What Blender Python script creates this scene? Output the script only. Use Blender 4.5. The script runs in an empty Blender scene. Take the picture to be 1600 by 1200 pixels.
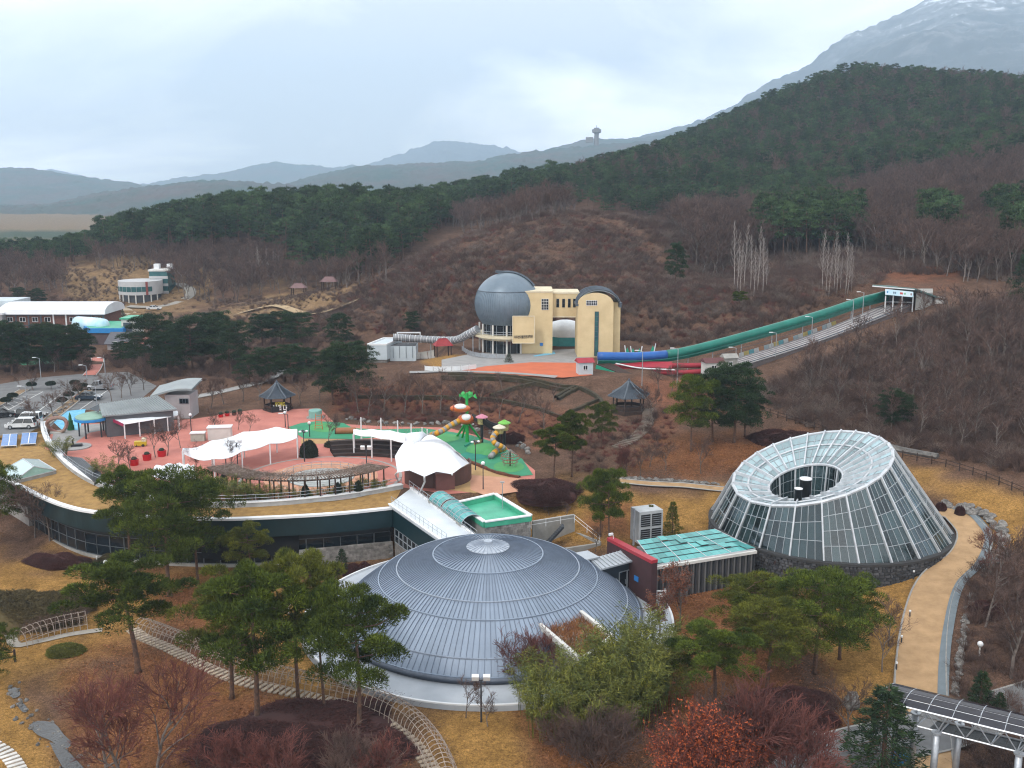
import bpy, math, random
import numpy as np
from mathutils import Vector, Matrix

S = bpy.context.scene
COL = S.collection
rnd = random.Random(7)
nrs = np.random.RandomState(11)
R = math.radians
PI = math.pi
V_ = Vector

# ------------------------------------------------------------------ camera
CAM_H, F = 42.0, 1550.0            # focal length in pixels of a 1600 px wide picture
PITCH = math.atan(300 / F)
sp, cp = math.sin(PITCH), math.cos(PITCH)
cam = bpy.data.cameras.new('camera'); cam_o = bpy.data.objects.new('camera', cam); COL.objects.link(cam_o)
cam.sensor_width = 36; cam.lens = 36 * F / 1600; cam.clip_start = 0.5; cam.clip_end = 20000
cam_o.location = (0, 0, CAM_H); cam_o.rotation_euler = (PI / 2 - PITCH, 0, 0)
S.camera = cam_o

# ------------------------------------------------------------------ sky, sun, exposure
SUN_EL, SUN_AZ = R(48), R(215)     # azimuth clockwise from +Y
world = bpy.data.worlds.new('World'); S.world = world; world.use_nodes = True
nt = world.node_tree; nt.nodes.clear()
def nd(t, kind, **kw):
    n = t.nodes.new(kind)
    for k, v in kw.items():
        if k.startswith('i_'): n.inputs[k[2:].replace('_', ' ')].default_value = v
        else: setattr(n, k, v)
    return n
sky = nd(nt, 'ShaderNodeTexSky', sky_type='NISHITA', sun_disc=False, sun_elevation=SUN_EL, sun_rotation=SUN_AZ, air_density=1.0, dust_density=2.0, ozone_density=1.0)
bg = nd(nt, 'ShaderNodeBackground', i_Strength=0.1)
out = nd(nt, 'ShaderNodeOutputWorld')
tc = nd(nt, 'ShaderNodeTexCoord')
sep = nd(nt, 'ShaderNodeSeparateXYZ')
nt.links.new(tc.outputs['Generated'], sep.inputs[0])
zz = nd(nt, 'ShaderNodeMath', operation='MAXIMUM'); zz.inputs[1].default_value = 0.0
nt.links.new(sep.outputs['Z'], zz.inputs[0])
za = nd(nt, 'ShaderNodeMath', operation='ADD'); za.inputs[1].default_value = 0.30
nt.links.new(zz.outputs[0], za.inputs[0])
dx = nd(nt, 'ShaderNodeMath', operation='DIVIDE'); dy = nd(nt, 'ShaderNodeMath', operation='DIVIDE')
nt.links.new(sep.outputs['X'], dx.inputs[0]); nt.links.new(za.outputs[0], dx.inputs[1])
nt.links.new(sep.outputs['Y'], dy.inputs[0]); nt.links.new(za.outputs[0], dy.inputs[1])
cmb = nd(nt, 'ShaderNodeCombineXYZ'); cmb.inputs[2].default_value = 3.7
nt.links.new(dx.outputs[0], cmb.inputs[0]); nt.links.new(dy.outputs[0], cmb.inputs[1])
n1 = nd(nt, 'ShaderNodeTexNoise', i_Scale=1.15, i_Detail=8.0, i_Roughness=0.52, i_Distortion=0.35)
n2 = nd(nt, 'ShaderNodeTexNoise', i_Scale=0.85, i_Detail=5.0, i_Roughness=0.55, i_Distortion=0.4)
off = nd(nt, 'ShaderNodeVectorMath', operation='ADD'); off.inputs[1].default_value = (11.3, 4.1, 2.0)
nt.links.new(cmb.outputs[0], n1.inputs['Vector']); nt.links.new(cmb.outputs[0], off.inputs[0]); nt.links.new(off.outputs[0], n2.inputs['Vector'])
ramp = nd(nt, 'ShaderNodeValToRGB')
el = ramp.color_ramp.elements
el[0].position, el[0].color = 0.37, (9.2, 9.5, 9.8, 1)
el[1].position, el[1].color = 0.61, (21.5, 21.0, 20.3, 1)
e = el.new(0.50); e.color = (15.2, 15.1, 14.9, 1)
nt.links.new(n1.outputs['Fac'], ramp.inputs[0])
mask = nd(nt, 'ShaderNodeValToRGB')
mask.color_ramp.elements[0].position, mask.color_ramp.elements[0].color = 0.22, (0.88, 0.88, 0.88, 1)
mask.color_ramp.elements[1].position, mask.color_ramp.elements[1].color = 0.50, (0.99, 0.99, 0.99, 1)
nt.links.new(n2.outputs['Fac'], mask.inputs[0])
mixs = nd(nt, 'ShaderNodeMix', data_type='RGBA')
nt.links.new(mask.outputs[0], mixs.inputs[0]); nt.links.new(sky.outputs[0], mixs.inputs[6]); nt.links.new(ramp.outputs[0], mixs.inputs[7])
nt.links.new(mixs.outputs[2], bg.inputs[0]); nt.links.new(bg.outputs[0], out.inputs[0])

sun = bpy.data.lights.new('sun', 'SUN'); sun.energy = 1.5; sun.angle = R(10); sun.color = (1, 0.95, 0.88)
sun_o = bpy.data.objects.new('sun', sun); COL.objects.link(sun_o)
_sd = V_((math.sin(SUN_AZ) * math.cos(SUN_EL), math.cos(SUN_AZ) * math.cos(SUN_EL), math.sin(SUN_EL)))
sun_o.rotation_euler = _sd.to_track_quat('Z', 'Y').to_euler(); sun_o.location = (0, 0, 900)
S.view_settings.view_transform = 'Standard'; S.view_settings.look = 'None'
S.view_settings.exposure = 0.20; S.view_settings.gamma = 1.0; S.view_settings.use_curve_mapping = False
S.cycles.use_denoising = True
S.cycles.max_bounces = 6; S.cycles.diffuse_bounces = 2; S.cycles.glossy_bounces = 3; S.cycles.transmission_bounces = 5
S.cycles.transparent_max_bounces = 8; S.cycles.volume_bounces = 1; S.cycles.pixel_filter_type = 'BLACKMAN_HARRIS'; S.cycles.filter_width = 1.15; S.cycles.use_adaptive_sampling = True
S.cycles.adaptive_threshold = 0.02; S.cycles.caustics_reflective = False; S.cycles.caustics_refractive = False

# ------------------------------------------------------------------ picture <-> place
def proj(x, y, z):
    d = y * cp - (z - CAM_H) * sp
    d = np.maximum(d, 0.5) if isinstance(d, np.ndarray) else max(d, .5)
    return 800 + F * x / d, 600 - F * (y * sp + (z - CAM_H) * cp) / d, d
def W(px, py, z):
    a, b = (px - 800) / F, (py - 600) / F
    d = (CAM_H - z) / (sp + b * cp)
    return V_((a * d, d * (cp - b * sp), z))
def D(px, py, d):
    a, b = (px - 800) / F, (py - 600) / F
    return V_((a * d, d * (cp - b * sp), CAM_H - d * (sp + b * cp)))
def Zat(x, y, py):
    "height above (x, y) that is seen at picture row py"
    b = (py - 600) / F
    # (-(y sp + h cp)) = b (y cp - h sp)
    h = -(y * (sp + b * cp)) / (cp - b * sp)
    return h + CAM_H

# ------------------------------------------------------------------ mesh helpers
class MB:
    def __init__(s): s.v = []; s.f = []; s.m = []
    def add(s, vs, fs, mi=0):
        o = len(s.v); s.v.extend([tuple(q) for q in vs])
        for f in fs: s.f.append(tuple(i + o for i in f)); s.m.append(mi)
        return s
    def box(s, c, sz, rz=0.0, mi=0, tilt=None):
        hx, hy, hz = sz[0] / 2, sz[1] / 2, sz[2] / 2
        vs = [V_((x * hx, y * hy, z * hz)) for z in (-1, 1) for y in (-1, 1) for x in (-1, 1)]
        m = Matrix.Rotation(rz, 3, 'Z')
        if tilt is not None: m = m @ tilt
        vs = [m @ v + V_(c) for v in vs]
        return s.add(vs, [(0, 2, 3, 1), (4, 5, 7, 6), (0, 1, 5, 4), (2, 6, 7, 3), (0, 4, 6, 2), (1, 3, 7, 5)], mi)
    def beam(s, p, q, w, h, mi=0, up=V_((0, 0, 1))):
        p, q = V_(p), V_(q); t = (q - p)
        if t.length < 1e-6: return s
        t.normalize(); sd = t.cross(up)
        if sd.length < 1e-4: sd = t.cross(V_((0, 1, 0)))
        sd.normalize(); u = sd.cross(t)
        vs = [c + sd * a * w / 2 + u * b * h / 2 for c in (p, q) for b in (-1, 1) for a in (-1, 1)]
        return s.add(vs, [(0, 2, 3, 1), (4, 5, 7, 6), (0, 1, 5, 4), (2, 6, 7, 3), (0, 4, 6, 2), (1, 3, 7, 5)], mi)
    def tube(s, pts, r, n=6, mi=0, caps=True):
        pts = [V_(p) for p in pts]; k = len(pts)
        rs = r if hasattr(r, '__len__') else [r] * k
        vs = []; up = V_((0, 0, 1)); prev = None
        for i in range(k):
            t = (pts[min(i + 1, k - 1)] - pts[max(i - 1, 0)])
            if t.length < 1e-9: t = V_((0, 0, 1))
            t.normalize()
            if prev is None:
                a = t.cross(up)
                if a.length < .05: a = t.cross(V_((1, 0, 0)))
            else: a = prev - t * prev.dot(t)
            a.normalize(); prev = a; b = t.cross(a)
            for j in range(n):
                th = 2 * PI * j / n
                vs.append(pts[i] + (a * math.cos(th) + b * math.sin(th)) * rs[i])
        fs = [(i * n + j, i * n + (j + 1) % n, (i + 1) * n + (j + 1) % n, (i + 1) * n + j) for i in range(k - 1) for j in range(n)]
        if caps: fs += [tuple(range(n))[::-1], tuple(range((k - 1) * n, k * n))]
        return s.add(vs, fs, mi)
    def lathe(s, prof, c=(0, 0, 0), n=24, a0=0.0, a1=2 * PI, mi=0):
        closed = abs(a1 - a0 - 2 * PI) < 1e-6; m = n if closed else n + 1
        vs = [(c[0] + r * math.cos(a0 + (a1 - a0) * j / n), c[1] + r * math.sin(a0 + (a1 - a0) * j / n), c[2] + z) for r, z in prof for j in range(m)]
        fs = [(i * m + j, i * m + (j + 1) % m, (i + 1) * m + (j + 1) % m, (i + 1) * m + j) for i in range(len(prof) - 1) for j in range(n)]
        return s.add(vs, fs, mi)
    def prism(s, poly, z0, z1, mi=0):
        n = len(poly); g = lambda z, i: z[i] if hasattr(z, '__len__') else z
        vs = [(poly[i][0], poly[i][1], g(z0, i)) for i in range(n)] + [(poly[i][0], poly[i][1], g(z1, i)) for i in range(n)]
        a = sum(poly[i][0] * poly[(i + 1) % n][1] - poly[(i + 1) % n][0] * poly[i][1] for i in range(n))
        fs = [tuple(range(n))[::-1], tuple(range(n, 2 * n))] + [(i, (i + 1) % n, n + (i + 1) % n, n + i) for i in range(n)]
        if a < 0: fs = [f[::-1] for f in fs]
        return s.add(vs, fs, mi)
    def sheet(s, pts, mi=0):
        n = len(pts)
        a = sum(pts[i][0] * pts[(i + 1) % n][1] - pts[(i + 1) % n][0] * pts[i][1] for i in range(n))
        f = tuple(range(n)); return s.add(pts, [f if a > 0 else f[::-1]], mi)
    def quad(s, a, b, c, d, mi=0): return s.add([a, b, c, d], [(0, 1, 2, 3)], mi)
    def grid(s, rows, mi=0):
        m = len(rows[0]); vs = [p for r in rows for p in r]
        return s.add(vs, [(i * m + j, i * m + j + 1, (i + 1) * m + j + 1, (i + 1) * m + j) for i in range(len(rows) - 1) for j in range(m - 1)], mi)
    def plate(s, a, b, c, d, th, mi=0):
        "four corners and a thickness along the normal (outwards)"
        a, b, c, d = map(Vector, (a, b, c, d)); n = (c - a).cross(d - b).normalized() * th
        return s.add([a, b, c, d, a + n, b + n, c + n, d + n], [(3, 2, 1, 0), (4, 5, 6, 7), (0, 1, 5, 4), (1, 2, 6, 5), (2, 3, 7, 6), (3, 0, 4, 7)], mi)
    def ball(s, c, r, n=12, m=8, mi=0):
        prof = [(max(1e-4, math.sin(PI * i / m)), -math.cos(PI * i / m)) for i in range(m + 1)]
        r = r if hasattr(r, '__len__') else (r, r, r)
        vs = [(c[0] + q * math.cos(2 * PI * j / n) * r[0], c[1] + q * math.sin(2 * PI * j / n) * r[1], c[2] + z * r[2]) for q, z in prof for j in range(n)]
        return s.add(vs, [(i * n + j, i * n + (j + 1) % n, (i + 1) * n + (j + 1) % n, (i + 1) * n + j) for i in range(m) for j in range(n)], mi)
    def mesh(s, name, mats, smooth=False, off=(0, 0, 0)):
        me = bpy.data.meshes.new(name)
        o = off; me.from_pydata([(v[0] - o[0], v[1] - o[1], v[2] - o[2]) for v in s.v], [], s.f)
        for m in (mats if isinstance(mats, (list, tuple)) else [mats]): me.materials.append(m)
        if any(s.m): me.polygons.foreach_set('material_index', s.m)
        if smooth: me.polygons.foreach_set('use_smooth', [True] * len(me.polygons))
        me.update(); return me

def np_mesh(name, V, Fc, mats, mi=None, smooth=False):
    me = bpy.data.meshes.new(name); V = np.asarray(V, np.float32); Fc = np.asarray(Fc, np.int32); k = Fc.shape[1]
    me.vertices.add(len(V)); me.vertices.foreach_set('co', V.ravel())
    me.loops.add(Fc.size); me.loops.foreach_set('vertex_index', Fc.ravel())
    me.polygons.add(len(Fc)); me.polygons.foreach_set('loop_start', np.arange(0, Fc.size, k, dtype=np.int32))
    me.polygons.foreach_set('loop_total', np.full(len(Fc), k, np.int32))
    for m in (mats if isinstance(mats, (list, tuple)) else [mats]): me.materials.append(m)
    if mi is not None: me.polygons.foreach_set('material_index', np.asarray(mi, np.int32))
    if smooth: me.polygons.foreach_set('use_smooth', np.ones(len(Fc), bool))
    me.update(calc_edges=True); me.validate(); return me

def tag(o, label=None, cat=None, group=None, kind=None):
    if label: o['label'] = label
    if cat: o['category'] = cat
    if group: o['group'] = group
    if kind: o['kind'] = kind
    return o
def thing(name, label, cat, loc=(0, 0, 0), group=None, rz=0.0):
    o = bpy.data.objects.new(name, None); o.empty_display_size = .3; COL.objects.link(o)
    o.location = loc; o.rotation_euler = (0, 0, rz); return tag(o, label, cat, group)
def rootloc(p):
    while p.parent: p = p.parent
    return p.location
def obj(name, mb, mat, parent=None, smooth=False, world=True):
    "one mesh object; with world=True the shape was drawn in world coordinates and is moved under its parent"
    off = rootloc(parent) if (parent is not None and world) else (0, 0, 0)
    me = mb if isinstance(mb, bpy.types.Mesh) else mb.mesh(name, mat, smooth, off)
    o = bpy.data.objects.new(name, me); COL.objects.link(o)
    if parent is not None: o.parent = parent
    return o
def solo(name, mb, mat, label, cat, group=None, smooth=False, loc=None, kind=None):
    "a thing that is one mesh; its origin goes to loc"
    loc = loc if loc is not None else (0, 0, 0)
    o = bpy.data.objects.new(name, mb.mesh(name, mat, smooth, loc)); COL.objects.link(o); o.location = loc
    return tag(o, label, cat, group, kind)
def structure(name, mb, mat, parent=None, smooth=False):
    o = obj(name, mb, mat, parent, smooth)
    if parent is None: o['kind'] = 'structure'
    return o
def copy_tree(src, loc, rz=0.0, sc=1.0, label=None, group=None, parent=None):
    c = src.copy(); COL.objects.link(c)
    if parent is None:
        c.location = loc; c.rotation_euler = (0, 0, rz); c.scale = sc if hasattr(sc, '__len__') else (sc, sc, sc)
        if label: c['label'] = label
        if group: c['group'] = group
    else: c.parent = parent
    for ch in src.children: copy_tree(ch, None, parent=c)
    return c

# ------------------------------------------------------------------ materials
MATS = {}
def mat(name, c1, c2=None, rough=.7, metal=0.0, scale=1.0, bump=0.0, bscale=None, spec=.4, island=0.0, detail=4.0, objrand=0.0, contrast=(.35, .65), coat=0.0):
    "base colour wavering between two tones, with fine relief; island: tone varies per loose piece; objrand: per object"
    if name in MATS: return MATS[name]
    m = bpy.data.materials.new(name); m.use_nodes = True; t = m.node_tree; b = t.nodes['Principled BSDF']; L = t.links.new
    b.inputs['Roughness'].default_value = rough; b.inputs['Metallic'].default_value = metal
    b.inputs['Specular IOR Level'].default_value = spec
    if coat: b.inputs['Coat Weight'].default_value = coat
    c2 = c2 or tuple(x * .82 for x in c1)
    tcn = nd(t, 'ShaderNodeTexCoord')
    nz = nd(t, 'ShaderNodeTexNoise', i_Scale=scale, i_Detail=detail, i_Roughness=.6)
    L(tcn.outputs['Object'], nz.inputs['Vector'])
    rp = nd(t, 'ShaderNodeValToRGB'); rp.color_ramp.elements[0].position, rp.color_ramp.elements[1].position = contrast
    rp.color_ramp.elements[0].color = (*c2, 1); rp.color_ramp.elements[1].color = (*c1, 1)
    L(nz.outputs['Fac'], rp.inputs[0]); col = rp.outputs[0]
    for amt, src in ((island, 'geo'), (objrand, 'obj')):
        if amt:
            if src == 'geo': q = nd(t, 'ShaderNodeNewGeometry').outputs['Random Per Island']
            else: q = nd(t, 'ShaderNodeObjectInfo').outputs['Random']
            mr = nd(t, 'ShaderNodeMapRange'); mr.inputs['To Min'].default_value = 1 - amt; mr.inputs['To Max'].default_value = 1 + amt
            L(q, mr.inputs[0]); hs = nd(t, 'ShaderNodeHueSaturation'); L(mr.outputs[0], hs.inputs['Value']); L(col, hs.inputs['Color']); col = hs.outputs[0]
    L(col, b.inputs['Base Color'])
    if bump:
        bz = nd(t, 'ShaderNodeTexNoise', i_Scale=bscale or scale * 4, i_Detail=3.0)
        L(tcn.outputs['Object'], bz.inputs['Vector'])
        bp = nd(t, 'ShaderNodeBump', i_Strength=bump, i_Distance=.1); L(bz.outputs['Fac'], bp.inputs['Height']); L(bp.outputs[0], b.inputs['Normal'])
    MATS[name] = m; return m
def glass(name, tint, rough=.05, alpha=.55, refl=.35):
    "sheet glass: part tinted see-through, part mirror"
    if name in MATS: return MATS[name]
    m = bpy.data.materials.new(name); m.use_nodes = True; t = m.node_tree; t.nodes.clear(); L = t.links.new
    o = nd(t, 'ShaderNodeOutputMaterial')
    tr = nd(t, 'ShaderNodeBsdfTransparent'); tr.inputs[0].default_value = (*[.35 + .65 * x for x in tint], 1)
    df = nd(t, 'ShaderNodeBsdfDiffuse'); df.inputs[0].default_value = (*tint, 1)
    gl = nd(t, 'ShaderNodeBsdfGlossy', i_Roughness=rough); gl.inputs[0].default_value = (.9, .95, 1, 1)
    g = nd(t, 'ShaderNodeNewGeometry'); mr = nd(t, 'ShaderNodeMapRange'); mr.inputs['To Min'].default_value = max(0, alpha - .22); mr.inputs['To Max'].default_value = min(1, alpha + .22)
    oi = nd(t, 'ShaderNodeObjectInfo'); L(oi.outputs['Random'], mr.inputs[0])
    m1 = nd(t, 'ShaderNodeMixShader'); L(mr.outputs[0], m1.inputs[0]); L(tr.outputs[0], m1.inputs[1]); L(df.outputs[0], m1.inputs[2])
    fr = nd(t, 'ShaderNodeLayerWeight', i_Blend=refl)
    m2 = nd(t, 'ShaderNodeMixShader'); L(fr.outputs['Fresnel'], m2.inputs[0]); L(m1.outputs[0], m2.inputs[1]); L(gl.outputs[0], m2.inputs[2])
    L(m2.outputs[0], o.inputs[0]); MATS[name] = m; return m

white = mat('white_paint', (.74, .75, .76), (.62, .63, .65), .5, scale=.6)
offwhite = mat('off_white_wall', (.62, .61, .58), (.5, .49, .47), .8, scale=.5)
steel = mat('galvanised_steel', (.42, .44, .47), (.33, .35, .38), .4, .5, scale=3)
darksteel = mat('dark_steel', (.06, .065, .075), None, .5, .4, scale=3)
black = mat('black_paint', (.015, .016, .018), None, .5)
concrete = mat('concrete', (.34, .33, .31), (.24, .235, .22), .9, scale=.7, bump=.15)
greyroof = mat('grey_roof_membrane', (.42, .45, .49), (.33, .36, .40), .6, scale=.25, detail=8)
bark = mat('pine_bark', (.16, .085, .055), (.07, .045, .035), .95, scale=4, bump=.6, bscale=14)
greybark = mat('grey_bark', (.19, .155, .135), (.1, .08, .072), .95, scale=3, bump=.3, objrand=.2)
twig_brown = mat('brown_twigs', (.135, .080, .062), (.070, .043, .036), .95, scale=.6, island=.35, objrand=.25)
twig_red = mat('reddish_twigs', (.19, .060, .045), (.10, .036, .030), .95, scale=.6, island=.3, objrand=.2)
twig_pale = mat('pale_bark', (.38, .33, .30), (.22, .185, .17), .9, scale=1.5, island=.2)
needle = mat('pine_needles', (.088, .112, .015), (.022, .036, .008), .8, scale=.45, island=.5, objrand=.18, spec=.08)
needle_y = mat('yellowish_pine_needles', (.135, .138, .015), (.045, .057, .010), .8, scale=.45, island=.45, objrand=.15, spec=.2)
needle_far = mat('hill_pine_needles', (.062, .100, .038), (.024, .043, .022), .8, scale=.2, island=.5, objrand=.45, spec=.1)
needle_blue = mat('dark_fir_needles', (.035, .062, .020), (.012, .025, .011), .75, scale=.5, island=.4, objrand=.15, spec=.2)
bamboo_leaf = mat('bamboo_leaves', (.17, .165, .020), (.038, .060, .013), .7, scale=.9, island=.5, objrand=.15)
maroon = mat('azalea_twigs', (.075, .026, .022), (.042, .017, .016), .95, scale=.8, island=.4, objrand=.12)
olive_bush = mat('olive_shrub_leaves', (.10, .075, .030), (.055, .045, .022), .9, scale=.8, island=.4)
red_leaf = mat('dry_red_leaves', (.20, .062, .028), (.11, .04, .025), .8, scale=.7, island=.4)
orange_leaf = mat('orange_leaves', (.42, .085, .02), (.25, .05, .018), .8, scale=.8, island=.35)
box_green = mat('dark_clipped_leaves', (.022, .035, .018), (.012, .02, .012), .8, scale=2, island=.4)
drygrass_leaf = mat('dry_grass_blades', (.42, .26, .085), (.27, .155, .05), .9, scale=.25, island=.4, objrand=.3)
rock = mat('grey_rock', (.24, .225, .21), (.11, .105, .1), .95, scale=1.4, bump=.7, bscale=5, objrand=.3)
# ================================================================== terrain
CP = []
def cz(px, py, z): CP.append(W(px, py, z))
def cd(px, py, d): CP.append(D(px, py, d))
# lawns in front
for a in [(-250, 900, -1), (0, 900, -1), (150, 905, -1.1), (0, 1040, -.4), (0, 1200, -.2), (210, 1050, -.1), (80, 1170, -.9), (250, 1200, .2), (400, 1135, .2), (420, 960, -.6),
          (400, 1250, .4), (600, 1250, .6), (560, 1146, .4), (480, 1020, .3), (300, 880, -1.2), (560, 890, -1.4), (700, 1150, .5), (900, 1170, .4), (1050, 1010, .3), (1100, 1120, .2),
          (1300, 1150, 0), (1270, 1050, .3), (1250, 915, .7), (1130, 925, .7), (1380, 960, 1.0), (1420, 1060, .2), (1500, 1200, -.4), (1600, 1200, -.4), (1430, 880, 2.6), (1490, 1000, 1.2), (1600, 1000, 2.6), (1800, 1000, 4),
          (1490, 850, 3.7), (1540, 830, 3.9), (1600, 900, 4), (1250, 1300, .2), (900, 1300, .5), (200, 1300, 0), (1600, 1300, -.4), (-300, 1200, -.5)]: cz(*a)
for a in [(830, 860, .8), (930, 850, 1.8), (1000, 850, 2.0), (1090, 800, 3.0), (1050, 780, 3.1), (960, 790, 3.3), (1100, 750, 3.9), (900, 800, 3.4), (870, 750, 4.6), (960, 740, 4.6), (1060, 725, 4.8),
          (1180, 700, 6.2), (1270, 690, 6.4), (1450, 780, 5.4), (1500, 740, 7.2), (1600, 772, 7.2), (1440, 712, 7.4), (1330, 690, 7.4), (1180, 640, 8.2), (1080, 690, 6.2), (1100, 640, 7.6), (1000, 690, 6.2), (985, 640, 7.6), (1050, 600, 9.2),
          (1700, 800, 8), (900, 640, 7.0), (830, 620, 7.6), (700, 610, 7.4), (600, 610, 6.6), (500, 610, 6.0), (700, 650, 5.4), (560, 640, 5.3), (830, 690, 5.4), (900, 700, 5.4)]: cz(*a)
for a in [(1400, 600, 165), (1500, 550, 176), (1600, 640, 150), (1600, 560, 172), (1350, 640, 150), (1250, 590, 168), (1150, 578, 185), (1280, 530, 190), (1400, 475, 196), (1470, 470, 200), (1500, 500, 190), (1600, 480, 200),
          (1100, 545, 205), (1050, 520, 215), (1150, 480, 215), (1300, 440, 222), (1460, 425, 226), (1600, 420, 226), (1250, 420, 262), (1550, 350, 300), (1400, 375, 290), (1300, 320, 410), (1100, 310, 450), (1000, 275, 500),
          (1340, 128, 620), (1240, 165, 610), (1150, 210, 600), (1060, 245, 580), (1450, 137, 620), (1600, 145, 600), (1750, 150, 600), (1500, 230, 480), (1620, 250, 400), (1400, 200, 540), (1200, 250, 520), (1750, 300, 330), (1800, 450, 240)]: cd(*a)
for a in [(900, 540, 207), (800, 520, 215), (900, 335, 300), (820, 345, 296), (700, 392, 280), (640, 440, 262), (600, 475, 250), (1050, 365, 300), (980, 340, 302), (1080, 440, 262), (900, 450, 240), (760, 450, 245), (1000, 450, 238),
          (450, 470, 290), (520, 450, 300), (560, 440, 340), (560, 354, 392), (380, 362, 400), (170, 396, 420), (170, 440, 350), (700, 354, 420), (800, 340, 450), (900, 318, 460), (650, 340, 520), (500, 348, 470), (300, 420, 370),
          (380, 430, 355), (0, 450, 340), (-200, 450, 330)]: cd(*a)
for a in [(600, 572, 6.6), (520, 560, 5.6), (400, 570, 5), (250, 560, 5), (100, 570, 5), (0, 565, 5), (100, 545, 4.6), (-200, 560, 5), (200, 480, 4.4), (300, 500, 5), (400, 510, 6), (60, 500, 4.2), (500, 510, 7), (0, 400, 6), (100, 410, 9), (-200, 380, 6), (0, 350, 8), (600, 520, 8.5), (700, 520, 9.8)]: cz(*a)
# behind the crests and far out
for x, y, z in [(-900, 700, 8), (-500, 800, 8), (-200, 700, 8), (0, 750, 14), (200, 850, 60), (420, 850, 75), (800, 700, 90), (700, 400, 90), (500, 200, 55), (300, 120, 30), (220, 60, 14), (-300, 100, 0), (-400, 300, 4), (-700, 400, 6), (0, 20, 0), (150, 10, 0), (-150, 10, 0), (90, 390, 30), (30, 345, 27), (-60, 440, 26), (-160, 470, 20)]:
    CP.append(V_((x, y, z)))
_c = np.array([tuple(p) for p in CP]); _sc = 100.0
def _U(r2): return r2 * np.log(r2 + 1e-12) * .5
_n = len(_c); _X = _c[:, :2] / _sc
_K = _U(((_X[:, None] - _X[None]) ** 2).sum(-1)) + np.eye(_n) * .004
_Pm = np.hstack([np.ones((_n, 1)), _X])
_A = np.block([[_K, _Pm], [_Pm.T, np.zeros((3, 3))]])
_sol = np.linalg.solve(_A, np.concatenate([_c[:, 2], np.zeros(3)]))
def tps(x, y):
    q = np.stack([x, y], -1) / _sc
    o = np.empty(len(q))
    for i in range(0, len(q), 20000):
        s = q[i:i + 20000]; r2 = ((s[:, None] - _X[None]) ** 2).sum(-1)
        o[i:i + 20000] = _U(r2) @ _sol[:_n] + _sol[_n] + s @ _sol[_n + 1:]
    return o
def poly_dist(x, y, poly):
    "signed distance to a polygon, negative inside"
    n = len(poly); d2 = np.full(x.shape, 1e12); ins = np.zeros(x.shape, bool)
    for i in range(n):
        x1, y1 = poly[i][0], poly[i][1]; x2, y2 = poly[(i + 1) % n][0], poly[(i + 1) % n][1]
        ex, ey = x2 - x1, y2 - y1; t = np.clip(((x - x1) * ex + (y - y1) * ey) / (ex * ex + ey * ey + 1e-12), 0, 1)
        d2 = np.minimum(d2, (x - x1 - t * ex) ** 2 + (y - y1 - t * ey) ** 2)
        if y1 != y2:
            c = ((y1 > y) != (y2 > y)); ins ^= c & (x < (x2 - x1) * (y - y1) / (y2 - y1) + x1)
    d = np.sqrt(d2); return np.where(ins, -d, d)
Wp = lambda pts, z: [tuple(W(a, b, z))[:2] for a, b in pts]
PLAZA_Z, COURT_Z, OBS_Z = 5.0, -1.2, 10.0
PADS = [
    (Wp([(-260, 640), (-200, 705), (20, 690), (60, 705), (75, 718), (100, 742), (140, 764), (190, 779), (270, 794), (330, 799), (400, 797), (480, 792), (560, 783), (650, 772), (700, 772), (800, 768), (842, 762), (845, 735), (790, 688), (700, 660), (600, 656), (520, 636), (400, 634), (300, 636), (250, 600), (200, 576), (60, 584), (-260, 600)], PLAZA_Z), PLAZA_Z, 3.0),
    (Wp([(-200, 800), (-60, 812), (40, 850), (100, 868), (200, 880), (340, 887), (480, 884), (615, 874), (660, 890), (600, 925), (420, 915), (250, 905), (80, 898), (-200, 870)], COURT_Z), COURT_Z, 3.0),
    (Wp([(640, 582), (655, 552), (740, 525), (1000, 528), (1030, 560), (1000, 588), (930, 588), (860, 588), (720, 582)], OBS_Z), OBS_Z, 5.0),
    (Wp([(565, 578), (570, 555), (660, 552), (680, 575), (620, 585)], 6.8), 6.8, 5.0),
]
SR = [D(1150, 561, 191), D(1150, 575, 185.5), D(1422, 478, 197.5), D(1380, 477, 201.5)]
_sa = np.linalg.lstsq(np.array([[p.x, p.y, 1] for p in SR]), np.array([p.z for p in SR]), rcond=None)[0]
SRP = [tuple(p)[:2] for p in (SR[0] + V_((-3, 4, 0)), SR[1] + V_((-3, -2, 0)), SR[2] + V_((4, -2, 0)), SR[3] + V_((2, 8, 0)))]
def hz(x, y):
    x = np.atleast_1d(np.asarray(x, float)); y = np.atleast_1d(np.asarray(y, float))
    z = tps(x, y)
    r = np.hypot(x, y)
    w = np.clip((r - 700) / 500, 0, 1); w = w * w * (3 - 2 * w)
    z = z * (1 - w) + 6 * w
    z = np.where(r > 150, np.maximum(z, 3), np.maximum(z, -2.0))
    s = np.clip(1 - poly_dist(x, y, SRP) / 4.0, 0, 1); z = z * (1 - s) + np.minimum(z, x * _sa[0] + y * _sa[1] + _sa[2] - 1.1) * s
    for poly, pz, mg in PADS:
        s = np.clip(1 - poly_dist(x, y, poly) / mg, 0, 1); s = s * s * (3 - 2 * s)
        z = z * (1 - s) + pz * s
    return z
def H1(x, y): return float(hz(x, y)[0])
_dd = np.geomspace(45, 900, 110)
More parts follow.
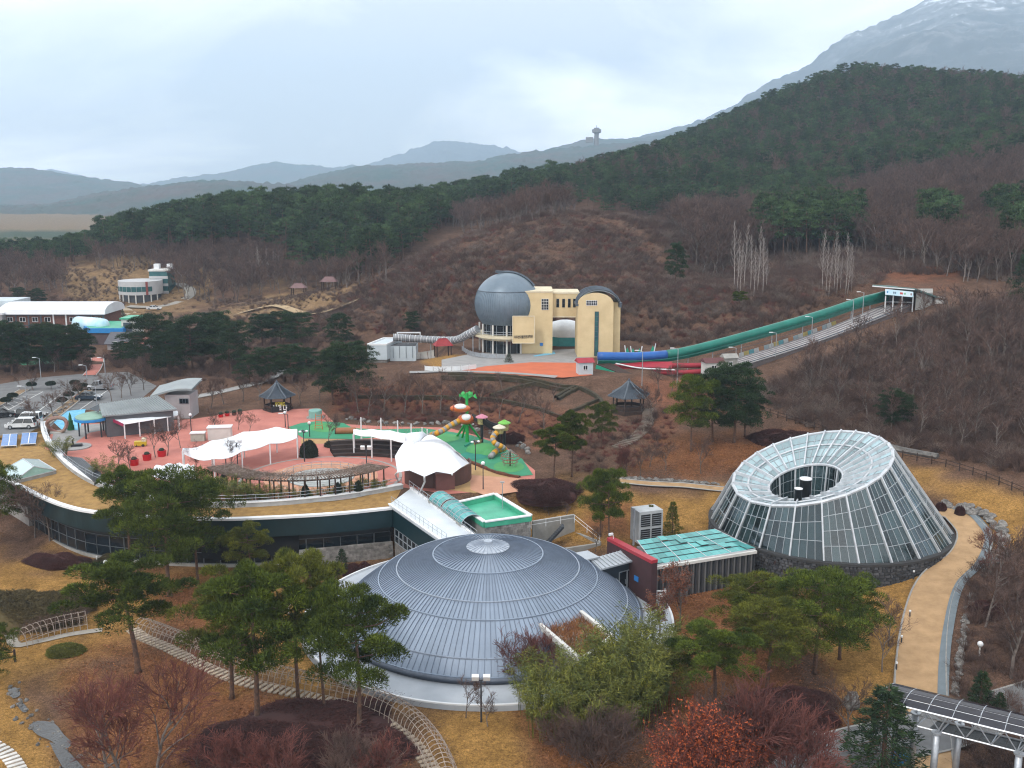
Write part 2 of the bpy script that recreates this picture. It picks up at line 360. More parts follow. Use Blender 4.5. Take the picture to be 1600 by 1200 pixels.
def G(px, py):
    "where the sight line through a picture point meets the ground"
    a, b = (px - 800) / F, (py - 600) / F
    def f(d): return hz(a * d, d * (cp - b * sp)) - (CAM_H - d * (sp + b * cp))
    g = f(_dd); k = int(np.argmax(g > 0))
    if g[k] <= 0: k = len(_dd) - 1
    if k == 0: t = _dd[0]
    else:
        d = np.linspace(_dd[k - 1], _dd[k], 9); g = f(d); j = int(np.argmax(g > 0)); j = max(1, j)
        t = d[j - 1] + (d[j] - d[j - 1]) * (-g[j - 1]) / (g[j] - g[j - 1] + 1e-9)
    x, y = a * t, t * (cp - b * sp); return V_((x, y, H1(x, y)))

# --- the ground sheet, wide fan from below the camera to the horizon
_rows = np.concatenate([np.geomspace(36, 240, 330), np.geomspace(240, 760, 190)[1:], np.geomspace(760, 14000, 34)[1:]])
_cols = np.concatenate([np.linspace(-1.6, -.62, 24)[:-1], np.linspace(-.62, .62, 400), np.linspace(.62, 1.6, 24)[1:]])
gy, gx = np.meshgrid(_rows, _cols, indexing='ij'); gx = gx * (gy + 12)
gz = hz(gx.ravel(), gy.ravel()).reshape(gx.shape)
nr, nc = gx.shape
# small unevenness outside the levelled places
def vnoise(x, y, s, seed=0):
    x, y = x / s, y / s; xi, yi = np.floor(x).astype(int), np.floor(y).astype(int); fx, fy = x - xi, y - yi
    fx, fy = fx * fx * (3 - 2 * fx), fy * fy * (3 - 2 * fy)
    h = lambda i, j: np.modf(np.abs(np.sin(i * 127.1 + j * 311.7 + seed * 74.7) * 43758.5453))[0]
    return (h(xi, yi) * (1 - fx) + h(xi + 1, yi) * fx) * (1 - fy) + (h(xi, yi + 1) * (1 - fx) + h(xi + 1, yi + 1) * fx) * fy
def fbm(x, y, s, seed, o=4):
    z = 0; a = 1
    for k in range(o): z = z + a * (vnoise(x, y, s, seed + k) - .5); s *= .5; a *= .5
    return z
padw = np.ones(gx.shape)
padw *= np.clip(poly_dist(gx, gy, SRP) / 3, 0, 1)
for poly, pz, mg in PADS: padw *= np.clip(poly_dist(gx, gy, poly) / 2.0, 0, 1)
rough_amt = np.clip((gy - 120) / 150, 0, 1)
gz += padw * rough_amt * ((vnoise(gx, gy, 14) - .5) * 1.6 + (vnoise(gx, gy, 5, 3) - .5) * .7)
# base colours by what grows there
LAWN, LITTER, BROWN, FLOOR, FIELD, SOIL, DARK = (.285, .158, .050), (.185, .080, .036), (.118, .070, .049), (.085, .053, .040), (.225, .145, .078), (.165, .072, .043), (.075, .042, .03)
PAINT = [  # colour, outline in the picture, softness in pixels
    (BROWN, [(-400, 330), (2000, 330), (2000, 720), (-400, 720)], 10),
    (FLOOR, [(1000, 100), (2000, 100), (2000, 440), (1480, 400), (1240, 400), (1100, 430), (1000, 330)], 20),
    (FLOOR, [(150, 330), (520, 300), (660, 300), (560, 450), (420, 450), (160, 430)], 12),
    (LAWN, [(-400, 850), (60, 872), (330, 890), (640, 885), (640, 1000), (520, 990), (420, 960), (300, 960), (200, 1000), (60, 1090), (130, 1250), (-400, 1400)], 30),
    (LITTER, [(110, 1030), (260, 1010), (420, 1080), (640, 1180), (700, 1300), (150, 1300), (100, 1150)], 35),
    (LITTER, [(240, 900), (360, 915), (420, 960), (380, 1010), (260, 985)], 30),
    (LAWN, [(400, 940), (560, 940), (520, 1080), (380, 1060)], 30),
    (LAWN, [(560, 1080), (800, 1080), (900, 1300), (700, 1300), (640, 1130)], 25),
    (LITTER, [(820, 1110), (960, 1100), (1250, 1150), (1400, 1150), (1330, 1090), (1250, 1080), (1230, 1000), (1100, 960), (1040, 1000), (950, 1300), (830, 1300)], 25),
    (LITTER, [(1030, 905), (1200, 900), (1180, 960), (1040, 1000)], 15),
    (LAWN, [(1190, 910), (1440, 880), (1430, 940), (1400, 1060), (1330, 1110), (1270, 1010), (1240, 940)], 18),
    (LAWN, [(1440, 730), (1330, 715), (1450, 760), (1500, 800), (1560, 850), (1700, 900), (1700, 800), (1600, 776)], 12),
    (LAWN, [(1040, 770), (1130, 760), (1130, 830), (1060, 850), (1040, 860), (930, 860), (830, 850), (800, 780), (880, 750), (1010, 775)], 12),
    (LAWN, [(740, 730), (830, 750), (800, 770), (740, 770)], 6),
    (LITTER, [(920, 800), (980, 790), (990, 840), (930, 830)], 12),
    (LITTER, [(1040, 690), (1250, 680), (1160, 740), (960, 745), (1000, 700)], 14),
    (SOIL, [(520, 600), (760, 615), (900, 650), (900, 690), (840, 700), (700, 655), (520, 640)], 8),
    (DARK, [(540, 636), (700, 640), (780, 668), (760, 680), (690, 664), (560, 655)], 6),
    (FIELD, [(340, 490), (420, 455), (560, 446), (580, 460), (480, 490), (350, 505)], 10),
    (FIELD, [(100, 420), (210, 400), (330, 430), (330, 470), (240, 500), (190, 520), (110, 480)], 10),
    (FIELD, [(-400, 370), (140, 350), (150, 365), (40, 385), (-400, 420)], 6),
    (SOIL, [(1320, 400), (1480, 410), (1500, 440), (1400, 450), (1300, 430)], 14),
    (SOIL, [(1000, 590), (1060, 590), (1130, 640), (1000, 680), (1020, 640)], 10),
    (BROWN, [(1520, 860), (1700, 880), (1700, 1250), (1500, 1250), (1500, 950)], 12),
    (LAWN, [(660, 565), (700, 552), (790, 562), (790, 572), (700, 578)], 3),
]
ppx, ppy, _ = proj(gx.ravel(), gy.ravel(), gz.ravel())
gcol = np.tile(np.array(BROWN), (gx.size, 1))
wob = (vnoise(gx.ravel(), gy.ravel(), 3.0, 9) - .5) * 1.3 + (vnoise(gx.ravel(), gy.ravel(), 9.0, 5) - .5)
for c, poly, soft in PAINT:
    d = poly_dist(ppx, ppy, poly) + wob * soft * 1.5
    w = np.clip(.5 - d / (3 * soft), 0, 1)[:, None]; w = w * w * (3 - 2 * w); gcol = gcol * (1 - w) + np.array(c) * w
far = np.clip((gy.ravel() - 500) / 300, 0, 1)[:, None]; fm_ = np.clip((fbm(gx.ravel(), gy.ravel(), 260, 77, 4) + .02) * 6, 0, 1)[:, None]; gcol = gcol * (1 - far) + (np.array((.055, .075, .05)) * (1 - fm_) + np.array((.19, .14, .09)) * fm_) * far
idx = (np.arange(nr - 1)[:, None] * nc + np.arange(nc - 1)[None]).ravel()
quads = np.stack([idx, idx + 1, idx + nc + 1, idx + nc], 1)
gm = bpy.data.materials.new('ground'); gm.use_nodes = True; t = gm.node_tree; b = t.nodes['Principled BSDF']; L = t.links.new
b.inputs['Roughness'].default_value = 1.0; b.inputs['Specular IOR Level'].default_value = .05
at = nd(t, 'ShaderNodeVertexColor', layer_name='tone'); tcn = nd(t, 'ShaderNodeTexCoord')
na = nd(t, 'ShaderNodeTexNoise', i_Scale=.35, i_Detail=8.0, i_Roughness=.7); nb = nd(t, 'ShaderNodeTexNoise', i_Scale=3.2, i_Detail=5.0, i_Roughness=.75)
L(tcn.outputs['Object'], na.inputs['Vector']); L(tcn.outputs['Object'], nb.inputs['Vector'])
ma = nd(t, 'ShaderNodeMapRange'); ma.inputs['From Min'].default_value = .3; ma.inputs['From Max'].default_value = .7; ma.inputs['To Min'].default_value = .62; ma.inputs['To Max'].default_value = 1.3
mb_ = nd(t, 'ShaderNodeMapRange'); mb_.inputs['From Min'].default_value = .3; mb_.inputs['From Max'].default_value = .7; mb_.inputs['To Min'].default_value = .55; mb_.inputs['To Max'].default_value = 1.4
L(na.outputs['Fac'], ma.inputs[0]); L(nb.outputs['Fac'], mb_.inputs[0])
mm0 = nd(t, 'ShaderNodeMath', operation='MULTIPLY'); L(ma.outputs[0], mm0.inputs[0]); L(mb_.outputs[0], mm0.inputs[1])
nk = nd(t, 'ShaderNodeTexNoise', i_Scale=9.0, i_Detail=3.0, i_Roughness=.8); L(tcn.outputs['Object'], nk.inputs['Vector']); mk_ = nd(t, 'ShaderNodeMapRange'); mk_.inputs['From Min'].default_value = .38; mk_.inputs['From Max'].default_value = .62; mk_.inputs['To Min'].default_value = .6; mk_.inputs['To Max'].default_value = 1.35; L(nk.outputs['Fac'], mk_.inputs[0])
mm = nd(t, 'ShaderNodeMath', operation='MULTIPLY'); L(mm0.outputs[0], mm.inputs[0]); L(mk_.outputs[0], mm.inputs[1])
hs = nd(t, 'ShaderNodeHueSaturation'); L(at.outputs['Color'], hs.inputs['Color']); L(mm.outputs[0], hs.inputs['Value']); L(hs.outputs[0], b.inputs['Base Color'])
bp = nd(t, 'ShaderNodeBump', i_Strength=.9, i_Distance=.12); L(nb.outputs['Fac'], bp.inputs['Height']); L(bp.outputs[0], b.inputs['Normal'])
gme = np_mesh('ground', np.stack([gx.ravel(), gy.ravel(), gz.ravel()], 1), quads, gm, smooth=True)
ca = gme.color_attributes.new('tone', 'FLOAT_COLOR', 'POINT'); ca.data.foreach_set('color', np.hstack([gcol, np.ones((len(gcol), 1))]).astype(np.float32).ravel())
ground = bpy.data.objects.new('ground', gme); COL.objects.link(ground); ground['kind'] = 'structure'

# --- far ranges: each a ridge with its own slopes, forest-rough
hillmat = mat('far_wooded_slope', (.05, .085, .075), (.095, .08, .075), .95, scale=.007, detail=12, bump=1.0, bscale=.03, spec=.05)
def ridge(name, prof, d, front, back, seed, amp, m, nx=220, ny=50, base=-4.0):
    "prof: picture points of the skyline; the crest runs at depth d"
    xs = np.array([p[0] for p in prof], float); ys = np.array([p[1] for p in prof], float)
    u = np.linspace(xs[0], xs[-1], nx); v = np.interp(u, xs, ys)
    crest = [D(a, b_, d) for a, b_ in zip(u, v)]
    V = []; T = np.concatenate([np.linspace(-1, 0, ny), np.linspace(0, 1, 14)[1:]])
    for t_ in T:
        for c in crest:
            h = c.z - base; dist = front * -t_ if t_ < 0 else back * t_
            dirx, diry = c.x / d, c.y / d; k = 1 if t_ > 0 else -1
            x, y = c.x + dirx * dist * k, c.y + diry * dist * k
            V.append((x, y, base + h * (1 - abs(t_)) ** (1.15 if t_ < 0 else 1.0)))
    V = np.array(V); env = np.repeat(np.clip(1 - np.abs(T), 0, 1) * np.minimum(1, np.abs(T) * 3 + .06), nx)
    V[:, 2] += fbm(V[:, 0], V[:, 1], front * .35, seed, 5) * amp * env
    V[:, 2] += fbm(V[:, 0], V[:, 1], d * .006, seed + 3, 2) * min(amp * .3, d * .0035)
    ii = (np.arange(len(T) - 1)[:, None] * nx + np.arange(nx - 1)[None]).ravel()
    me = np_mesh(name, V, np.stack([ii, ii + 1, ii + nx + 1, ii + nx], 1), m, smooth=True)
    o = bpy.data.objects.new(name, me); COL.objects.link(o); o['kind'] = 'structure'; return V.reshape(len(T), nx, 3)
# snow-dusted rock mountain
mm_ = bpy.data.materials.new('mountain_rock_and_snow'); mm_.use_nodes = True; t = mm_.node_tree; b = t.nodes['Principled BSDF']; L = t.links.new; b.inputs['Roughness'].default_value = .95
tcn = nd(t, 'ShaderNodeTexCoord'); na = nd(t, 'ShaderNodeTexNoise', i_Scale=.006, i_Detail=12.0, i_Roughness=.7, i_Distortion=.7); L(tcn.outputs['Object'], na.inputs['Vector'])
sx = nd(t, 'ShaderNodeSeparateXYZ'); L(tcn.outputs['Object'], sx.inputs[0]); mr = nd(t, 'ShaderNodeMapRange'); mr.inputs['From Min'].default_value = 320; mr.inputs['From Max'].default_value = 1300; mr.inputs['To Min'].default_value = -.22; mr.inputs['To Max'].default_value = .12; mr.clamp = False
L(sx.outputs['Z'], mr.inputs[0]); ad = nd(t, 'ShaderNodeMath', operation='ADD'); L(na.outputs['Fac'], ad.inputs[0]); L(mr.outputs[0], ad.inputs[1])
rp = nd(t, 'ShaderNodeValToRGB'); rp.color_ramp.elements[0].position, rp.color_ramp.elements[0].color = .38, (.055, .06, .06, 1); rp.color_ramp.elements[1].position, rp.color_ramp.elements[1].color = .62, (.72, .75, .8, 1); e = rp.color_ramp.elements.new(.52); e.color = (.16, .16, .165, 1)
L(ad.outputs[0], rp.inputs[0]); L(rp.outputs[0], b.inputs['Base Color'])
ridge('mountain', [(900, 226), (960, 220), (1000, 209), (1060, 196), (1110, 178), (1150, 160), (1165, 148), (1200, 126), (1240, 110), (1270, 96), (1300, 68), (1330, 50), (1390, 30), (1450, 0), (1500, -22), (1600, -38), (1800, -45), (2100, -10), (2400, 60)], 4800, 2800, 1600, 21, 280, mm_, 420, 150)
ridge('wooded_ridge', [(280, 330), (400, 303), (480, 278), (560, 260), (650, 257), (740, 252), (800, 240), (850, 234), (950, 225), (1050, 217), (1150, 210), (1300, 215), (1500, 230)], 2900, 1500, 700, 31, 34, hillmat, 620, 90)
ridge('tower_ridge', [(780, 262), (860, 232), (900, 221), (930, 216), (960, 216), (985, 218), (1020, 212), (1070, 204), (1200, 210), (1400, 230)], 3900, 1000, 500, 41, 30, hillmat, 420, 50)
ridge('left_ridge', [(-500, 250), (-200, 255), (-40, 262), (0, 262), (40, 263), (100, 271), (150, 279), (200, 284), (260, 300), (330, 330)], 3700, 1100, 500, 51, 30, hillmat, 420, 60)
ridge('valley_ridge', [(-300, 320), (0, 322), (80, 318), (130, 306), (200, 296), (300, 284), (400, 284), (480, 292), (540, 310), (600, 330)], 2200, 900, 400, 61, 34, hillmat, 520, 80)
ridge('distant_ridge', [(120, 300), (200, 292), (280, 278), (350, 270), (395, 258), (430, 252), (470, 258), (490, 257), (520, 263), (550, 257), (620, 270), (700, 300)], 6400, 1600, 800, 71, 40, hillmat, 220, 40)
ridge('distant_peak', [(480, 290), (560, 262), (600, 248), (640, 236), (675, 222), (700, 219), (730, 224), (760, 225), (800, 233), (830, 246), (900, 270), (1000, 290)], 7600, 2200, 700, 81, 90, mm_, 260, 60)
ridge('faint_peak', [(20, 290), (60, 268), (80, 264), (120, 272), (160, 284), (220, 300)], 7600, 1600, 700, 91, 30, hillmat, 100, 30)
# ================================================================== plants (prototypes, each at the origin)
def unit(v): return v / (np.linalg.norm(v, axis=-1, keepdims=True) + 1e-9)
def leaves(P, Dr, L, Wd, jit=.6, rs=nrs):
    "thin triangles rooted at P, pointing along Dr with jitter"
    n = len(P); d = unit(unit(Dr) + rs.normal(0, jit, (n, 3))); s = unit(np.cross(d, rs.normal(0, 1, (n, 3))))
    l = L * rs.uniform(.6, 1.25, (n, 1)); w = Wd * rs.uniform(.7, 1.2, (n, 1))
    V = np.stack([P - s * w / 2, P + s * w / 2, P + d * l], 1).reshape(-1, 3)
    return V, np.arange(3 * n).reshape(-1, 3)
def tri_of(mb):
    f = []
    for q in mb.f:
        for i in range(1, len(q) - 1): f.append((q[0], q[i], q[i + 1]))
    return np.array(mb.v, float).reshape(-1, 3), np.array(f, int).reshape(-1, 3)
def join(name, parts, mats):
    Vs, Fs, ms, o = [], [], [], 0
    for k, (V, Fc) in enumerate(parts):
        Vs.append(V); Fs.append(Fc + o); o += len(V); ms.append(np.full(len(Fc), k))
    return np_mesh(name, np.vstack(Vs), np.vstack(Fs), mats, np.concatenate(ms))

def pine_shape(seed, h, rad, base=.45, limbs=20, tufts=6000, L=.34, Wd=.11, lean=.04, sides=7):
    rs = np.random.RandomState(seed); mb = MB(); lx, ly = rs.normal(0, lean, 2) * h; ph = rs.uniform(0, 6)
    def axis(f): return np.array([lx * f * f + .012 * h * math.sin(5 * f + ph), ly * f * f + .012 * h * math.cos(4 * f + ph), h * f])
    r0 = .0145 * h + .05
    mb.tube([axis(f) for f in (0, .03, .12, .3, .5, .7, .85, .97)], [r0 * 1.5, r0 * 1.1, r0, r0 * .85, r0 * .7, r0 * .48, r0 * .3, r0 * .1], sides)
    P, Dn = [], []; per = tufts // (limbs * 3)
    for i in range(limbs):
        t = (i + .5) / limbs; f = base + (.985 - base) * t ** .85; a = i * 2.4 + rs.uniform(-.4, .4)
        r = rad * (math.sqrt(max(0, 1 - max(0, t - .25) ** 2 * 1.55)) * (.72 + .28 * min(1, t * 4))) * rs.uniform(.68, 1.1)
        o = axis(f); dr = np.array([math.cos(a), math.sin(a), 0]); rise = r * rs.uniform(.02, .3) * (1 if t > .3 else .3)
        tip = o + dr * r + np.array([0, 0, rise]); mid = o + dr * r * .5 + np.array([0, 0, rise * .2])
        mb.tube([o, mid, tip], [r0 * .3, r0 * .2, r0 * .06], 4, caps=False)
        for k in range(3):
            g = (.55, .85, 1.0)[k]; c = o + (tip - o) * g + rs.normal(0, .1, 3) * rad * np.array([1.3, 1.3, .35])
            pr = rad * rs.uniform(.22, .36) * (1.05 - .3 * t)
            q = rs.normal(0, 1, (per, 3)); q = unit(q) * rs.uniform(.35, 1, (per, 1)) ** .5; q[:, 2] = np.abs(q[:, 2]) * 1.1 - .3
            P.append(c + q * np.array([pr, pr, pr * .62])); Dn.append(q * np.array([1, 1, .5]) + np.array([0, 0, .55]) + dr * .25)
    V, Fc = leaves(np.vstack(P), np.vstack(Dn), L, Wd, .45, rs)
    return mb, (V, Fc)
def fir_shape(seed, h, rad, tufts=5000, L=.4, Wd=.12, base=.08, layers=16):
    rs = np.random.RandomState(seed); mb = MB(); r0 = .013 * h + .04
    mb.tube([(0, 0, 0), (0, 0, h * .4), (0, 0, h * .98)], [r0 * 1.2, r0 * .75, r0 * .08], 6); P, Dn = [], []
    nb = sum(6 for _ in range(layers)); per = max(4, tufts // nb)
    for i in range(layers):
        t = (i + rs.uniform(0, .6)) / layers; z = h * (base + (.95 - base) * t); r = rad * (1 - t) ** .8 + .03 * h
        for j in range(6):
            a = j * PI / 3 + i * .6 + rs.uniform(-.3, .3); rr = r * rs.uniform(.7, 1.15); dr = np.array([math.cos(a), math.sin(a), 0])
            g = rs.uniform(.12, 1, (per, 1)) ** .7; c = np.array([0, 0, z]) + dr * rr * g; c[:, 2] -= (g[:, 0] * rr * .28 - g[:, 0] ** 2 * rr * .12)
            wv = np.cross(dr, (0, 0, 1)); c = c + wv * rs.normal(0, 1, (per, 1)) * rr * .17 * (1.2 - g) + np.array([0, 0, 1]) * rs.normal(0, .03 * rr + .05, (per, 1))
            P.append(c); Dn.append(np.tile(dr + np.array([0, 0, .05]), (per, 1)))
            mb.tube([(0, 0, z), tuple(np.array([0, 0, z]) + dr * rr * .8 - np.array([0, 0, rr * .15]))], [r0 * .2, r0 * .05], 3, caps=False)
    V, Fc = leaves(np.vstack(P), np.vstack(Dn), L, Wd, .5, rs); return mb, (V, Fc)
def bare_shape(seed, h, spread=.5, levels=4, stems=1, trunk=.25, kids=4, rmin=.014, up=.35, r0=None, seg=3):
    rs = np.random.RandomState(seed); mb = MB(); tw = MB(); r0 = r0 or h * .014 + .02
    def br(p, d, l, r, lv):
        pts = [p]; q = p; dd = d
        for k in range(seg):
            dd = unit(dd + rs.normal(0, .13, 3) + np.array([0, 0, up * .12])); q = q + dd * l / seg; pts.append(q)
        (mb if lv >= levels - 1 else tw).tube(pts, [max(rmin, r * (1 - .6 * k / seg)) for k in range(seg + 1)], 6 if lv == levels else 4 if lv == levels - 1 else 3, caps=False)
        if lv == 0: return
        n = kids + (1 if lv < levels else 2)
        for k in range(n):
            g = (.35 if lv < levels else trunk + .1) + (1 - (.35 if lv < levels else trunk + .1)) * (k + rs.uniform(.2, .9)) / n
            fi = min(seg - 1e-3, g * seg); i = int(fi); o = pts[i] + (pts[i + 1] - pts[i]) * (fi - i)
            a = rs.uniform(0, 6.28); ref = unit(np.cross(dd, rs.normal(0, 1, 3))); nd_ = unit(dd * (1 - spread * .55) + ref * spread + np.array([0, 0, up * .4]))
            br(o, nd_, l * rs.uniform(.42, .68), r * .5, lv - 1)
    for s_ in range(stems):
        d = unit(np.array([0, 0, 1.0]) + (rs.normal(0, .3, 3) * (1, 1, 0) if stems > 1 else rs.normal(0, .04, 3)))
        br(rs.normal(0, .1, 3) * (1, 1, 0) if stems > 1 else np.zeros(3), d, h * rs.uniform(.55, .68), r0, levels)
    V, Fc = tri_of(tw); return mb, (V, Fc)
def poplar_shape(seed, h):
    rs = np.random.RandomState(seed); mb = MB(); tw = MB(); r0 = .11
    ax = [np.array([.02 * h * math.sin(3 * f + seed), .02 * h * math.cos(2 * f), h * f]) for f in np.linspace(0, 1, 7)]
    mb.tube(ax, [r0 * (1 - .85 * f) for f in np.linspace(0, 1, 7)], 5)
    for i in range(34):
        f = .3 + .68 * i / 34; k = min(5, int(f * 6)); o = ax[k] + (ax[k + 1] - ax[k]) * (f * 6 - k); a = i * 2.4
        l = h * .2 * (1.15 - f) * rs.uniform(.6, 1.3); d = np.array([math.cos(a) * .5, math.sin(a) * .5, 1]); d = unit(d)
        m = o + d * l * .5 + np.array([math.cos(a), math.sin(a), 0]) * l * .12; e = o + d * l + np.array([math.cos(a), math.sin(a), 0]) * l * .1
        tw.tube([o, m, e], [.035, .028, .014], 3, caps=False)
        for j in range(3):
            b_ = rs.uniform(0, 6.3); q = o + (e - o) * rs.uniform(.3, .9); tw.tube([q, q + np.array([math.cos(b_) * .35, math.sin(b_) * .35, .8]) * l * .4], [.018, .01], 3, caps=False)
    return mb, tri_of(tw)
def thicket_shape(seed, n=56, h=2.1, w=1.9, thick=.017):
    rs = np.random.RandomState(seed); tw = MB()
    for i in range(n):
        a = rs.uniform(0, 6.28); r = rs.uniform(0, .35) * w; o = np.array([math.cos(a) * r, math.sin(a) * r, -.1]); hh = h * rs.uniform(.45, 1.05); out = rs.uniform(.2, 1) * w
        b_ = a + rs.normal(0, .5); m = o + np.array([math.cos(b_) * out * .35, math.sin(b_) * out * .35, hh * .6]); e = o + np.array([math.cos(b_) * out, math.sin(b_) * out, hh])
        tw.tube([o, m, e], [thick * 1.5, thick, thick * .5], 3, caps=False)
        for k in range(5):
            q = m + (e - m) * rs.uniform(-.6, .9); d = unit(rs.normal(0, .6, 3) + np.array([math.cos(b_) * .4, math.sin(b_) * .4, .6])) * hh * rs.uniform(.16, .36)
            tw.tube([q, q + d], [thick * .8, thick * .35], 3, caps=False)
    return tri_of(tw)
def mound_shape(seed, n=9000, L=.16, Wd=.05, lump=.12):
    "unit half-egg of short twigs; scale it to the bush's size"
    rs = np.random.RandomState(seed); q = unit(rs.normal(0, 1, (n, 3))); q[:, 2] = np.abs(q[:, 2]) ** .75
    a = np.arctan2(q[:, 1], q[:, 0]); k = 1 + lump * (np.sin(a * 3 + seed) * .5 + np.sin(a * 5 + 2 * seed + q[:, 2] * 4) * .5 + np.sin(7 * q[:, 0] + 5 * q[:, 1] + seed) * .6)
    P = q * k[:, None] * rs.uniform(.86, 1.0, (n, 1)); V, Fc = leaves(P, q + np.array([0, 0, .4]), L, Wd, .5, rs)
    core = MB(); core.lathe([(.93 * math.cos(x), .93 * math.sin(x)) for x in np.linspace(-.25, PI / 2 - .02, 7)], n=16); cv, cf = tri_of(core)
    return np.vstack([V, cv]), np.vstack([Fc, cf + len(V)])
def bamboo_shape(seed, stems=26, h=4.5, w=1.6, n=3200):
    rs = np.random.RandomState(seed); mb = MB(); P, Dn = [], []
    for i in range(stems):
        a = rs.uniform(0, 6.28); r = rs.uniform(0, 1) ** .5 * w * .6; o = np.array([math.cos(a) * r, math.sin(a) * r, 0]); hh = h * rs.uniform(.55, 1.08); b_ = a + rs.normal(0, .6); out = rs.uniform(.25, .8) * w
        p = [o, o + np.array([math.cos(b_) * out * .15, math.sin(b_) * out * .15, hh * .55]), o + np.array([math.cos(b_) * out * .5, math.sin(b_) * out * .5, hh * .85]), o + np.array([math.cos(b_) * out, math.sin(b_) * out, hh])]
        mb.tube(p, [.022, .018, .013, .006], 3, caps=False)
        k = n // stems; f = rs.uniform(.6, 2.99, k); ii = f.astype(int); pp = np.array(p); c = pp[ii] + (pp[ii + 1] - pp[ii]) * (f - ii)[:, None] + rs.normal(0, .17, (k, 3)) * (1, 1, .6)
        P.append(c); Dn.append(rs.normal(0, .5, (k, 3)) + np.array([math.cos(b_) * .5, math.sin(b_) * .5, .1]))
    V, Fc = leaves(np.vstack(P), np.vstack(Dn), .30, .05, .4, rs); return mb, (V, Fc)
def leafy_shape(seed, h, n, L=.2, Wd=.12, **kw):
    "bare tree that has kept withered leaves on its twigs"
    mb, (tv, tf) = bare_shape(seed, h, **kw); rs = np.random.RandomState(seed + 5); c = tv[rs.randint(0, len(tv), n)] + rs.normal(0, .14, (n, 3))
    V, Fc = leaves(c, rs.normal(0, 1, (n, 3)), L, Wd, .5, rs); a, b_ = tri_of(mb)
    mb2 = MB(); mb2.v = [tuple(x) for x in np.vstack([a, tv])]; mb2.f = [tuple(x) for x in np.vstack([b_, tf + len(a)])]; mb2.m = [0] * len(mb2.f); return mb2, (V, Fc)

class Proto:
    "trunk mesh + crown mesh of one plant, placed with place()"
    def __init__(s, shape, tm, cm, h, trunk='trunk', crown='crown'):
        mb, (V, Fc) = shape; s.tm = mb.mesh(trunk, tm, True); s.cm = np_mesh(crown, V, Fc, cm); s.h = h; s.names = (trunk, crown)
    def place(s, name, label, cat, loc, h, rz, group=None, wide=1.0, cmat=None):
        o = thing(name, label, cat, loc, group, rz); k = h / s.h; o.scale = (k * wide, k * wide, k)
        for nm, me in zip(s.names, (s.tm, s.cm)):
            c = bpy.data.objects.new(nm, me); COL.objects.link(c); c.parent = o
            if cmat and nm == s.names[1]: c.material_slots[0].link = 'OBJECT'; c.material_slots[0].material = cmat
        return o
def one(name, mesh, label, cat, loc, sc, rz, group=None):
    o = bpy.data.objects.new(name, mesh); COL.objects.link(o); o.location = loc; o.rotation_euler = (0, 0, rz)
    o.scale = sc if hasattr(sc, '__len__') else (sc, sc, sc); return tag(o, label, cat, group)
PINES = [Proto(pine_shape(100 + i, 10, 3.6 + .4 * (i % 3), (.42, .5, .36, .55, .45, .3)[i], (22, 18, 26, 16, 20, 26)[i], 27000, .28, .08), bark, needle, 10) for i in range(6)]
DENSE = [Proto(pine_shape(130 + i, 10, 3.9, .22, 34, 24000, .30, .09), bark, needle_blue, 10) for i in range(3)]
FIRS = [Proto(fir_shape(150 + i, 6, 1.7 + .3 * i, 5000, .26, .08), bark, needle_blue, 6) for i in range(3)]
BARE = [Proto(bare_shape(200 + i, 6, .62, 4, 1, .22, 4, .012), greybark, twig_brown, 6, 'trunk', 'twigs') for i in range(5)]
BARE_RED = [Proto(bare_shape(220 + i, 8, .5, 4, 1, .1, 5, .012, .2), greybark, twig_red, 8, 'trunk', 'twigs') for i in range(4)]
SHRUB = [Proto(bare_shape(240 + i, 3, .55, 3, 7, .15, 5, .009, .3, .03), twig_brown, twig_red, 3, 'stems', 'twigs') for i in range(3)]
POPLAR = [Proto(poplar_shape(260 + i, 14), twig_pale, twig_pale, 14, 'trunk', 'branches') for i in range(4)]
BAMBOO = [Proto(bamboo_shape(270 + i), bamboo_leaf, bamboo_leaf, 4.5, 'canes', 'leaves') for i in range(4)]
REDTREE = Proto(leafy_shape(280, 7, 2600, .2, .13, spread=.5, levels=4, kids=4), greybark, red_leaf, 7, 'trunk', 'leaves')
ORANGE = [Proto(leafy_shape(285 + i, 4, 3600, .16, .07, spread=.42, levels=3, stems=6, kids=5, r0=.03), twig_red, orange_leaf, 4, 'stems', 'leaves') for i in range(2)]
def _mesh(name, shape, m): V, Fc = shape; return np_mesh(name, V, Fc, m)
MOUND = [_mesh('azalea_mound', mound_shape(300 + i, 30000, .075, .018), maroon) for i in range(3)]
MOUND_OLIVE = [_mesh('shrub_mound', mound_shape(310 + i, 26000, .07, .02), olive_bush) for i in range(2)]
MOUND_GREEN = [_mesh('clipped_bush', mound_shape(320 + i, 5000, .13, .06, .05), box_green) for i in range(2)]
FARPINE = [join('hill_pine', [tri_of(s[0]), s[1]], [bark, needle_far]) for s in [pine_shape(400 + i, 12, 3.0 + .3 * i, .4 - .04 * i, 14, 1500, .75, .26, .03, 4) for i in range(5)]]
FARFIR = [join('hill_fir', [tri_of(s[0]), s[1]], [bark, needle_far]) for s in [fir_shape(420 + i, 12, 2.6, 1300, .8, .26, .15, 11) for i in range(2)]]
FARBARE = [join('hill_bare_tree', [tri_of(s[0]), s[1]], [greybark, twig_brown]) for s in [bare_shape(440 + i, 9, .55, 3, 1, .25, 5, .03, .35) for i in range(5)]]
THICKET = [_mesh('thicket_shrub', thicket_shape(460 + i), twig_brown) for i in range(5)]
twig_grey = mat('grey_brown_twigs', (.20, .15, .125), (.115, .085, .072), .95, scale=.6, island=.35, objrand=.25)
THICKET_R = [_mesh('red_thicket_shrub', thicket_shape(470 + i, 50, 1.5, 1.5, .016), twig_red) for i in range(2)]
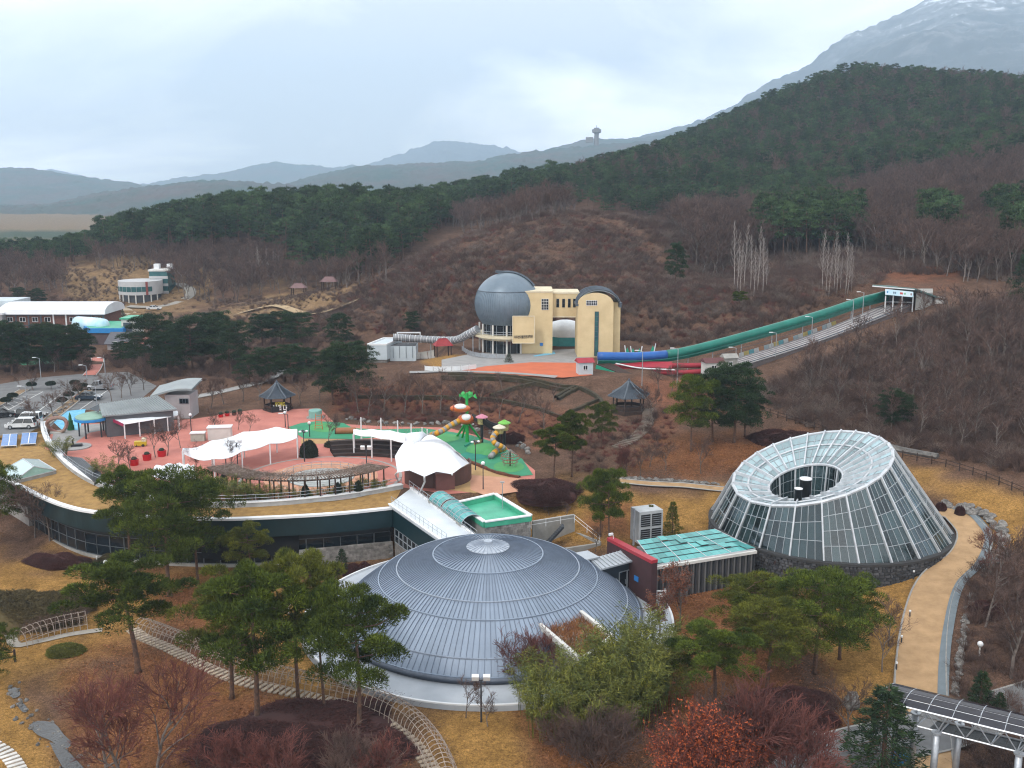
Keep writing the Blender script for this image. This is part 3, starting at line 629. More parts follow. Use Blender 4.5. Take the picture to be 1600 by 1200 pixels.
THICKET_G = [_mesh('grey_thicket_shrub', thicket_shape(475 + i, 60, 1.9, 2.2, .016), twig_grey) for i in range(2)]
_g = np.random.RandomState(5)
def tuft(seed):
    rs = np.random.RandomState(seed); n = 22; P = rs.normal(0, .16, (n, 3)) * (1, 1, 0); return leaves(P, P * 2 + np.array([0, 0, .5]), .22, .03, .3, rs)
TUFT = [_mesh('grass_tuft', tuft(480 + i), drygrass_leaf) for i in range(3)]

def litter(seed):
    rs = np.random.RandomState(seed); n = 26; P = rs.normal(0, .45, (n, 3)) * (1, 1, 0) + (0, 0, .17); return leaves(P, rs.normal(0, 1, (n, 3)) * (1, 1, .15), .17, .12, .2, rs)
LITTERM = [_mesh('leaf_litter', litter(490 + i), mat('fallen_leaves', (.30, .125, .05), (.15, .06, .028), .9, scale=.4, island=.5)) for i in range(3)]
PROTO_N = [0]
def instancer(name, label, P, rz, sc, pick, meshes, cat=None):
    "stuff: a cloud of points that each carry one of the given meshes"
    PROTO_N[0] += 1; col = bpy.data.collections.new('proto_%02d' % PROTO_N[0])
    for i, me in enumerate(meshes):
        o = bpy.data.objects.new('proto_%02d_%02d' % (PROTO_N[0], i), me); col.objects.link(o)
    me = bpy.data.meshes.new(name); me.vertices.add(len(P)); me.vertices.foreach_set('co', np.asarray(P, np.float32).ravel())
    a = me.attributes.new('rot', 'FLOAT_VECTOR', 'POINT'); a.data.foreach_set('vector', np.stack([np.zeros(len(P)), np.zeros(len(P)), rz], 1).astype(np.float32).ravel())
    a = me.attributes.new('scl', 'FLOAT_VECTOR', 'POINT'); s3 = np.asarray(sc, np.float32); s3 = np.repeat(s3[:, None], 3, 1) if s3.ndim == 1 else s3; a.data.foreach_set('vector', s3.ravel())
    a = me.attributes.new('pick', 'INT', 'POINT'); a.data.foreach_set('value', np.asarray(pick, np.int32))
    o = bpy.data.objects.new(name, me); COL.objects.link(o); tag(o, label, cat, None, 'stuff')
    ng = bpy.data.node_groups.new(name, 'GeometryNodeTree'); ng.interface.new_socket('Geometry', in_out='INPUT', socket_type='NodeSocketGeometry'); ng.interface.new_socket('Geometry', in_out='OUTPUT', socket_type='NodeSocketGeometry')
    gi = ng.nodes.new('NodeGroupInput'); go = ng.nodes.new('NodeGroupOutput'); ci = ng.nodes.new('GeometryNodeCollectionInfo'); ci.inputs['Collection'].default_value = col; ci.inputs['Separate Children'].default_value = True; ci.inputs['Reset Children'].default_value = True
    ip = ng.nodes.new('GeometryNodeInstanceOnPoints'); ip.inputs['Pick Instance'].default_value = True
    ng.links.new(gi.outputs[0], ip.inputs['Points']); ng.links.new(ci.outputs[0], ip.inputs['Instance'])
    for nm, ty, sock in (('pick', 'INT', 'Instance Index'), ('rot', 'FLOAT_VECTOR', 'Rotation'), ('scl', 'FLOAT_VECTOR', 'Scale')):
        na_ = ng.nodes.new('GeometryNodeInputNamedAttribute'); na_.data_type = ty; na_.inputs['Name'].default_value = nm
        ng.links.new(na_.outputs['Attribute'], ip.inputs[sock])
    ng.links.new(ip.outputs[0], go.inputs[0]); md = o.modifiers.new('scatter', 'NODES'); md.node_group = ng
    return o
# ================================================================== museum: dome, greenhouse, wings
def VP(px, py, Y):
    "point of the upright plane y = Y seen at a picture position"
    z = Zat(0, Y, py); d = Y * cp - (z - CAM_H) * sp
    return V_(((px - 800) / F * d, Y, z))
def lerp(a, b, t): return a + (b - a) * t
def smooth_line(pts, n):
    "Catmull-Rom through points"
    P = [V_(p) for p in pts]; P = [P[0] * 2 - P[1]] + P + [P[-1] * 2 - P[-2]]; out_ = []; m = len(P) - 3
    for k in range(n + 1):
        u = k / n * m; i = min(int(u), m - 1); t_ = u - i; a, b_, c, d_ = P[i:i + 4]
        out_.append(.5 * ((2 * b_) + (c - a) * t_ + (2 * a - 5 * b_ + 4 * c - d_) * t_ ** 2 + (3 * b_ - a - 3 * c + d_) * t_ ** 3))
    return out_
def even(pts, step):
    "points at even spacing along a line"
    L_ = [0]
    for a, b_ in zip(pts, pts[1:]): L_.append(L_[-1] + (b_ - a).length)
    n = max(1, int(L_[-1] / step)); o_ = []
    for k in range(n + 1):
        s_ = L_[-1] * k / n; i = max(0, min(len(pts) - 2, int(np.searchsorted(L_, s_)) - 1)); o_.append(lerp(pts[i], pts[i + 1], (s_ - L_[i]) / max(1e-9, L_[i + 1] - L_[i])))
    return o_
def win(parent, o, u, x, z, w, h, fm, gm_, bx=1, bz=1, t_=.06):
    "a framed window on the wall that starts at o and runs along u; the wall faces u x up"
    u = V_(u).normalized(); nrm = u.cross(V_((0, 0, 1))); o = V_(o); mb = MB(); up = V_((0, 0, 1))
    def P(a, c, k): return o + u * a + up * c + nrm * k
    for i in range(bx + 1): a = x + w * i / bx; mb.beam(P(a, z - t_ / 2, .05), P(a, z + h + t_ / 2, .05), t_, .1, up=nrm)
    for j in range(bz + 1): c = z + h * j / bz; mb.beam(P(x - t_ / 2, c, .055), P(x + w + t_ / 2, c, .055), t_, .1, up=nrm)
    fr = obj('window', mb, fm, parent)
    g = MB().plate(P(x, z, .01), P(x + w, z, .01), P(x + w, z + h, .01), P(x, z + h, .01), .02); obj('pane', g, gm_, fr); return fr
def railing(name, label, pts, h=1.0, step=1.4, m=steel, rails=2, r=.03, parent=None, cat='railing', group=None):
    pts = [V_(p) for p in pts]; root = thing(name, label, cat, pts[0], group) if parent is None else parent
    for k in range(rails):
        mb = MB(); mb.tube([p + V_((0, 0, h * (k + 1) / rails)) for p in pts], r, 5); obj('rail', mb, m, root)
    for p in even(pts, step):
        obj('post', MB().tube([p, p + V_((0, 0, h))], r * 1.1, 5), m, root)
    return root

dome_blue = mat('dome_zinc_roof', (.25, .30, .38), (.185, .23, .30), .42, .15, scale=.3, detail=9, objrand=.10, contrast=(.3, .72))
dome_ring = mat('dome_ring_trim', (.29, .335, .41), None, .45, .2, scale=2)
dome_cap = mat('dome_cap_metal', (.42, .46, .52), (.30, .34, .40), .5, .2, scale=2)
stone_clad = mat('stone_cladding', (.27, .25, .235), (.15, .14, .13), .9, scale=2.2, bump=.5, bscale=4, objrand=.25)
dark_stone = mat('dark_basalt', (.085, .085, .09), (.035, .035, .04), .9, scale=1.2, bump=.6, bscale=6, island=.45)
stuccored = mat('red_metal_coping', (.36, .03, .045), None, .5, scale=1)
stucco_dark = mat('dark_maroon_render', (.06, .025, .028), (.045, .02, .022), .85, scale=1.2)
glass_dark = mat('dark_window_glass', (.012, .018, .024), (.008, .012, .016), .08, 0, scale=.3, spec=.6, objrand=.3)
glass_teal = glass('teal_roof_glass', (.10, .37, .36), .08, .78, .25)
glass_house = glass('greenhouse_glass', (.085, .15, .165), .05, .26, .40)
glass_funnel = glass('pale_roof_glass', (.42, .56, .60), .1, .72, .3)
frame_white = mat('greenhouse_white_frame', (.56, .58, .61), (.42, .44, .47), .45, .1, scale=1.5)
frame_grey = mat('grey_glazing_bar', (.36, .39, .42), None, .5, .2, scale=2)
turf_roof = mat('dry_turf_roof', (.36, .215, .07), (.23, .13, .042), 1, scale=1.2, bump=.8, bscale=8, detail=8)
teal_fascia = mat('dark_teal_fascia', (.006, .027, .034), (.004, .019, .024), .35, scale=.5, spec=.5)
green_roof = mat('green_waterproof_roof', (.07, .40, .25), (.04, .29, .18), .45, scale=.5, detail=6)

DC = V_((-2.36, 92.63, 0.0))
th_ = thing('dome_theatre', 'low round theatre with a blue-grey ribbed metal dome in the foreground', 'domed building', DC)
prof = [(2.0, 7.76), (5.4, 7.11), (8.97, 5.84), (10.75, 4.86), (13.73, 2.73), (15.0, 1.5)]
_pr = np.array(prof)
def dome_z(r): # smooth height of the roof at radius r
    co = np.polyfit(_pr[:, 0], _pr[:, 1], 3); return float(np.polyval(co, r))
mb = MB(); mb.lathe([(15.05, -2.2), (15.05, 1.32), (15.25, 1.32), (15.25, 1.56), (14.6, 1.62)], n=120); obj('drum_wall', mb, mat('dome_drum', (.12, .14, .18), None, .5, .2), th_, True, world=False)
mb = MB(); mb.lathe([(15.06, 1.02), (18.0, .78), (18.3, .86), (18.3, .70), (18.3, -1.4)], n=120); obj('skirt_roof', mb, greyroof, th_, False, world=False)
mb = MB(); mb.lathe([(18.08, .8), (18.08, .98), (18.28, .98), (18.28, .86)], n=120); obj('skirt_kerb', mb, white, th_, world=False)
dome_seam = mat('dome_seam', (.15, .185, .245), None, .5, .2); pan_rest = MB(); singles = []
for k in range(5):
    (r0, z0), (r1, z1) = prof[k], prof[k + 1]; n = 80 if k == 0 else 160; da = 2 * PI / n; me_mb = MB(); rows = []
    for i in range(4):
        r = lerp(r0 + (.02 if k else 0), r1 - .02, i / 3); z = dome_z(r); e = .035 / r; row = []
        for a, dz in ((0, -.02), (0, .085), (e, .085), (e * 1.1, 0), (da * .5, 0.004), (da, 0)): row.append((r * math.cos(a), r * math.sin(a), z + dz))
        rows.append(row)
    me_mb.grid([rw[::-1] for rw in rows]); me_mb.m = [1 if q % 5 >= 2 else 0 for q in range(len(me_mb.f))]; me = me_mb.mesh('roof_panel', [dome_blue, dome_seam])
    for j in range(n):
        a = j * da; cx, cy = DC.x + (r0 + r1) / 2 * math.cos(a), DC.y + (r0 + r1) / 2 * math.sin(a)
        score = -(math.sin(a)) * .5 + (k + 1) * .16 - (k == 0) * 9
        singles.append((score, k, j, a, me, me_mb))
singles.sort(key=lambda s: -s[0])
for q, (sc_, k, j, a, me, mmb) in enumerate(singles):
    if q < 300:
        o = bpy.data.objects.new('roof_panel', me); COL.objects.link(o); o.parent = th_; o.rotation_euler = (0, 0, a)
    else:
        c, s_ = math.cos(a), math.sin(a); pan_rest.add([(x * c - y * s_, x * s_ + y * c, z) for x, y, z in mmb.v], mmb.f); pan_rest.m[-len(mmb.m):] = mmb.m
o = obj('roof_panel_field', pan_rest, [dome_blue, dome_seam], th_, world=False); o['kind'] = 'stuff'
for r, w in ((5.4, .06), (8.97, .06), (10.75, .06), (13.73, .06), (14.95, .06)):
    mb = MB(); z = dome_z(r); mb.lathe([(r - w, z - .02), (r - w, z + .11), (r + w, z + .10), (r + w, z - .06)], n=160); obj('roof_ring', mb, dome_ring if r in (8.97, 13.73) else dome_blue, th_, world=False)
mb = MB(); mb.lathe([(2.05, 7.62), (2.12, 7.86), (.42, 8.2), (.42, 8.42), (.02, 8.45)], n=48); cap = obj('roof_cap', mb, dome_cap, th_, world=False)
mb = MB()
for j in range(28):
    a = 2 * PI * j / 28; mb.beam((2.1 * math.cos(a), 2.1 * math.sin(a), 7.89), (.45 * math.cos(a), .45 * math.sin(a), 8.22), .05, .05)
obj('cap_ribs', mb, dome_ring, cap, world=False)
# planted box let into the dome
pq = [W(837, 970, 4.35), W(902, 951, 4.35), W(957, 994, 4.35), W(908, 1031, 4.35)]
pl = thing('planter_box', 'stone planter box with dry brown grass let into the dome roof', 'planter', (pq[0] + pq[2]) / 2 * 1.0)
mb = MB(); mb.prism([p[:2] for p in pq], -.6, 4.0); obj('box', mb, stone_clad, pl)
for i in range(4):
    a, b_ = pq[i], pq[(i + 1) % 4]; mb = MB().beam(a + V_((0, 0, -.12)), b_ + V_((0, 0, -.12)), .34 if i != 0 else .2, .42 + .02 * i); obj('parapet', mb, offwhite, pl)
rs = np.random.RandomState(3); uv = rs.uniform(.05, .95, (2600, 2)); P = np.array([tuple(lerp(lerp(pq[0], pq[1], a), lerp(pq[3], pq[2], a), b_)) for a, b_ in uv]); P[:, 2] = 4.0
V, Fc = leaves(P, np.tile((0, 0, 1.0), (len(P), 1)), .55, .07, .45, rs)
pg = np_mesh('dry_grass', V - np.array(pl.location), Fc, red_leaf if False else mat('rusty_dry_grass', (.34, .15, .055), (.2, .085, .035), .9, scale=.8, island=.4)); o = bpy.data.objects.new('dry_grass', pg); COL.objects.link(o); o.parent = pl; o['kind'] = 'stuff'

# ------------------------------------------------------------------ greenhouse: leaning truncated cone of glass
GC = V_((37.08, 111.25, 4.0)); GR = 13.35; AP = V_((32.87, 106.38, 26.2)); NB = 24; PH = -2.429
gh = thing('glass_greenhouse', 'large leaning glass cone greenhouse with open funnel top on a dark stone base', 'greenhouse', V_((GC.x, GC.y, 0)))
def base_pt(a, r=GR): return V_((GC.x + r * math.cos(a), GC.y + r * math.sin(a), GC.z))
def rim_pt(b_):
    d = AP - b_; t_ = (12.64 + .349 * (b_.x - GC.x) + .126 * (b_.y - GC.y) - b_.z) / (d.z - .349 * d.x - .126 * d.y); return b_ + d * t_
angs = [PH + i * 2 * PI / NB for i in range(NB + 1)]
Bp = [base_pt(a) for a in angs]; Tp = [rim_pt(b_) for b_ in Bp]
CT = sum(Tp[:-1], V_()) / NB; CH_ = CT + V_((-.95, -.2, -1.9)); Qp = [CH_ + (t_ - CT) * .47 for t_ in Tp]
axis_pt = lambda p: V_((CT.x, CT.y, p.z))
def pane_mesh(a, b_, c, d_, inset, th):
    m_ = (a + b_ + c + d_) / 4; k = 1 - inset; return MB().plate(*[m_ + (p - m_) * k for p in (a, b_, c, d_)], th)
panes = []
for i in range(NB):
    b0, b1, t0, t1 = Bp[i], Bp[i + 1], Tp[i], Tp[i + 1]; ln = ((t0 - b0).length + (t1 - b1).length) / 2; nrw = max(3, round(ln / 1.75)); ncl = 4
    bars = MB(); f = lambda u, v: lerp(lerp(b0, b1, u), lerp(t0, t1, u), v)
    nrm = (b1 - b0).cross(t0 - b0).normalized()
    rowoff = [v / nrw for v in range(nrw + 1)]
    for v in rowoff[1:-1]: bars.beam(f(0, v) + nrm * .03, f(1, v) + nrm * .03, .06, .08, up=nrm)
    for u in (1 / 4, 2 / 4, 3 / 4): bars.beam(f(u, 0) + nrm * .035, f(u, 1) + nrm * .035, .055, .08, up=nrm)
    obj('glazing_bars', bars, frame_grey, gh)
    for r_ in range(nrw):
        for c_ in range(ncl):
            q = [f(c_ / 4, r_ / nrw), f((c_ + 1) / 4, r_ / nrw), f((c_ + 1) / 4, (r_ + 1) / nrw), f(c_ / 4, (r_ + 1) / nrw)]
            m_ = sum(q, V_()) / 4; view = (V_((0, 0, CAM_H)) - m_).normalized(); panes.append((nrm.dot(view) * (q[1] - q[0]).length * (q[3] - q[0]).length, q))
    obj('rib', MB().beam(b0 + nrm * .1, t0 + nrm * .1, .16, .3, up=nrm), frame_white, gh)
panes.sort(key=lambda s_: -s_[0]); rest = MB()
for k, (sc_, q) in enumerate(panes):
    if k < 300: obj('pane', pane_mesh(*q, .03, .02), glass_house, gh)
    else: p_ = pane_mesh(*q, .03, .02); rest.add(p_.v, p_.f)
o = obj('pane_field', rest, glass_house, gh); o['kind'] = 'stuff'
mb = MB(); mb.tube(Tp, .2, 6, caps=False); obj('rim_beam', mb, frame_white, gh)
mb = MB(); mb.tube(Qp, .17, 6, caps=False); obj('hole_beam', mb, frame_white, gh)
Mp = [lerp(t_, q, .42) + V_((0, 0, .12)) for t_, q in zip(Tp, Qp)]; mb = MB(); mb.tube(Mp, .12, 5, caps=False); obj('middle_beam', mb, frame_white, gh)
rest = MB()
for i in range(NB):
    t0, t1, q0, q1 = Tp[i], Tp[i + 1], Qp[i], Qp[i + 1]; f = lambda u, v: lerp(lerp(t0, t1, u), lerp(q0, q1, u), v); nrm = V_((0, 0, 1))
    obj('roof_rib', MB().beam(t0 + nrm * .18, q0 + nrm * .18, .15, .38), frame_white, gh)
    for r_ in range(4):
        q = [f(0, r_ / 4), f(0, (r_ + 1) / 4), f(1, (r_ + 1) / 4), f(1, r_ / 4)]
        obj('roof_pane', pane_mesh(*q, .03, .02), glass_funnel, gh)
    for v in (.25, .5, .75): rest.beam(f(0, v) + nrm * .04, f(1, v) + nrm * .04, .05, .06)
    rest.beam(f(.5, 0) + nrm * .045, f(.5, 1) + nrm * .045, .05, .06)
obj('roof_glazing_bars', rest, frame_grey, gh)
# inner glass well under the hole
for i in range(NB):
    a, b_ = Qp[i], Qp[i + 1]; lo = 4.6; k = .88; c0 = V_((CH_.x, CH_.y, 0))
    A = V_((lerp(c0.x, a.x, k), lerp(c0.y, a.y, k), lo)); B = V_((lerp(c0.x, b_.x, k), lerp(c0.y, b_.y, k), lo))
    obj('well_pane', MB().plate(b_, a, A, B, .02), glass_house, gh)
    if i % 2 == 0: obj('well_post', MB().tube([a, A], .12, 6), frame_white, gh)
    mb = MB()
    for v in (.25, .5, .75): mb.beam(lerp(a, A, v), lerp(b_, B, v), .05, .05)
    mb.beam(lerp(a, b_, .5), lerp(A, B, .5), .05, .05); obj('well_bars', mb, frame_grey, gh)
mb = MB(); mb.lathe([(GR + .25, -.6), (GR + .25, 3.72), (GR + .42, 3.72), (GR + .42, 4.0), (GR - .3, 4.02)], (GC.x, GC.y, 0), 96); obj('base_wall', mb, mat('base_mortar', (.05, .05, .052), None, .95), gh)
mb = MB(); rs = random.Random(4)
for row in range(13):
    z = -.5 + row * .325; a = -3.35 + rs.random() * .03
    while a < .1:
        w = rs.uniform(.022, .05); r = GR + .25; dz = rs.uniform(.02, .05); dep = rs.uniform(.06, .17); pts = []
        for aa, z_ in ((a + .003, z + dz), (a + w - .003, z + dz * rs.random()), (a + w - .003 * rs.random() * 2, z + .31), (a + .003, z + .31 - dz * rs.random())): pts.append((aa, z_))
        vs = [(GC.x + r * math.cos(q), GC.y + r * math.sin(q), z_) for q, z_ in pts] + [(GC.x + (r + dep) * math.cos(lerp(a + w / 2, q, .82)), GC.y + (r + dep) * math.sin(lerp(a + w / 2, q, .82)), lerp(z + .16, z_, .82)) for q, z_ in pts]
        mb.add(vs, [(4, 5, 6, 7), (0, 1, 5, 4), (1, 2, 6, 5), (2, 3, 7, 6), (3, 0, 4, 7)]); a += w
o = obj('base_stone_field', mb, dark_stone, gh); o['kind'] = 'stuff'
mb = MB(); mb.lathe([(.05, 4.1), (GR - .3, 4.1)], (GC.x, GC.y, 0), 48); obj('floor', mb, mat('greenhouse_floor', (.09, .07, .05), (.04, .05, .03), .9, scale=.6), gh)
for px, py, r, top in ((1247, 776, .42, 1.0), (1258, 770, .62, 1.75)):
    p = W(px, py, 9.2); v = thing('roof_vent', 'black roof vent with white cap inside the glass cone, ' + ('smaller, left' if r < .5 else 'larger, right'), 'vent', p)
    obj('stack', MB().lathe([(r, -4.6), (r, top * .8), (r * 1.08, top * .8), (r * 1.08, top * .9)], p, 16), black, v, True); obj('cap', MB().lathe([(r * 1.1, top * .9), (r * 1.1, top * .97), (r * .5, top * 1.02), (.02, top * 1.04)], p, 16), white, v, True)
for i in range(9):
    a = -2.9 + i * .62; r = 9.6; h_ = (3.2, 4.2, 5.0, 4.4)[i % 4]
    FIRS[i % 3].place('greenhouse_plant', 'dark green plant behind the glass of the cone, number %d from the left' % (i + 1) if False else 'dark green plant growing behind the greenhouse glass', 'plant', (GC.x + r * math.cos(a), GC.y + r * math.sin(a), 4.1), h_, i, 'plants inside the greenhouse', 1.3)

# ------------------------------------------------------------------ glass link, red wall and entrance
lk = [W(1023.5, 883, 4.5), W(1180, 858, 4.5), W(1116, 830.5, 5.1), W(995, 848.5, 5.1)]
gl_ = thing('glass_link', 'long low link with stepped turquoise glass roof and dark slatted wall', 'building', V_((lk[0].x, lk[0].y, 0)))
mb = MB(); mb.prism([p[:2] for p in lk], .2, [4.2, 4.2, 4.75, 4.75]); obj('wall', mb, mat('link_wall_grey', (.20, .20, .20), None, .7), gl_)
ux = (lk[1] - lk[0]).normalized(); nl = ux.cross(V_((0, 0, 1))).normalized(); LL = (lk[1] - lk[0]).length
for i in range(34):
    a = lk[0] + ux * (LL * (i + .5) / 34) + nl * .1; obj('wall_slat', MB().box((a.x, a.y, 2.35), (.16, .18, 3.5), math.atan2(ux.y, ux.x)), darksteel if i % 2 else mat('slat_grey', (.18, .18, .185), None, .5, .3), gl_)
mb = MB().beam(lk[0] + nl * .16 + V_((0, 0, -.22)), lk[1] + nl * .16 + V_((0, 0, -.22)), .4, .3); obj('eaves_beam', mb, offwhite, gl_)
rows_ = 5
for r_ in range(rows_):
    a0, a1 = r_ / rows_, (r_ + 1) / rows_; f = lambda u, v: lerp(lerp(lk[0], lk[1], u), lerp(lk[3], lk[2], u), v); st = V_((0, 0, .06 * r_))
    for c_ in range(12):
        q = [f(c_ / 12, a0), f((c_ + 1) / 12, a0), f((c_ + 1) / 12, a1), f(c_ / 12, a1)]; q = [p + st + V_((0, 0, .05 + (.1 if (c_ * 7 + r_ * 3) % 11 == 0 else 0))) for p in q]
        obj('roof_pane', pane_mesh(*q, .025, .02), glass_teal, gl_)
    obj('roof_purlin', MB().beam(f(0, a0) + st, f(1, a0) + st, .1, .12), darksteel if r_ else frame_white, gl_)
for c_ in (0, 3, 6, 9, 12): obj('roof_rafter', MB().beam(f(c_ / 12, -4) if False else lerp(lk[0], lk[1], c_ / 12) + V_((0, 0, .06)), lerp(lk[3], lk[2], c_ / 12) + V_((0, 0, .3)), .07, .1), frame_white, gl_)
ra, rb = W(953, 840, 5.6), W(1023, 876, 5.6)
rw = thing('red_wall', 'tall dark maroon free-standing wall with bright red coping beside the entrance', 'wall', V_((rb.x, rb.y, 0)))
rw['kind'] = 'thing'
obj('wall', MB().beam(V_((ra.x, ra.y, 2.6)), V_((rb.x, rb.y, 2.6)), .7, 5.5), stucco_dark, rw); obj('coping', MB().beam(V_((ra.x, ra.y, 5.5)), V_((rb.x, rb.y, 5.5)) , .78, .34), stuccored, rw)
wn = (rb - ra).normalized().cross(V_((0, 0, 1))); ws = VP(998, 905, lerp(ra, rb, .66).y); s0 = lerp(ra, rb, .64) + wn * .4
solo('wall_sign', MB().beam(V_((s0.x, s0.y, 2.9)), V_((s0.x, s0.y, 2.9)) + (rb - ra).normalized() * .7, .06, .55), mat('blue_sign', (.03, .2, .55), None, .4), 'small blue sign fixed to the dark maroon wall', 'sign', loc=(s0.x, s0.y, 2.9))
lmp = lerp(ra, rb, .08); o = thing('wall_spotlight', 'white spotlight on top of the red coping', 'lamp', (lmp.x, lmp.y, 5.67)); obj('bracket', MB().tube([(lmp.x, lmp.y, 5.66), (lmp.x, lmp.y, 6.0), (lmp.x - .2, lmp.y - .1, 6.2)], .04), white, o); obj('lamp_head', MB().box((lmp.x - .28, lmp.y - .14, 6.22), (.5, .2, .22), .6), white, o)
en = thing('entrance_lobby', 'small entrance lobby with grey folded metal roof and dark glass doors', 'building', W(960, 905, 2.0))
e1 = [W(922, 876, 4.6), W(938, 892, 4.4), W(997, 876, 4.4), W(972, 862, 4.8)]
mb = MB(); mb.plate(e1[0], e1[1], e1[2], e1[3], .18); rf = obj('roof', mb, greyroof, en)
for i in range(9): a, b_ = lerp(e1[0], e1[3], (i + .3) / 9), lerp(e1[1], e1[2], (i + .3) / 9); obj('roof_seam', MB().beam(a + V_((0, 0, .23)), b_ + V_((0, 0, .23)), .05, .08), steel, rf)
e2 = [W(898, 866, 5.0), W(915, 877, 4.85), W(936, 872, 4.85), W(918, 862, 5.0)]; obj('roof', MB().plate(*e2, .16), greyroof, en)
mb = MB(); mb.prism([(p.x, p.y) for p in [lerp(e1[0], e1[3], .04), lerp(e1[1], e1[2], .04) + V_((0, .7, 0)), lerp(e1[1], e1[2], .96) + V_((0, .7, 0)), lerp(e1[0], e1[3], .96)]], .4, 4.3); obj('wall', mb, mat('lobby_dark_cladding', (.05, .07, .09), (.035, .05, .065), .4, .2), en)
d0, d1 = lerp(e1[1], e1[2], .5) + V_((0, .66, 0)), lerp(e1[1], e1[2], .94) + V_((0, .66, 0)); du = (d1 - d0)
for i in range(2):
    fr = win(en, V_((d0.x, d0.y, .0)), du, du.length * (.03 + .49 * i), .9, du.length * .46, 2.5, frame_grey, glass_dark); fr.name = 'door'
    a = V_((d0.x, d0.y, 2.0)) + du * (.42 + .12 * i) + V_((0, -.14, 0)); obj('handle', MB().tube([a, a + V_((0, 0, .5))], .03, 5), steel, fr)
st_ = thing('entrance_steps', 'grey stone steps in front of the dark glass doors', 'steps', W(985, 930, 1.0))
for i in range(4):
    a, b_ = W(962 + i * 6, 921 + i * 6, 1.25 - i * .16), W(998 + i * 5, 919 + i * 6, 1.25 - i * .16); obj('step', MB().beam(a, b_, 1.1, .17), concrete, st_)
solo('kerb_rail', MB().tube(smooth_line([W(985, 931, 1.5), W(997, 945, 1.5), W(1000.5, 965, 1.5)], 10), .07, 6), steel, 'curved metal rail hugging the right edge of the dome', 'rail', loc=W(995, 945, 1.2))

# ------------------------------------------------------------------ crescent wing with turf roof
RZ = 5.0
front = smooth_line([W(*p, RZ) for p in [(-160, 690), (-60, 722), (0, 745), (32, 760), (62, 775), (100, 790), (147, 800), (240, 808), (340, 811), (412, 809), (520, 803), (612, 794)]], 66)
inner = smooth_line([W(*p, RZ) for p in [(68, 664), (70, 680), (78, 697), (92, 714), (115, 736), (150, 757), (200, 774), (270, 787), (330, 792), (400, 791), (480, 785), (560, 775), (628, 763)]], 66)
wg = thing('crescent_wing', 'curved museum wing with dry turf roof and dark glass front', 'building', V_((-35, 112, COURT_Z)))
roof_poly = [V_(p) for p in front] + [p for p in inner[::-1]] + [W(40, 679, RZ), W(-160, 688, RZ)]
mb = MB(); mb.sheet([(p.x, p.y, RZ + .02) for p in roof_poly]); obj('turf_roof', mb, turf_roof, wg)
def ribbon(line, off0, off1, z0, z1, side=1):
    mb_ = MB(); n = len(line); A, B = [], []
    for i in range(n):
        t_ = (line[min(i + 1, n - 1)] - line[max(i - 1, 0)]); t_.z = 0; t_.normalize(); nn = V_((t_.y, -t_.x, 0)) * side; A.append(line[i] + nn * off0); B.append(line[i] + nn * off1)
    for i in range(n - 1):
        vs = [(A[i].x, A[i].y, z0), (B[i].x, B[i].y, z0), (B[i + 1].x, B[i + 1].y, z0), (A[i + 1].x, A[i + 1].y, z0), (A[i].x, A[i].y, z1), (B[i].x, B[i].y, z1), (B[i + 1].x, B[i + 1].y, z1), (A[i + 1].x, A[i + 1].y, z1)]
        mb_.add(vs, [(4, 5, 6, 7), (0, 4, 7, 3), (1, 2, 6, 5), (0, 3, 2, 1)])
    mb_.add([(A[0].x, A[0].y, z0), (B[0].x, B[0].y, z0), (B[0].x, B[0].y, z1), (A[0].x, A[0].y, z1), (A[-1].x, A[-1].y, z0), (B[-1].x, B[-1].y, z0), (B[-1].x, B[-1].y, z1), (A[-1].x, A[-1].y, z1)], [(0, 1, 2, 3), (4, 7, 6, 5)])
    return mb_
obj('roof_edge', ribbon(front, -.35, .3, RZ - .12, RZ + .13), white, wg)
obj('fascia', ribbon(front[14:], -.8, .12, RZ - 2.3, RZ - .125), teal_fascia, wg)
obj('wall', ribbon(front, -1.6, -1.1, COURT_Z - .8, RZ - .35), mat('wing_dark_wall', (.028, .03, .033), None, .6), wg)
obj('wall_plinth', ribbon(front, -1.1, -.8, COURT_Z - .8, COURT_Z + .35), concrete, wg)
fl = even(front[18:], 2.0)
for i in range(len(fl) - 1):
    a, b_ = fl[i], fl[i + 1]; t_ = (b_ - a); t_.z = 0; t_.normalize(); nn = V_((t_.y, -t_.x, 0)); o_ = a - nn * 1.08; o_.z = 0
    win(wg, o_, t_, .06, COURT_Z + .4, (b_ - a).length - .12, 2.6, mat('dark_frame', (.13, .14, .15), None, .5, .2), glass_dark, 1, 2, .05)
sidew = mat('wing_end_wall', (.30, .28, .26), (.22, .2, .19), .9, scale=.8)
obj('end_wall', ribbon(front[10:19], -1.08, -.6, COURT_Z - .5, RZ - .35), sidew, wg)
obj('parapet', ribbon(inner, -.3, .35, RZ - .1, RZ + .55), mat('parapet_grey', (.42, .43, .44), (.3, .31, .32), .7, scale=.7), wg)
obj('parapet_cap', ribbon(inner, -.38, .43, RZ + .55, RZ + .63), white, wg)
railing('parapet_rail', 'grey handrail following the curved parapet of the turf roof', [p + V_((0, 0, .64)) for p in inner[::3]], .8, 2.6, steel)
tarp = MB()
for i in range(14):
    pass
cl = even(front[46:58], .5); tb = []
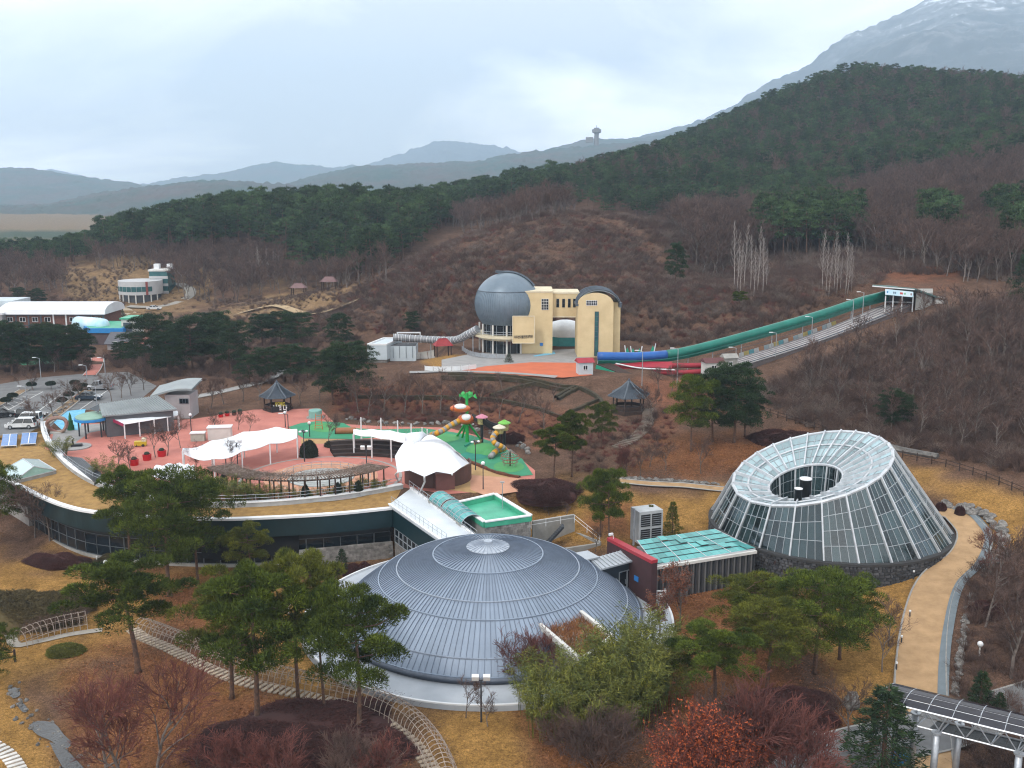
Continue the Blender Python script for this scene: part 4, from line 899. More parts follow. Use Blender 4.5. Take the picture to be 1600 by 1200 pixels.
for i, p in enumerate(cl):
    t_ = (cl[min(i + 1, len(cl) - 1)] - cl[max(i - 1, 0)]).normalized(); nn = V_((t_.y, -t_.x, 0)); w_ = .12 * math.sin(i * 1.3) + .1 * math.sin(i * .37)
    tb.append([p + nn * (-.75 + w_ * .5) + V_((0, 0, -2.35 - .25 * abs(math.sin(i * .22)))), p + nn * (-.6 + w_) + V_((0, 0, -3.6)), p + nn * (-.62 - w_) + V_((0, 0, -4.9 - .35 * abs(math.sin(i * .19 + .5))))])
tarp.grid(tb); solo('shade_cloth', tarp, mat('black_cloth', (.008, .008, .01), None, .9), 'sagging black shade cloth hung along the curved glass front', 'cloth', smooth=True, loc=cl[0])
# skylight on the turf roof
sk = [W(12, 745, 5.2), W(22, 752, 5.2), W(90, 734, 5.2), W(72, 720, 5.2)]
sl = thing('roof_skylight', 'pale hipped glass skylight on the turf roof at the left', 'skylight', sk[1]); k0, k1, k2, k3 = W(2, 738, 5.3), W(24, 753, 5.3), W(88, 737, 5.3), W(60, 720, 5.3); tp = (W(36, 730, 5.3) + V_((0, 0, 1.3)), W(52, 734, 5.3) + V_((0, 0, 1.3)))
tp = (W(36, 719, 6.5), W(53, 731, 6.5)); pale = glass('skylight_glass', (.55, .68, .68), .15, .85, .2)
obj('kerb', MB().prism([p[:2] for p in (k0, k1, k2, k3)], 4.9, 5.45), concrete, sl)
for q in ((k0, k1, tp[1], tp[0]), (k2, k3, tp[0], tp[1])): obj('pane', MB().plate(*[p + V_((0, 0, .15)) for p in q], .04), pale, sl)
obj('gable_pane', MB().add([k1 + V_((0, 0, .15)), k2 + V_((0, 0, .15)), tp[1] + V_((0, 0, .13))], [(0, 1, 2)]), mat('green_gable_glass', (.32, .5, .44), None, .2), sl)
for a, b_ in ((k0, tp[0]), (k1, tp[1]), (k2, tp[1]), (k3, tp[0]), (tp[0], tp[1]), (k1, k2), (k0, k1), (k2, k3)): obj('frame_bar', MB().beam(a + V_((0, 0, .2)), b_ + V_((0, 0, .2)), .1, .1), frame_white, sl)
for i, q in enumerate([[(1, 697), (26, 696), (28, 683), (5, 684)], [(32, 694), (56, 693), (59, 681), (35, 682)]]):
    c = [W(a, b_, 5.35) for a, b_ in q]; c = [c[0], c[1], c[2] + V_((0, 0, .5)), c[3] + V_((0, 0, .5))]; o = thing('roof_solar_array', 'blue solar panel on the turf roof, ' + ('left one of the pair' if i == 0 else 'right one of the pair'), 'solar panel', c[0] - V_((0, 0, .3)), 'solar panels on the turf roof')
    for k in range(2): a = [lerp(c[0], c[1], k / 2 + .01), lerp(c[0], c[1], (k + 1) / 2 - .01), lerp(c[3], c[2], (k + 1) / 2 - .01), lerp(c[3], c[2], k / 2 + .01)]; obj('cell_panel', MB().plate(*a, .05), mat('solar_blue', (.05, .17, .42), (.04, .13, .34), .2, scale=2), o)
    obj('frame', MB().beam(c[0], c[1], .1, .1).beam(c[2], c[3], .1, .1).beam(lerp(c[0], c[1], .5) + V_((0, 0, .05)), lerp(c[3], c[2], .5) + V_((0, 0, .05)), .12, .06), white, o)
    obj('stand', MB().beam(c[3], c[3] - V_((0, 0, .8)), .08, .08).beam(c[2], c[2] - V_((0, 0, .8)), .08, .08).beam(c[0], c[0] - V_((0, 0, .35)), .08, .08).beam(c[1], c[1] - V_((0, 0, .35)), .08, .08), steel, o)
# louvred shade deck behind the parapet
q = [W(97, 712, 5.6), W(150, 755, 5.6), W(162, 744, 5.9), W(128, 716, 5.9)]
ld = thing('louvre_deck', 'row of dark slanted louvre blades beside the curved parapet', 'louvres', q[0] - V_((0, 0, .6)))
for i in range(8): a, b_ = lerp(q[0], q[3], (i + .5) / 8), lerp(q[1], q[2], (i + .5) / 8); obj('blade', MB().beam(a, b_, .3, .12), mat('dark_louvre', (.045, .05, .06), None, .4, .5), ld)
for u in (.02, .35, .68, .98): obj('support', MB().beam(lerp(q[0], q[1], u) - V_((0, 0, .2)), lerp(q[3], q[2], u) - V_((0, 0, .2)), .12, .16), darksteel, ld)
for u in (.05, .95):
    for v in (.05, .95): p = lerp(lerp(q[0], q[1], u), lerp(q[3], q[2], u), v); obj('leg', MB().beam(p - V_((0, 0, .2)), V_((p.x, p.y, 4.9)), .1, .1), darksteel, ld)

# ------------------------------------------------------------------ bridge wing, annex, barrel vaults
BZ = 5.3
bq = [W(608, 788, BZ), W(697, 850, BZ), W(752, 846, BZ), W(642, 763, BZ)]
bw = thing('bridge_wing', 'flat pale grey roofed wing running from the crescent to the dome', 'building', V_((bq[0].x, bq[0].y, COURT_Z)))
obj('roof', MB().prism([p[:2] for p in bq], BZ - .35, BZ), mat('bridge_roof', (.60, .64, .68), (.5, .54, .58), .32, scale=.3, detail=7), bw)
ins = [lerp(p, sum(bq, V_()) / 4, .05) for p in bq]
obj('fascia', MB().prism([p[:2] for p in ins], 2.7, BZ - .35), teal_fascia, bw)
obj('wall', MB().prism([p[:2] for p in [lerp(p, sum(bq, V_()) / 4, .12) for p in bq]], COURT_Z - .5, 2.7), stone_clad, bw)
lu = (bq[1] - bq[0]); ln = lu.length; lu.normalize(); i0 = lerp(ins[0], ins[1], 0)
lw = [lerp(p, sum(bq, V_()) / 4, .12) for p in bq]
for k in range(7):
    ww = (lw[1] - lw[0]).length; win(bw, V_((lw[0].x, lw[0].y, 0)), lw[1] - lw[0], ww * (.02 + k * .09), .9, ww * .085, 1.7, frame_grey, glass_dark, 1, 2)
obj('edge_trim', MB().beam(bq[0] + V_((0, 0, .06)), bq[1] + V_((0, 0, .06)), .3, .16), white, bw); obj('edge_trim', MB().beam(bq[3] + V_((0, 0, .06)), bq[2] + V_((0, 0, .06)), .3, .26), white, bw)
railing('roof_railing', 'thin steel railing along the left edge of the flat grey roof', [lerp(bq[0], bq[1], t_) + V_((.25, .1, .12)) for t_ in (0, .3, .6, .97)], .85, 1.1, steel, 2, .022)
railing('roof_railing', 'steel railing along the right edge of the flat grey roof', [lerp(bq[3], bq[2], t_) + V_((-.2, 0, .16)) for t_ in (0, .3, .6, .97)], .85, 1.5, steel, 2, .03)
# stone wall in the court below the crescent's right end
cw = [W(500, 880, COURT_Z), W(612, 882, COURT_Z), W(622, 874, COURT_Z)]
p0, p1 = front[57], front[66]; rwl = thing('court_wall', 'grey stone-clad wall below the dark windows beside the dome', 'wall', V_((p0.x, p0.y, COURT_Z)))
rwl['kind'] = 'thing'
for row in range(6):
    n = 12; 
    for c_ in range(n):
        a, b_ = lerp(p0, p1, (c_ + (row % 2) * .5) / (n + .5)), lerp(p0, p1, (c_ + 1 + (row % 2) * .5) / (n + .5)); a = V_((a.x, a.y - .02 * ((c_ * 7 + row * 3) % 3), COURT_Z + .18 + row * .34)); b_ = V_((b_.x, b_.y - .02 * ((c_ * 7 + row * 3) % 3), a.z)); obj('stone', MB().beam(a, a + (b_ - a) * .985, .34, .325), stone_clad, rwl)
obj('core', MB().beam(V_((p0.x, p0.y + .1, COURT_Z + .75)), V_((p1.x, p1.y + .1, COURT_Z + .75)), .3, 2.4), concrete, rwl)
for i, (a, b_) in enumerate([((686, 782), (704, 794)), ((706, 796), (738, 820))]):
    A, B = W(*a, 5.35), W(*b_, 5.35); t_ = (B - A).normalized(); sd = t_.cross(V_((0, 0, 1))); r = 1.35; v = thing('vaulted_skylight', 'turquoise glass barrel vault beside the flat roof, ' + ('far one' if i == 0 else 'near one'), 'skylight', A, 'turquoise barrel vaults')
    nseg, nk = 8, (3 if i == 0 else 5)
    for k in range(nk):
        for j in range(nseg):
            a0, a1 = PI * j / nseg, PI * (j + 1) / nseg; f = lambda ang, u: lerp(A, B, u) + sd * (r * math.cos(ang)) + V_((0, 0, r * .85 * math.sin(ang)))
            obj('pane', MB().plate(f(a0, k / nk), f(a0, (k + 1) / nk), f(a1, (k + 1) / nk), f(a1, k / nk), .03), glass_teal, v)
    for k in range(nk + 1): obj('arch_rib', MB().tube([lerp(A, B, k / nk) + sd * ((r + .04) * math.cos(x)) + V_((0, 0, (r + .04) * .85 * math.sin(x))) for x in np.linspace(0, PI, 9)], .05, 5), frame_grey, v)
    obj('kerb', MB().beam(A + sd * r, B + sd * r, .15, .5).beam(A - sd * r, B - sd * r, .15, .5), concrete, v)
aq = [W(712, 787, 6.0), W(757, 817, 6.0), W(829, 807, 6.0), W(773, 773, 6.0)]
an = thing('annex_block', 'stone-clad flat annex with bright green sunken roof and white parapet', 'building', V_((aq[1].x, aq[1].y, 0)))
obj('core', MB().prism([p[:2] for p in aq], -1, 5.45), concrete, an)
obj('green_roof', MB().prism([p[:2] for p in [lerp(p, sum(aq, V_()) / 4, .06) for p in aq]], 5.45, 5.5), green_roof, an)
for i in range(4): a, b_ = aq[i], aq[(i + 1) % 4]; obj('parapet', MB().beam(a + V_((0, 0, -.2)), b_ + V_((0, 0, -.2)), .4, .62 + .01 * i), green_roof, an); obj('coping', MB().beam(a + V_((0, 0, .15)), b_ + V_((0, 0, .15)), .5, .12 + .004 * i), white, an)
q0, q1 = lerp(aq[1], aq[2], .06) * 1, aq[2]
for (A, B, nn_, cnt) in ((aq[1], aq[2], V_((0, -1, 0)), 11), (aq[2], aq[3], None, 0)):
    t_ = (B - A).normalized(); nn_ = t_.cross(V_((0, 0, 1)))
    for row in range(7):
        for c_ in range(cnt):
            u0, u1 = (c_ + (row % 2) * .5) / (cnt + .5), (c_ + 1 + (row % 2) * .5) / (cnt + .5); a, b_ = lerp(A, B, u0), lerp(A, B, u1); jj = ((c_ * 5 + row * 3) % 4) * .012; a = V_((a.x, a.y, 5.3 - row * .4)) + nn_ * (.04 + jj); b_ = V_((b_.x, b_.y, a.z)) + nn_ * (.04 + jj); obj('stone', MB().beam(a, lerp(a, b_, .985), .12, .385), stone_clad, an)
pp = lerp(lerp(aq[0], aq[3], .85), lerp(aq[1], aq[2], .85), .4); solo('roof_lamp_post', MB().tube([pp - V_((0, 0, .5)), pp + V_((0, 0, 2.6))], .05).box((pp.x, pp.y, pp.z + 2.7), (.5, .14, .12)), steel, 'slim lamp post standing on the green sunken roof', 'lamp post', loc=pp - V_((0, 0, .5)))
# service stair pit
sp_ = thing('stair_pit', 'concrete service pit with an open steel stair right of the green roof', 'stairwell', W(880, 850, 1.6))
c = [W(832, 845, 1.9), W(872, 860, 1.9), W(938, 850, 1.9), W(897, 834, 1.9)]
for a, b_, h_ in ((c[0], c[3], 2.6), (c[3], c[2], .5), (c[0], c[1], .6), (c[1], c[2], .35)): obj('wall', MB().beam(V_((a.x, a.y, 1.4 + h_ / 2)), V_((b_.x, b_.y, 1.4 + h_ / 2)), .3, h_ + .6), concrete, sp_)
A, B = W(852, 851, 2.0), W(880, 846, 2.0); B = V_((B.x, B.y, 4.0)); n = 11
for i in range(n): p = lerp(A, B, (i + .5) / n); obj('step', MB().box(p, (.34, 1.0, .05), 0), darksteel, sp_)
obj('stringer', MB().beam(A + V_((0, -.5, -.1)), B + V_((0, -.5, -.1)), .06, .25).beam(A + V_((0, .5, -.1)), B + V_((0, .5, -.1)), .06, .25), darksteel, sp_)
railing('pit_railing', 'white tube railing round the concrete stair pit', [W(830, 826, 4.3), W(896, 815, 4.3), W(937, 848, 2.4)], .9, 1.6, white, 2, .03)
# air conditioning tower
ac = W(1012, 850, 2.6); av = thing('cooling_unit', 'tall light grey cooling unit with dark fan grilles beside the teal glass roof', 'cooling unit', ac); rz_ = .35
obj('cabinet', MB().box(ac + V_((0, 1.4, 1.9)), (3.0, 2.2, 3.8), rz_), mat('cabinet_grey', (.42, .44, .46), None, .5), av)
ux_ = V_((math.cos(rz_), math.sin(rz_), 0)); fr_ = V_((math.sin(rz_), -math.cos(rz_), 0))
for i in range(2):
    for j in range(2):
        g = ac + V_((0, 1.4, 1.0 + j * 1.75)) + fr_ * 1.13 + ux_ * (-.72 + i * 1.4); gr = obj('grille', MB().box(g, (1.15, .08, 1.4), rz_), black, av)
        for k in range(5): obj('slat', MB().box(g + fr_ * .06 + V_((0, 0, -.5 + k * .25)), (1.1, .05, .05), rz_), steel, gr)
obj('pipe', MB().tube([ac + ux_ * -1.7 + fr_ * -.2, ac + ux_ * -1.7 + fr_ * -.2 + V_((0, 0, 4.4))], .12, 8), steel, av)
cb = W(1033, 942, .9); cu = thing('condenser_cage', 'small white-framed outdoor unit at the foot of the maroon wall', 'outdoor unit', cb)
obj('frame', MB().beam(cb + V_((-.45, 0, 0)), cb + V_((-.45, 0, 1.3)), .08, .08).beam(cb + V_((.45, 0, 0)), cb + V_((.45, 0, 1.3)), .08, .08).beam(cb + V_((-.5, 0, 1.3)), cb + V_((.5, 0, 1.3)), .1, .1).beam(cb + V_((-.45, .6, 0)), cb + V_((-.45, .6, 1.3)), .08, .08).beam(cb + V_((.45, .6, 0)), cb + V_((.45, .6, 1.3)), .08, .08), white, cu); obj('unit', MB().box(cb + V_((0, .3, .45)), (.8, .5, .7)), offwhite, cu)
# ================================================================== paved places, roads, paths
asphalt = mat('asphalt', (.17, .17, .172), (.125, .125, .128), .9, scale=.5, bump=.1, bscale=20, detail=8)
redpave = mat('red_paving', (.50, .185, .145), (.39, .135, .105), .85, scale=.35, detail=9)
peach = mat('peach_paving', (.52, .27, .17), (.44, .22, .14), .85, scale=.6, detail=8)
greypave = mat('grey_paving', (.30, .29, .285), (.24, .235, .23), .85, scale=.6, detail=8)
rubber_green = mat('green_rubber', (.035, .25, .13), (.03, .21, .11), .8, scale=.5)
rubber_light = mat('light_green_rubber', (.075, .30, .10), (.06, .25, .085), .8, scale=.6)
rubber_teal = mat('teal_rubber', (.02, .22, .16), None, .8, scale=.6)
bluepave = mat('blue_printed_paving', (.10, .38, .58), (.22, .50, .66), .8, scale=1.2, detail=5)
sandpath = mat('sandy_path', (.43, .275, .145), (.31, .195, .10), .95, scale=.7, bump=.3, bscale=8, detail=9)
orange_pave = mat('orange_rubber', (.52, .13, .055), (.45, .11, .05), .85, scale=.4)
linepaint = mat('road_marking', (.62, .62, .6), (.45, .45, .44), .8, scale=2)
kerbstone = mat('kerb_stone', (.36, .35, .33), (.27, .26, .25), .9, scale=1.5)
PZ = PLAZA_Z
def flat(name, pts, z, m, mode='structure'): return structure(name, MB().sheet([tuple(W(a, b_, z)) for a, b_ in pts]), m)
flat('plaza', [(70, 700), (80, 676), (130, 662), (300, 655), (396, 640), (500, 638), (524, 662), (600, 666), (700, 668), (780, 690), (836, 735), (836, 762), (700, 772), (632, 762), (560, 774), (480, 784), (400, 790), (330, 791), (270, 786), (200, 773), (150, 756), (115, 735), (92, 713)], PZ + .03, redpave)
flat('grey_forecourt', [(84, 676), (130, 664), (180, 660), (185, 668), (140, 676), (120, 690), (105, 706), (92, 712), (78, 695)], PZ + .045, greypave)
flat('blue_forecourt', [(84, 660), (105, 642), (134, 639), (130, 652), (124, 672), (96, 671)], PZ + .065, bluepave)
flat('parking_lot', [(-250, 640), (-250, 604), (0, 600), (60, 590), (130, 584), (200, 581), (245, 603), (200, 640), (140, 640), (105, 642), (84, 662), (70, 677), (0, 688), (-200, 700)], PZ + .02, asphalt)
flat('sand_strip', [(470, 686), (560, 687), (640, 686), (690, 697), (740, 726), (800, 747), (832, 749), (830, 764), (740, 770), (700, 765), (715, 745), (700, 715), (640, 700), (560, 694), (470, 693)], PZ + .045, mat('sandy_ground', (.42, .27, .12), (.36, .22, .095), .95, scale=1))
flat('peach_path', [(735, 742), (832, 749), (832, 765), (760, 775), (735, 765)], PZ + .06, peach)
flat('playground_surface', [(451, 667), (470, 661), (494, 658), (520, 659), (537, 661), (552, 669), (600, 671), (662, 669), (700, 674), (737, 680), (775, 692), (816, 717), (833, 742), (812, 744), (780, 738), (744, 724), (712, 704), (678, 690), (619, 682), (550, 686), (475, 685), (460, 676)], PZ + .075, rubber_green)
for i, (cx, cy, rx, ry, m_) in enumerate([(505, 668, 22, 7, rubber_light), (690, 684, 28, 7, rubber_light), (760, 700, 14, 6, rubber_teal), (795, 729, 24, 9, rubber_light), (600, 676, 20, 4, rubber_teal), (740, 712, 22, 6, rubber_teal)]):
    flat('play_patch', [(cx + rx * math.cos(a), cy + ry * math.sin(a)) for a in np.linspace(0, 2 * PI, 25)[:-1]], PZ + .09 + .004 * i, m_)
# ring court
AC = W(502, 747, PZ); 
def disc(name, r0, r1, z, m_, a0=0, a1=2 * PI): mb_ = MB().lathe([(r1, z), (max(r0, .01), z)], (AC.x, AC.y, 0), 72, a0, a1); return structure(name, mb_, m_)
disc('ring_court_outer', 10.2, 10.6, PZ + .09, kerbstone); disc('ring_court_red', 7.4, 10.2, PZ + .075, redpave); disc('ring_court_peach', 4.35, 7.4, PZ + .09, peach); disc('ring_court_stage', 0, 4.35, PZ + .12, mat('grey_stage', (.40, .41, .40), (.29, .31, .30), .8, scale=.9, detail=9))
for k, r in enumerate((1.4, 2.6, 3.5, 4.3, 5.6, 6.4)): disc('paving_ring', r - .05, r + .05, PZ + .135 if r < 4.35 else PZ + .105, kerbstone if r > 4.4 else mat('dark_ring', (.2, .2, .2), None, .9))
railing('stage_railing', 'low steel half-ring railing round the back of the grey stage', [AC + V_((5.1 * math.cos(a), 5.1 * math.sin(a), .1)) for a in np.linspace(.15, PI - .05, 14)], .8, 1.3, steel, 2, .03)
# parking lines, stalls and planted strips
def stripe(a, b_, w, z=PZ + .035, m_=linepaint): return MB().beam(W(*a, z), W(*b_, z), w, .008)
mk = MB()
lot = thing('parking_markings', 'white painted bay lines on the grey parking lot', 'road marking', W(60, 640, PZ)); lot['kind'] = 'structure'
for a, b_ in (((-40, 668), (67, 612)), ((-40, 645), (36, 612)), ((55, 646), (96, 615)), ((96, 660), (172, 607)), ((64, 672), (128, 622))): obj('line', stripe(a, b_, .16), linepaint, lot)
for i in range(13):
    t_ = i / 12; a = W(lerp(-40, 67, t_), lerp(668, 612, t_), PZ + .034); b_ = W(lerp(-40, 36, t_), lerp(645, 612, t_), PZ + .034); obj('line', MB().beam(a, b_, .1, .006), linepaint, lot)
for i in range(7):
    t_ = i / 7; a = W(lerp(96, 172, t_), lerp(660, 607, t_), PZ + .034); b_ = W(lerp(76, 140, t_), lerp(660, 609, t_), PZ + .034); obj('line', MB().beam(a, b_, .1, .006), linepaint, lot)
earth = mat('planting_soil', (.26, .18, .10), (.17, .11, .07), 1, scale=1.5, bump=.5)
for k, (a, b_, w) in enumerate([((-30, 648), (38, 610), 1.6), ((68, 664), (140, 608), 1.8)]):
    A, B = W(*a, PZ), W(*b_, PZ); st_ = structure('planting_strip', MB().beam(A + V_((0, 0, .08)), B + V_((0, 0, .08)), w, .2), earth)
    t_ = (B - A).normalized(); sd = t_.cross(V_((0, 0, 1)))
    for s_ in (-1, 1): obj('kerb', MB().beam(A + sd * s_ * (w / 2 + .09) + V_((0, 0, .08)), B + sd * s_ * (w / 2 + .09) + V_((0, 0, .08)), .18, .26), kerbstone, st_)
# ribbons laid over the land
def path(name, px, width, m_, lift=.07, n=60, z=None, kerb=None, cross=5):
    line = smooth_line([(G(*p) if z is None else W(*p, z)) for p in px], n); rows = []; E1, E2 = [], []
    for i, p in enumerate(line):
        t_ = (line[min(i + 1, n)] - line[max(i - 1, 0)]); t_.z = 0; t_.normalize(); sd = V_((t_.y, -t_.x, 0)); w = width if not hasattr(width, '__len__') else lerp(width[0], width[1], i / n); row = []
        for k in range(cross): q = p + sd * w * (k / (cross - 1) - .5); row.append(V_((q.x, q.y, max(H1(q.x, q.y), 0 if False else -9) + lift)))
        mz = max(r_.z for r_ in row); row = [V_((r_.x, r_.y, lerp(r_.z, mz, .5))) for r_ in row]; rows.append(row[::-1]); E1.append(row[0]); E2.append(row[-1])
    o = structure(name, MB().grid(rows), m_)
    if kerb:
        for E in (E1, E2): obj('kerb', MB().tube([q + V_((0, 0, .02)) for q in E], .09, 4), kerb, o)
    return line, E1, E2
sand_line, sL, sR = path('sandy_path', [(1445, 1240), (1438, 1060), (1448, 960), (1470, 905), (1512, 870), (1522, 838), (1500, 812), (1470, 800)], [4.3, 3.2], sandpath, .10, 70, kerb=kerbstone)
path('gutter_strip', [(1478, 1240), (1474, 1060), (1484, 970), (1500, 915), (1532, 880), (1545, 840), (1524, 810), (1490, 795)], .9, mat('blue_grey_gutter', (.15, .18, .20), None, .8, scale=1), .13, 70)
path('back_path', [(960, 752), (1010, 757), (1070, 760), (1130, 766)], 1.6, sandpath, .1, 30, kerb=kerbstone)
path('service_road', [(1230, 1240), (1290, 1190), (1360, 1165), (1440, 1150), (1540, 1120), (1640, 1090)], 5.0, asphalt, .12, 40, kerb=kerbstone)
path('left_walk', [(-40, 965), (10, 985), (24, 1008), (60, 1003), (110, 992), (160, 985)], 1.0, mat('walk_paving', (.34, .31, .27), None, .9, scale=1), .08, 30)
path('grove_path', [(300, 622), (350, 612), (400, 600), (425, 590), (440, 580), (430, 572)], 2.2, greypave, .12, 40, kerb=kerbstone)
path('terrace_path', [(640, 582), (720, 581), (800, 584), (870, 590)], 1.6, greypave, .12, 30)
path('upper_road', [(200, 480), (250, 480), (290, 468), (298, 455), (280, 445), (255, 440)], 3.5, mat('pale_concrete_road', (.32, .30, .27), None, .9, scale=.3), .25, 40)
path('village_road', [(90, 478), (150, 476), (190, 484), (210, 500), (215, 520)], 5.0, mat('pale_yard', (.38, .31, .22), None, .9, scale=.2), .25, 30)
path('field_track', [(345, 497), (420, 480), (480, 492), (560, 470)], 2.5, mat('pale_track', (.40, .29, .17), None, .95, scale=.3), .3, 30)
path('red_walkway', [(140, 587), (147, 578), (152, 566), (152, 556)], 2.6, redpave, .15, 20, kerb=linepaint)
flat('orange_plaza', [(715, 580), (760, 572), (830, 566), (918, 567), (925, 586), (880, 590), (800, 586), (740, 583)], OBS_Z + .05, orange_pave)
flat('observatory_forecourt', [(690, 562), (740, 552), (900, 545), (925, 560), (918, 567), (830, 566), (760, 572), (715, 580), (690, 575)], OBS_Z + .03, greypave)
flat('blue_mat', [(832, 556), (866, 549), (868, 553), (836, 557)], OBS_Z + .06, bluepave)
# stepping stones beside the hoop tunnel
def stones(name, px, n, w, l, mat_, wv=.1):
    line = even(smooth_line([G(*p) for p in px], 60), .6)[:n]; root = structure(name, MB().tube([p + V_((0, 0, -.05)) for p in line], .03, 4), earth); me = MB().prism([(-w / 2, -l / 2), (w / 2, -l / 2 * .94), (w / 2 * .96, l / 2), (-w / 2 * .97, l / 2 * .95)], -.1, .05).mesh('stone', mat_)
    for i, p in enumerate(line):
        t_ = line[min(i + 1, len(line) - 1)] - line[max(i - 1, 0)]; o = bpy.data.objects.new('stone', me); COL.objects.link(o); o.parent = root; o.location = p + V_((0, 0, .06)); o.rotation_euler = (0, 0, math.atan2(t_.y, t_.x) + rnd.uniform(-wv, wv))
    return root
pale_stone = mat('pale_slab', (.42, .34, .25), (.3, .25, .2), .9, scale=2, objrand=.15)
stones('stepping_path', [(208, 985), (225, 997), (260, 1012), (320, 1042), (380, 1066), (450, 1082), (520, 1098), (580, 1118), (630, 1150), (660, 1180), (690, 1230)], 90, .34, 1.3, pale_stone)
stones('stepping_path', [(-10, 1165), (12, 1180), (30, 1205), (40, 1230)], 14, .34, 1.2, mat('white_slab', (.6, .58, .55), None, .9, objrand=.1))
# little brook
water = mat('brook_water', (.03, .03, .032), (.018, .018, .02), .12, scale=1, spec=.5, bump=.35, bscale=6)
for q in ([(12, 1078), (25, 1075), (32, 1086), (20, 1092)], [(45, 1135), (60, 1128), (85, 1132), (100, 1150), (112, 1162), (100, 1172), (80, 1160), (58, 1150)], [(78, 1168), (100, 1176), (118, 1190), (140, 1215), (110, 1215), (90, 1190)], [(24, 1100), (34, 1098), (44, 1110), (36, 1114)]):
    c = [G(*p) for p in q]; z = max(p.z for p in c) + .05; structure('brook_pool', MB().sheet([(p.x, p.y, z) for p in smooth_line(c + [c[0]], 24)[:-1]]), water)
# hedges edging the terraces
hedge_m = mat('brown_hedge', (.055, .042, .022), (.03, .026, .014), .95, scale=1.5, bump=1.0, bscale=9)
HEDGES = [('front edge of the upper terrace', [(700, 587), (750, 588), (807, 591), (840, 597), (875, 605), (907, 608), (932, 621), (942, 632)]), ('lower edge of the upper terrace', [(690, 591), (750, 592), (805, 595), (838, 601), (870, 609), (900, 612)]),
          ('left diagonal between the terraces', [(727, 602), (750, 592)]), ('middle diagonal between the terraces', [(766, 621), (800, 609), (840, 600)]), ('right diagonal between the terraces', [(872, 626), (888, 616), (902, 609)]), ('second right diagonal', [(868, 623), (884, 613), (897, 607)]),
          ('lower right terrace edge', [(885, 648), (912, 637), (936, 626)]), ('middle of the brown bank', [(560, 622), (630, 622), (700, 623), (775, 627), (840, 641), (887, 658)])]
for i, (w_, px) in enumerate(HEDGES):
    line = even(smooth_line([G(*p) for p in px], 40), 1.0); mb = MB(); n = len(line); rows = []
    for k, p in enumerate(line):
        t_ = (line[min(k + 1, n - 1)] - line[max(k - 1, 0)]).normalized(); sd = V_((t_.y, -t_.x, 0)); j = lambda: rnd.uniform(-.06, .06); rows.append([p + sd * (-.32 + j()) - V_((0, 0, .2)), p + sd * (-.28 + j()) + V_((0, 0, .5 + j())), p + V_((0, 0, .6 + j())), p + sd * (.28 + j()) + V_((0, 0, .5 + j())), p + sd * (.32 + j()) - V_((0, 0, .2))])
    mb.grid(rows); solo('hedge', mb, hedge_m, 'low clipped brown hedge along the ' + w_, 'hedge', 'terrace hedges', loc=line[0])

# ------------------------------------------------------------------ hoop tunnels
hoop_m = mat('weathered_hoop', (.40, .33, .275), (.27, .215, .18), .7, scale=2)
def hoop_tunnel(label, px, w, h, step):
    line = even(smooth_line([G(*p) for p in px], 80), step); root = thing('hoop_tunnel', label, 'trellis', line[0], 'hoop trellis tunnels'); n = len(line); ring = []
    for k, p in enumerate(line):
        t_ = (line[min(k + 1, n - 1)] - line[max(k - 1, 0)]); t_.z = 0; t_.normalize(); sd = V_((t_.y, -t_.x, 0)); pts = [p + sd * (w / 2 * math.cos(a)) + V_((0, 0, h * math.sin(a) ** .8 if math.sin(a) > 0 else 0)) for a in np.linspace(0, PI, 11)]; ring.append(pts)
        obj('hoop', MB().tube(pts, .035, 5), hoop_m, root)
    for j in (0, 1, 3, 5, 7, 9, 10): obj('rail', MB().tube([r_[j] for r_ in ring], .03, 4), hoop_m, root)
    vine = np.array([tuple(r_[j]) for r_ in ring for j in (3, 4, 5, 6, 7, 8)]); rs_ = np.random.RandomState(len(vine)); c = vine[rs_.randint(0, len(vine), 1600)] + rs_.normal(0, .25, (1600, 3)); V, Fc = leaves(c, rs_.normal(0, 1, (1600, 3)), .6, .025, .5, rs_)
    o = bpy.data.objects.new('dry_vine', np_mesh('dry_vine', V - np.array(root.location), Fc, twig_brown)); COL.objects.link(o); o.parent = root; o['kind'] = 'stuff'
hoop_tunnel('short white hoop tunnel beside the olive shrub mound at the left', [(32, 1010), (60, 998), (95, 988), (135, 980)], 1.9, 1.7, .62)
hoop_tunnel('long winding white hoop tunnel along the stepping stones', [(222, 992), (260, 1006), (320, 1032), (380, 1056), (450, 1074), (520, 1090), (580, 1106), (632, 1132), (668, 1168), (690, 1210), (700, 1250)], 2.1, 1.8, .62)
# ------------------------------------------------------------------ fences
wood_dark = mat('dark_brown_wood', (.055, .032, .024), (.035, .022, .018), .85, scale=3, bump=.3)
def wood_fence(label, px, step, h=1.1, r=.075):
    line = even(smooth_line([G(*p) for p in px], 80), step); root = thing('wooden_fence', label, 'fence', line[0], 'brown post and rail fences')
    for i, p in enumerate(line): obj('post', MB().tube([p - V_((0, 0, .3)), p + V_((0, 0, h))], r, 6), wood_dark, root)
    for a, b_ in zip(line, line[1:]):
        for k in (.45, .85): obj('rail', MB().tube([a + V_((0, 0, h * k)), b_ + V_((0, 0, h * k))], r * .6, 5), wood_dark, root)
wood_fence('brown post and rail fence below the thicket behind the greenhouse', [(1180, 640), (1220, 655), (1270, 670), (1310, 685)], 1.7)
wood_fence('brown post and rail fence along the grass slope right of the greenhouse', [(1410, 716), (1470, 728), (1530, 746), (1580, 766), (1640, 790)], 1.9)
wood_fence('dark wooden fence at the left end of the hoop tunnel', [(-10, 1040), (8, 1040), (24, 1034)], 1.2, 1.2, .1)
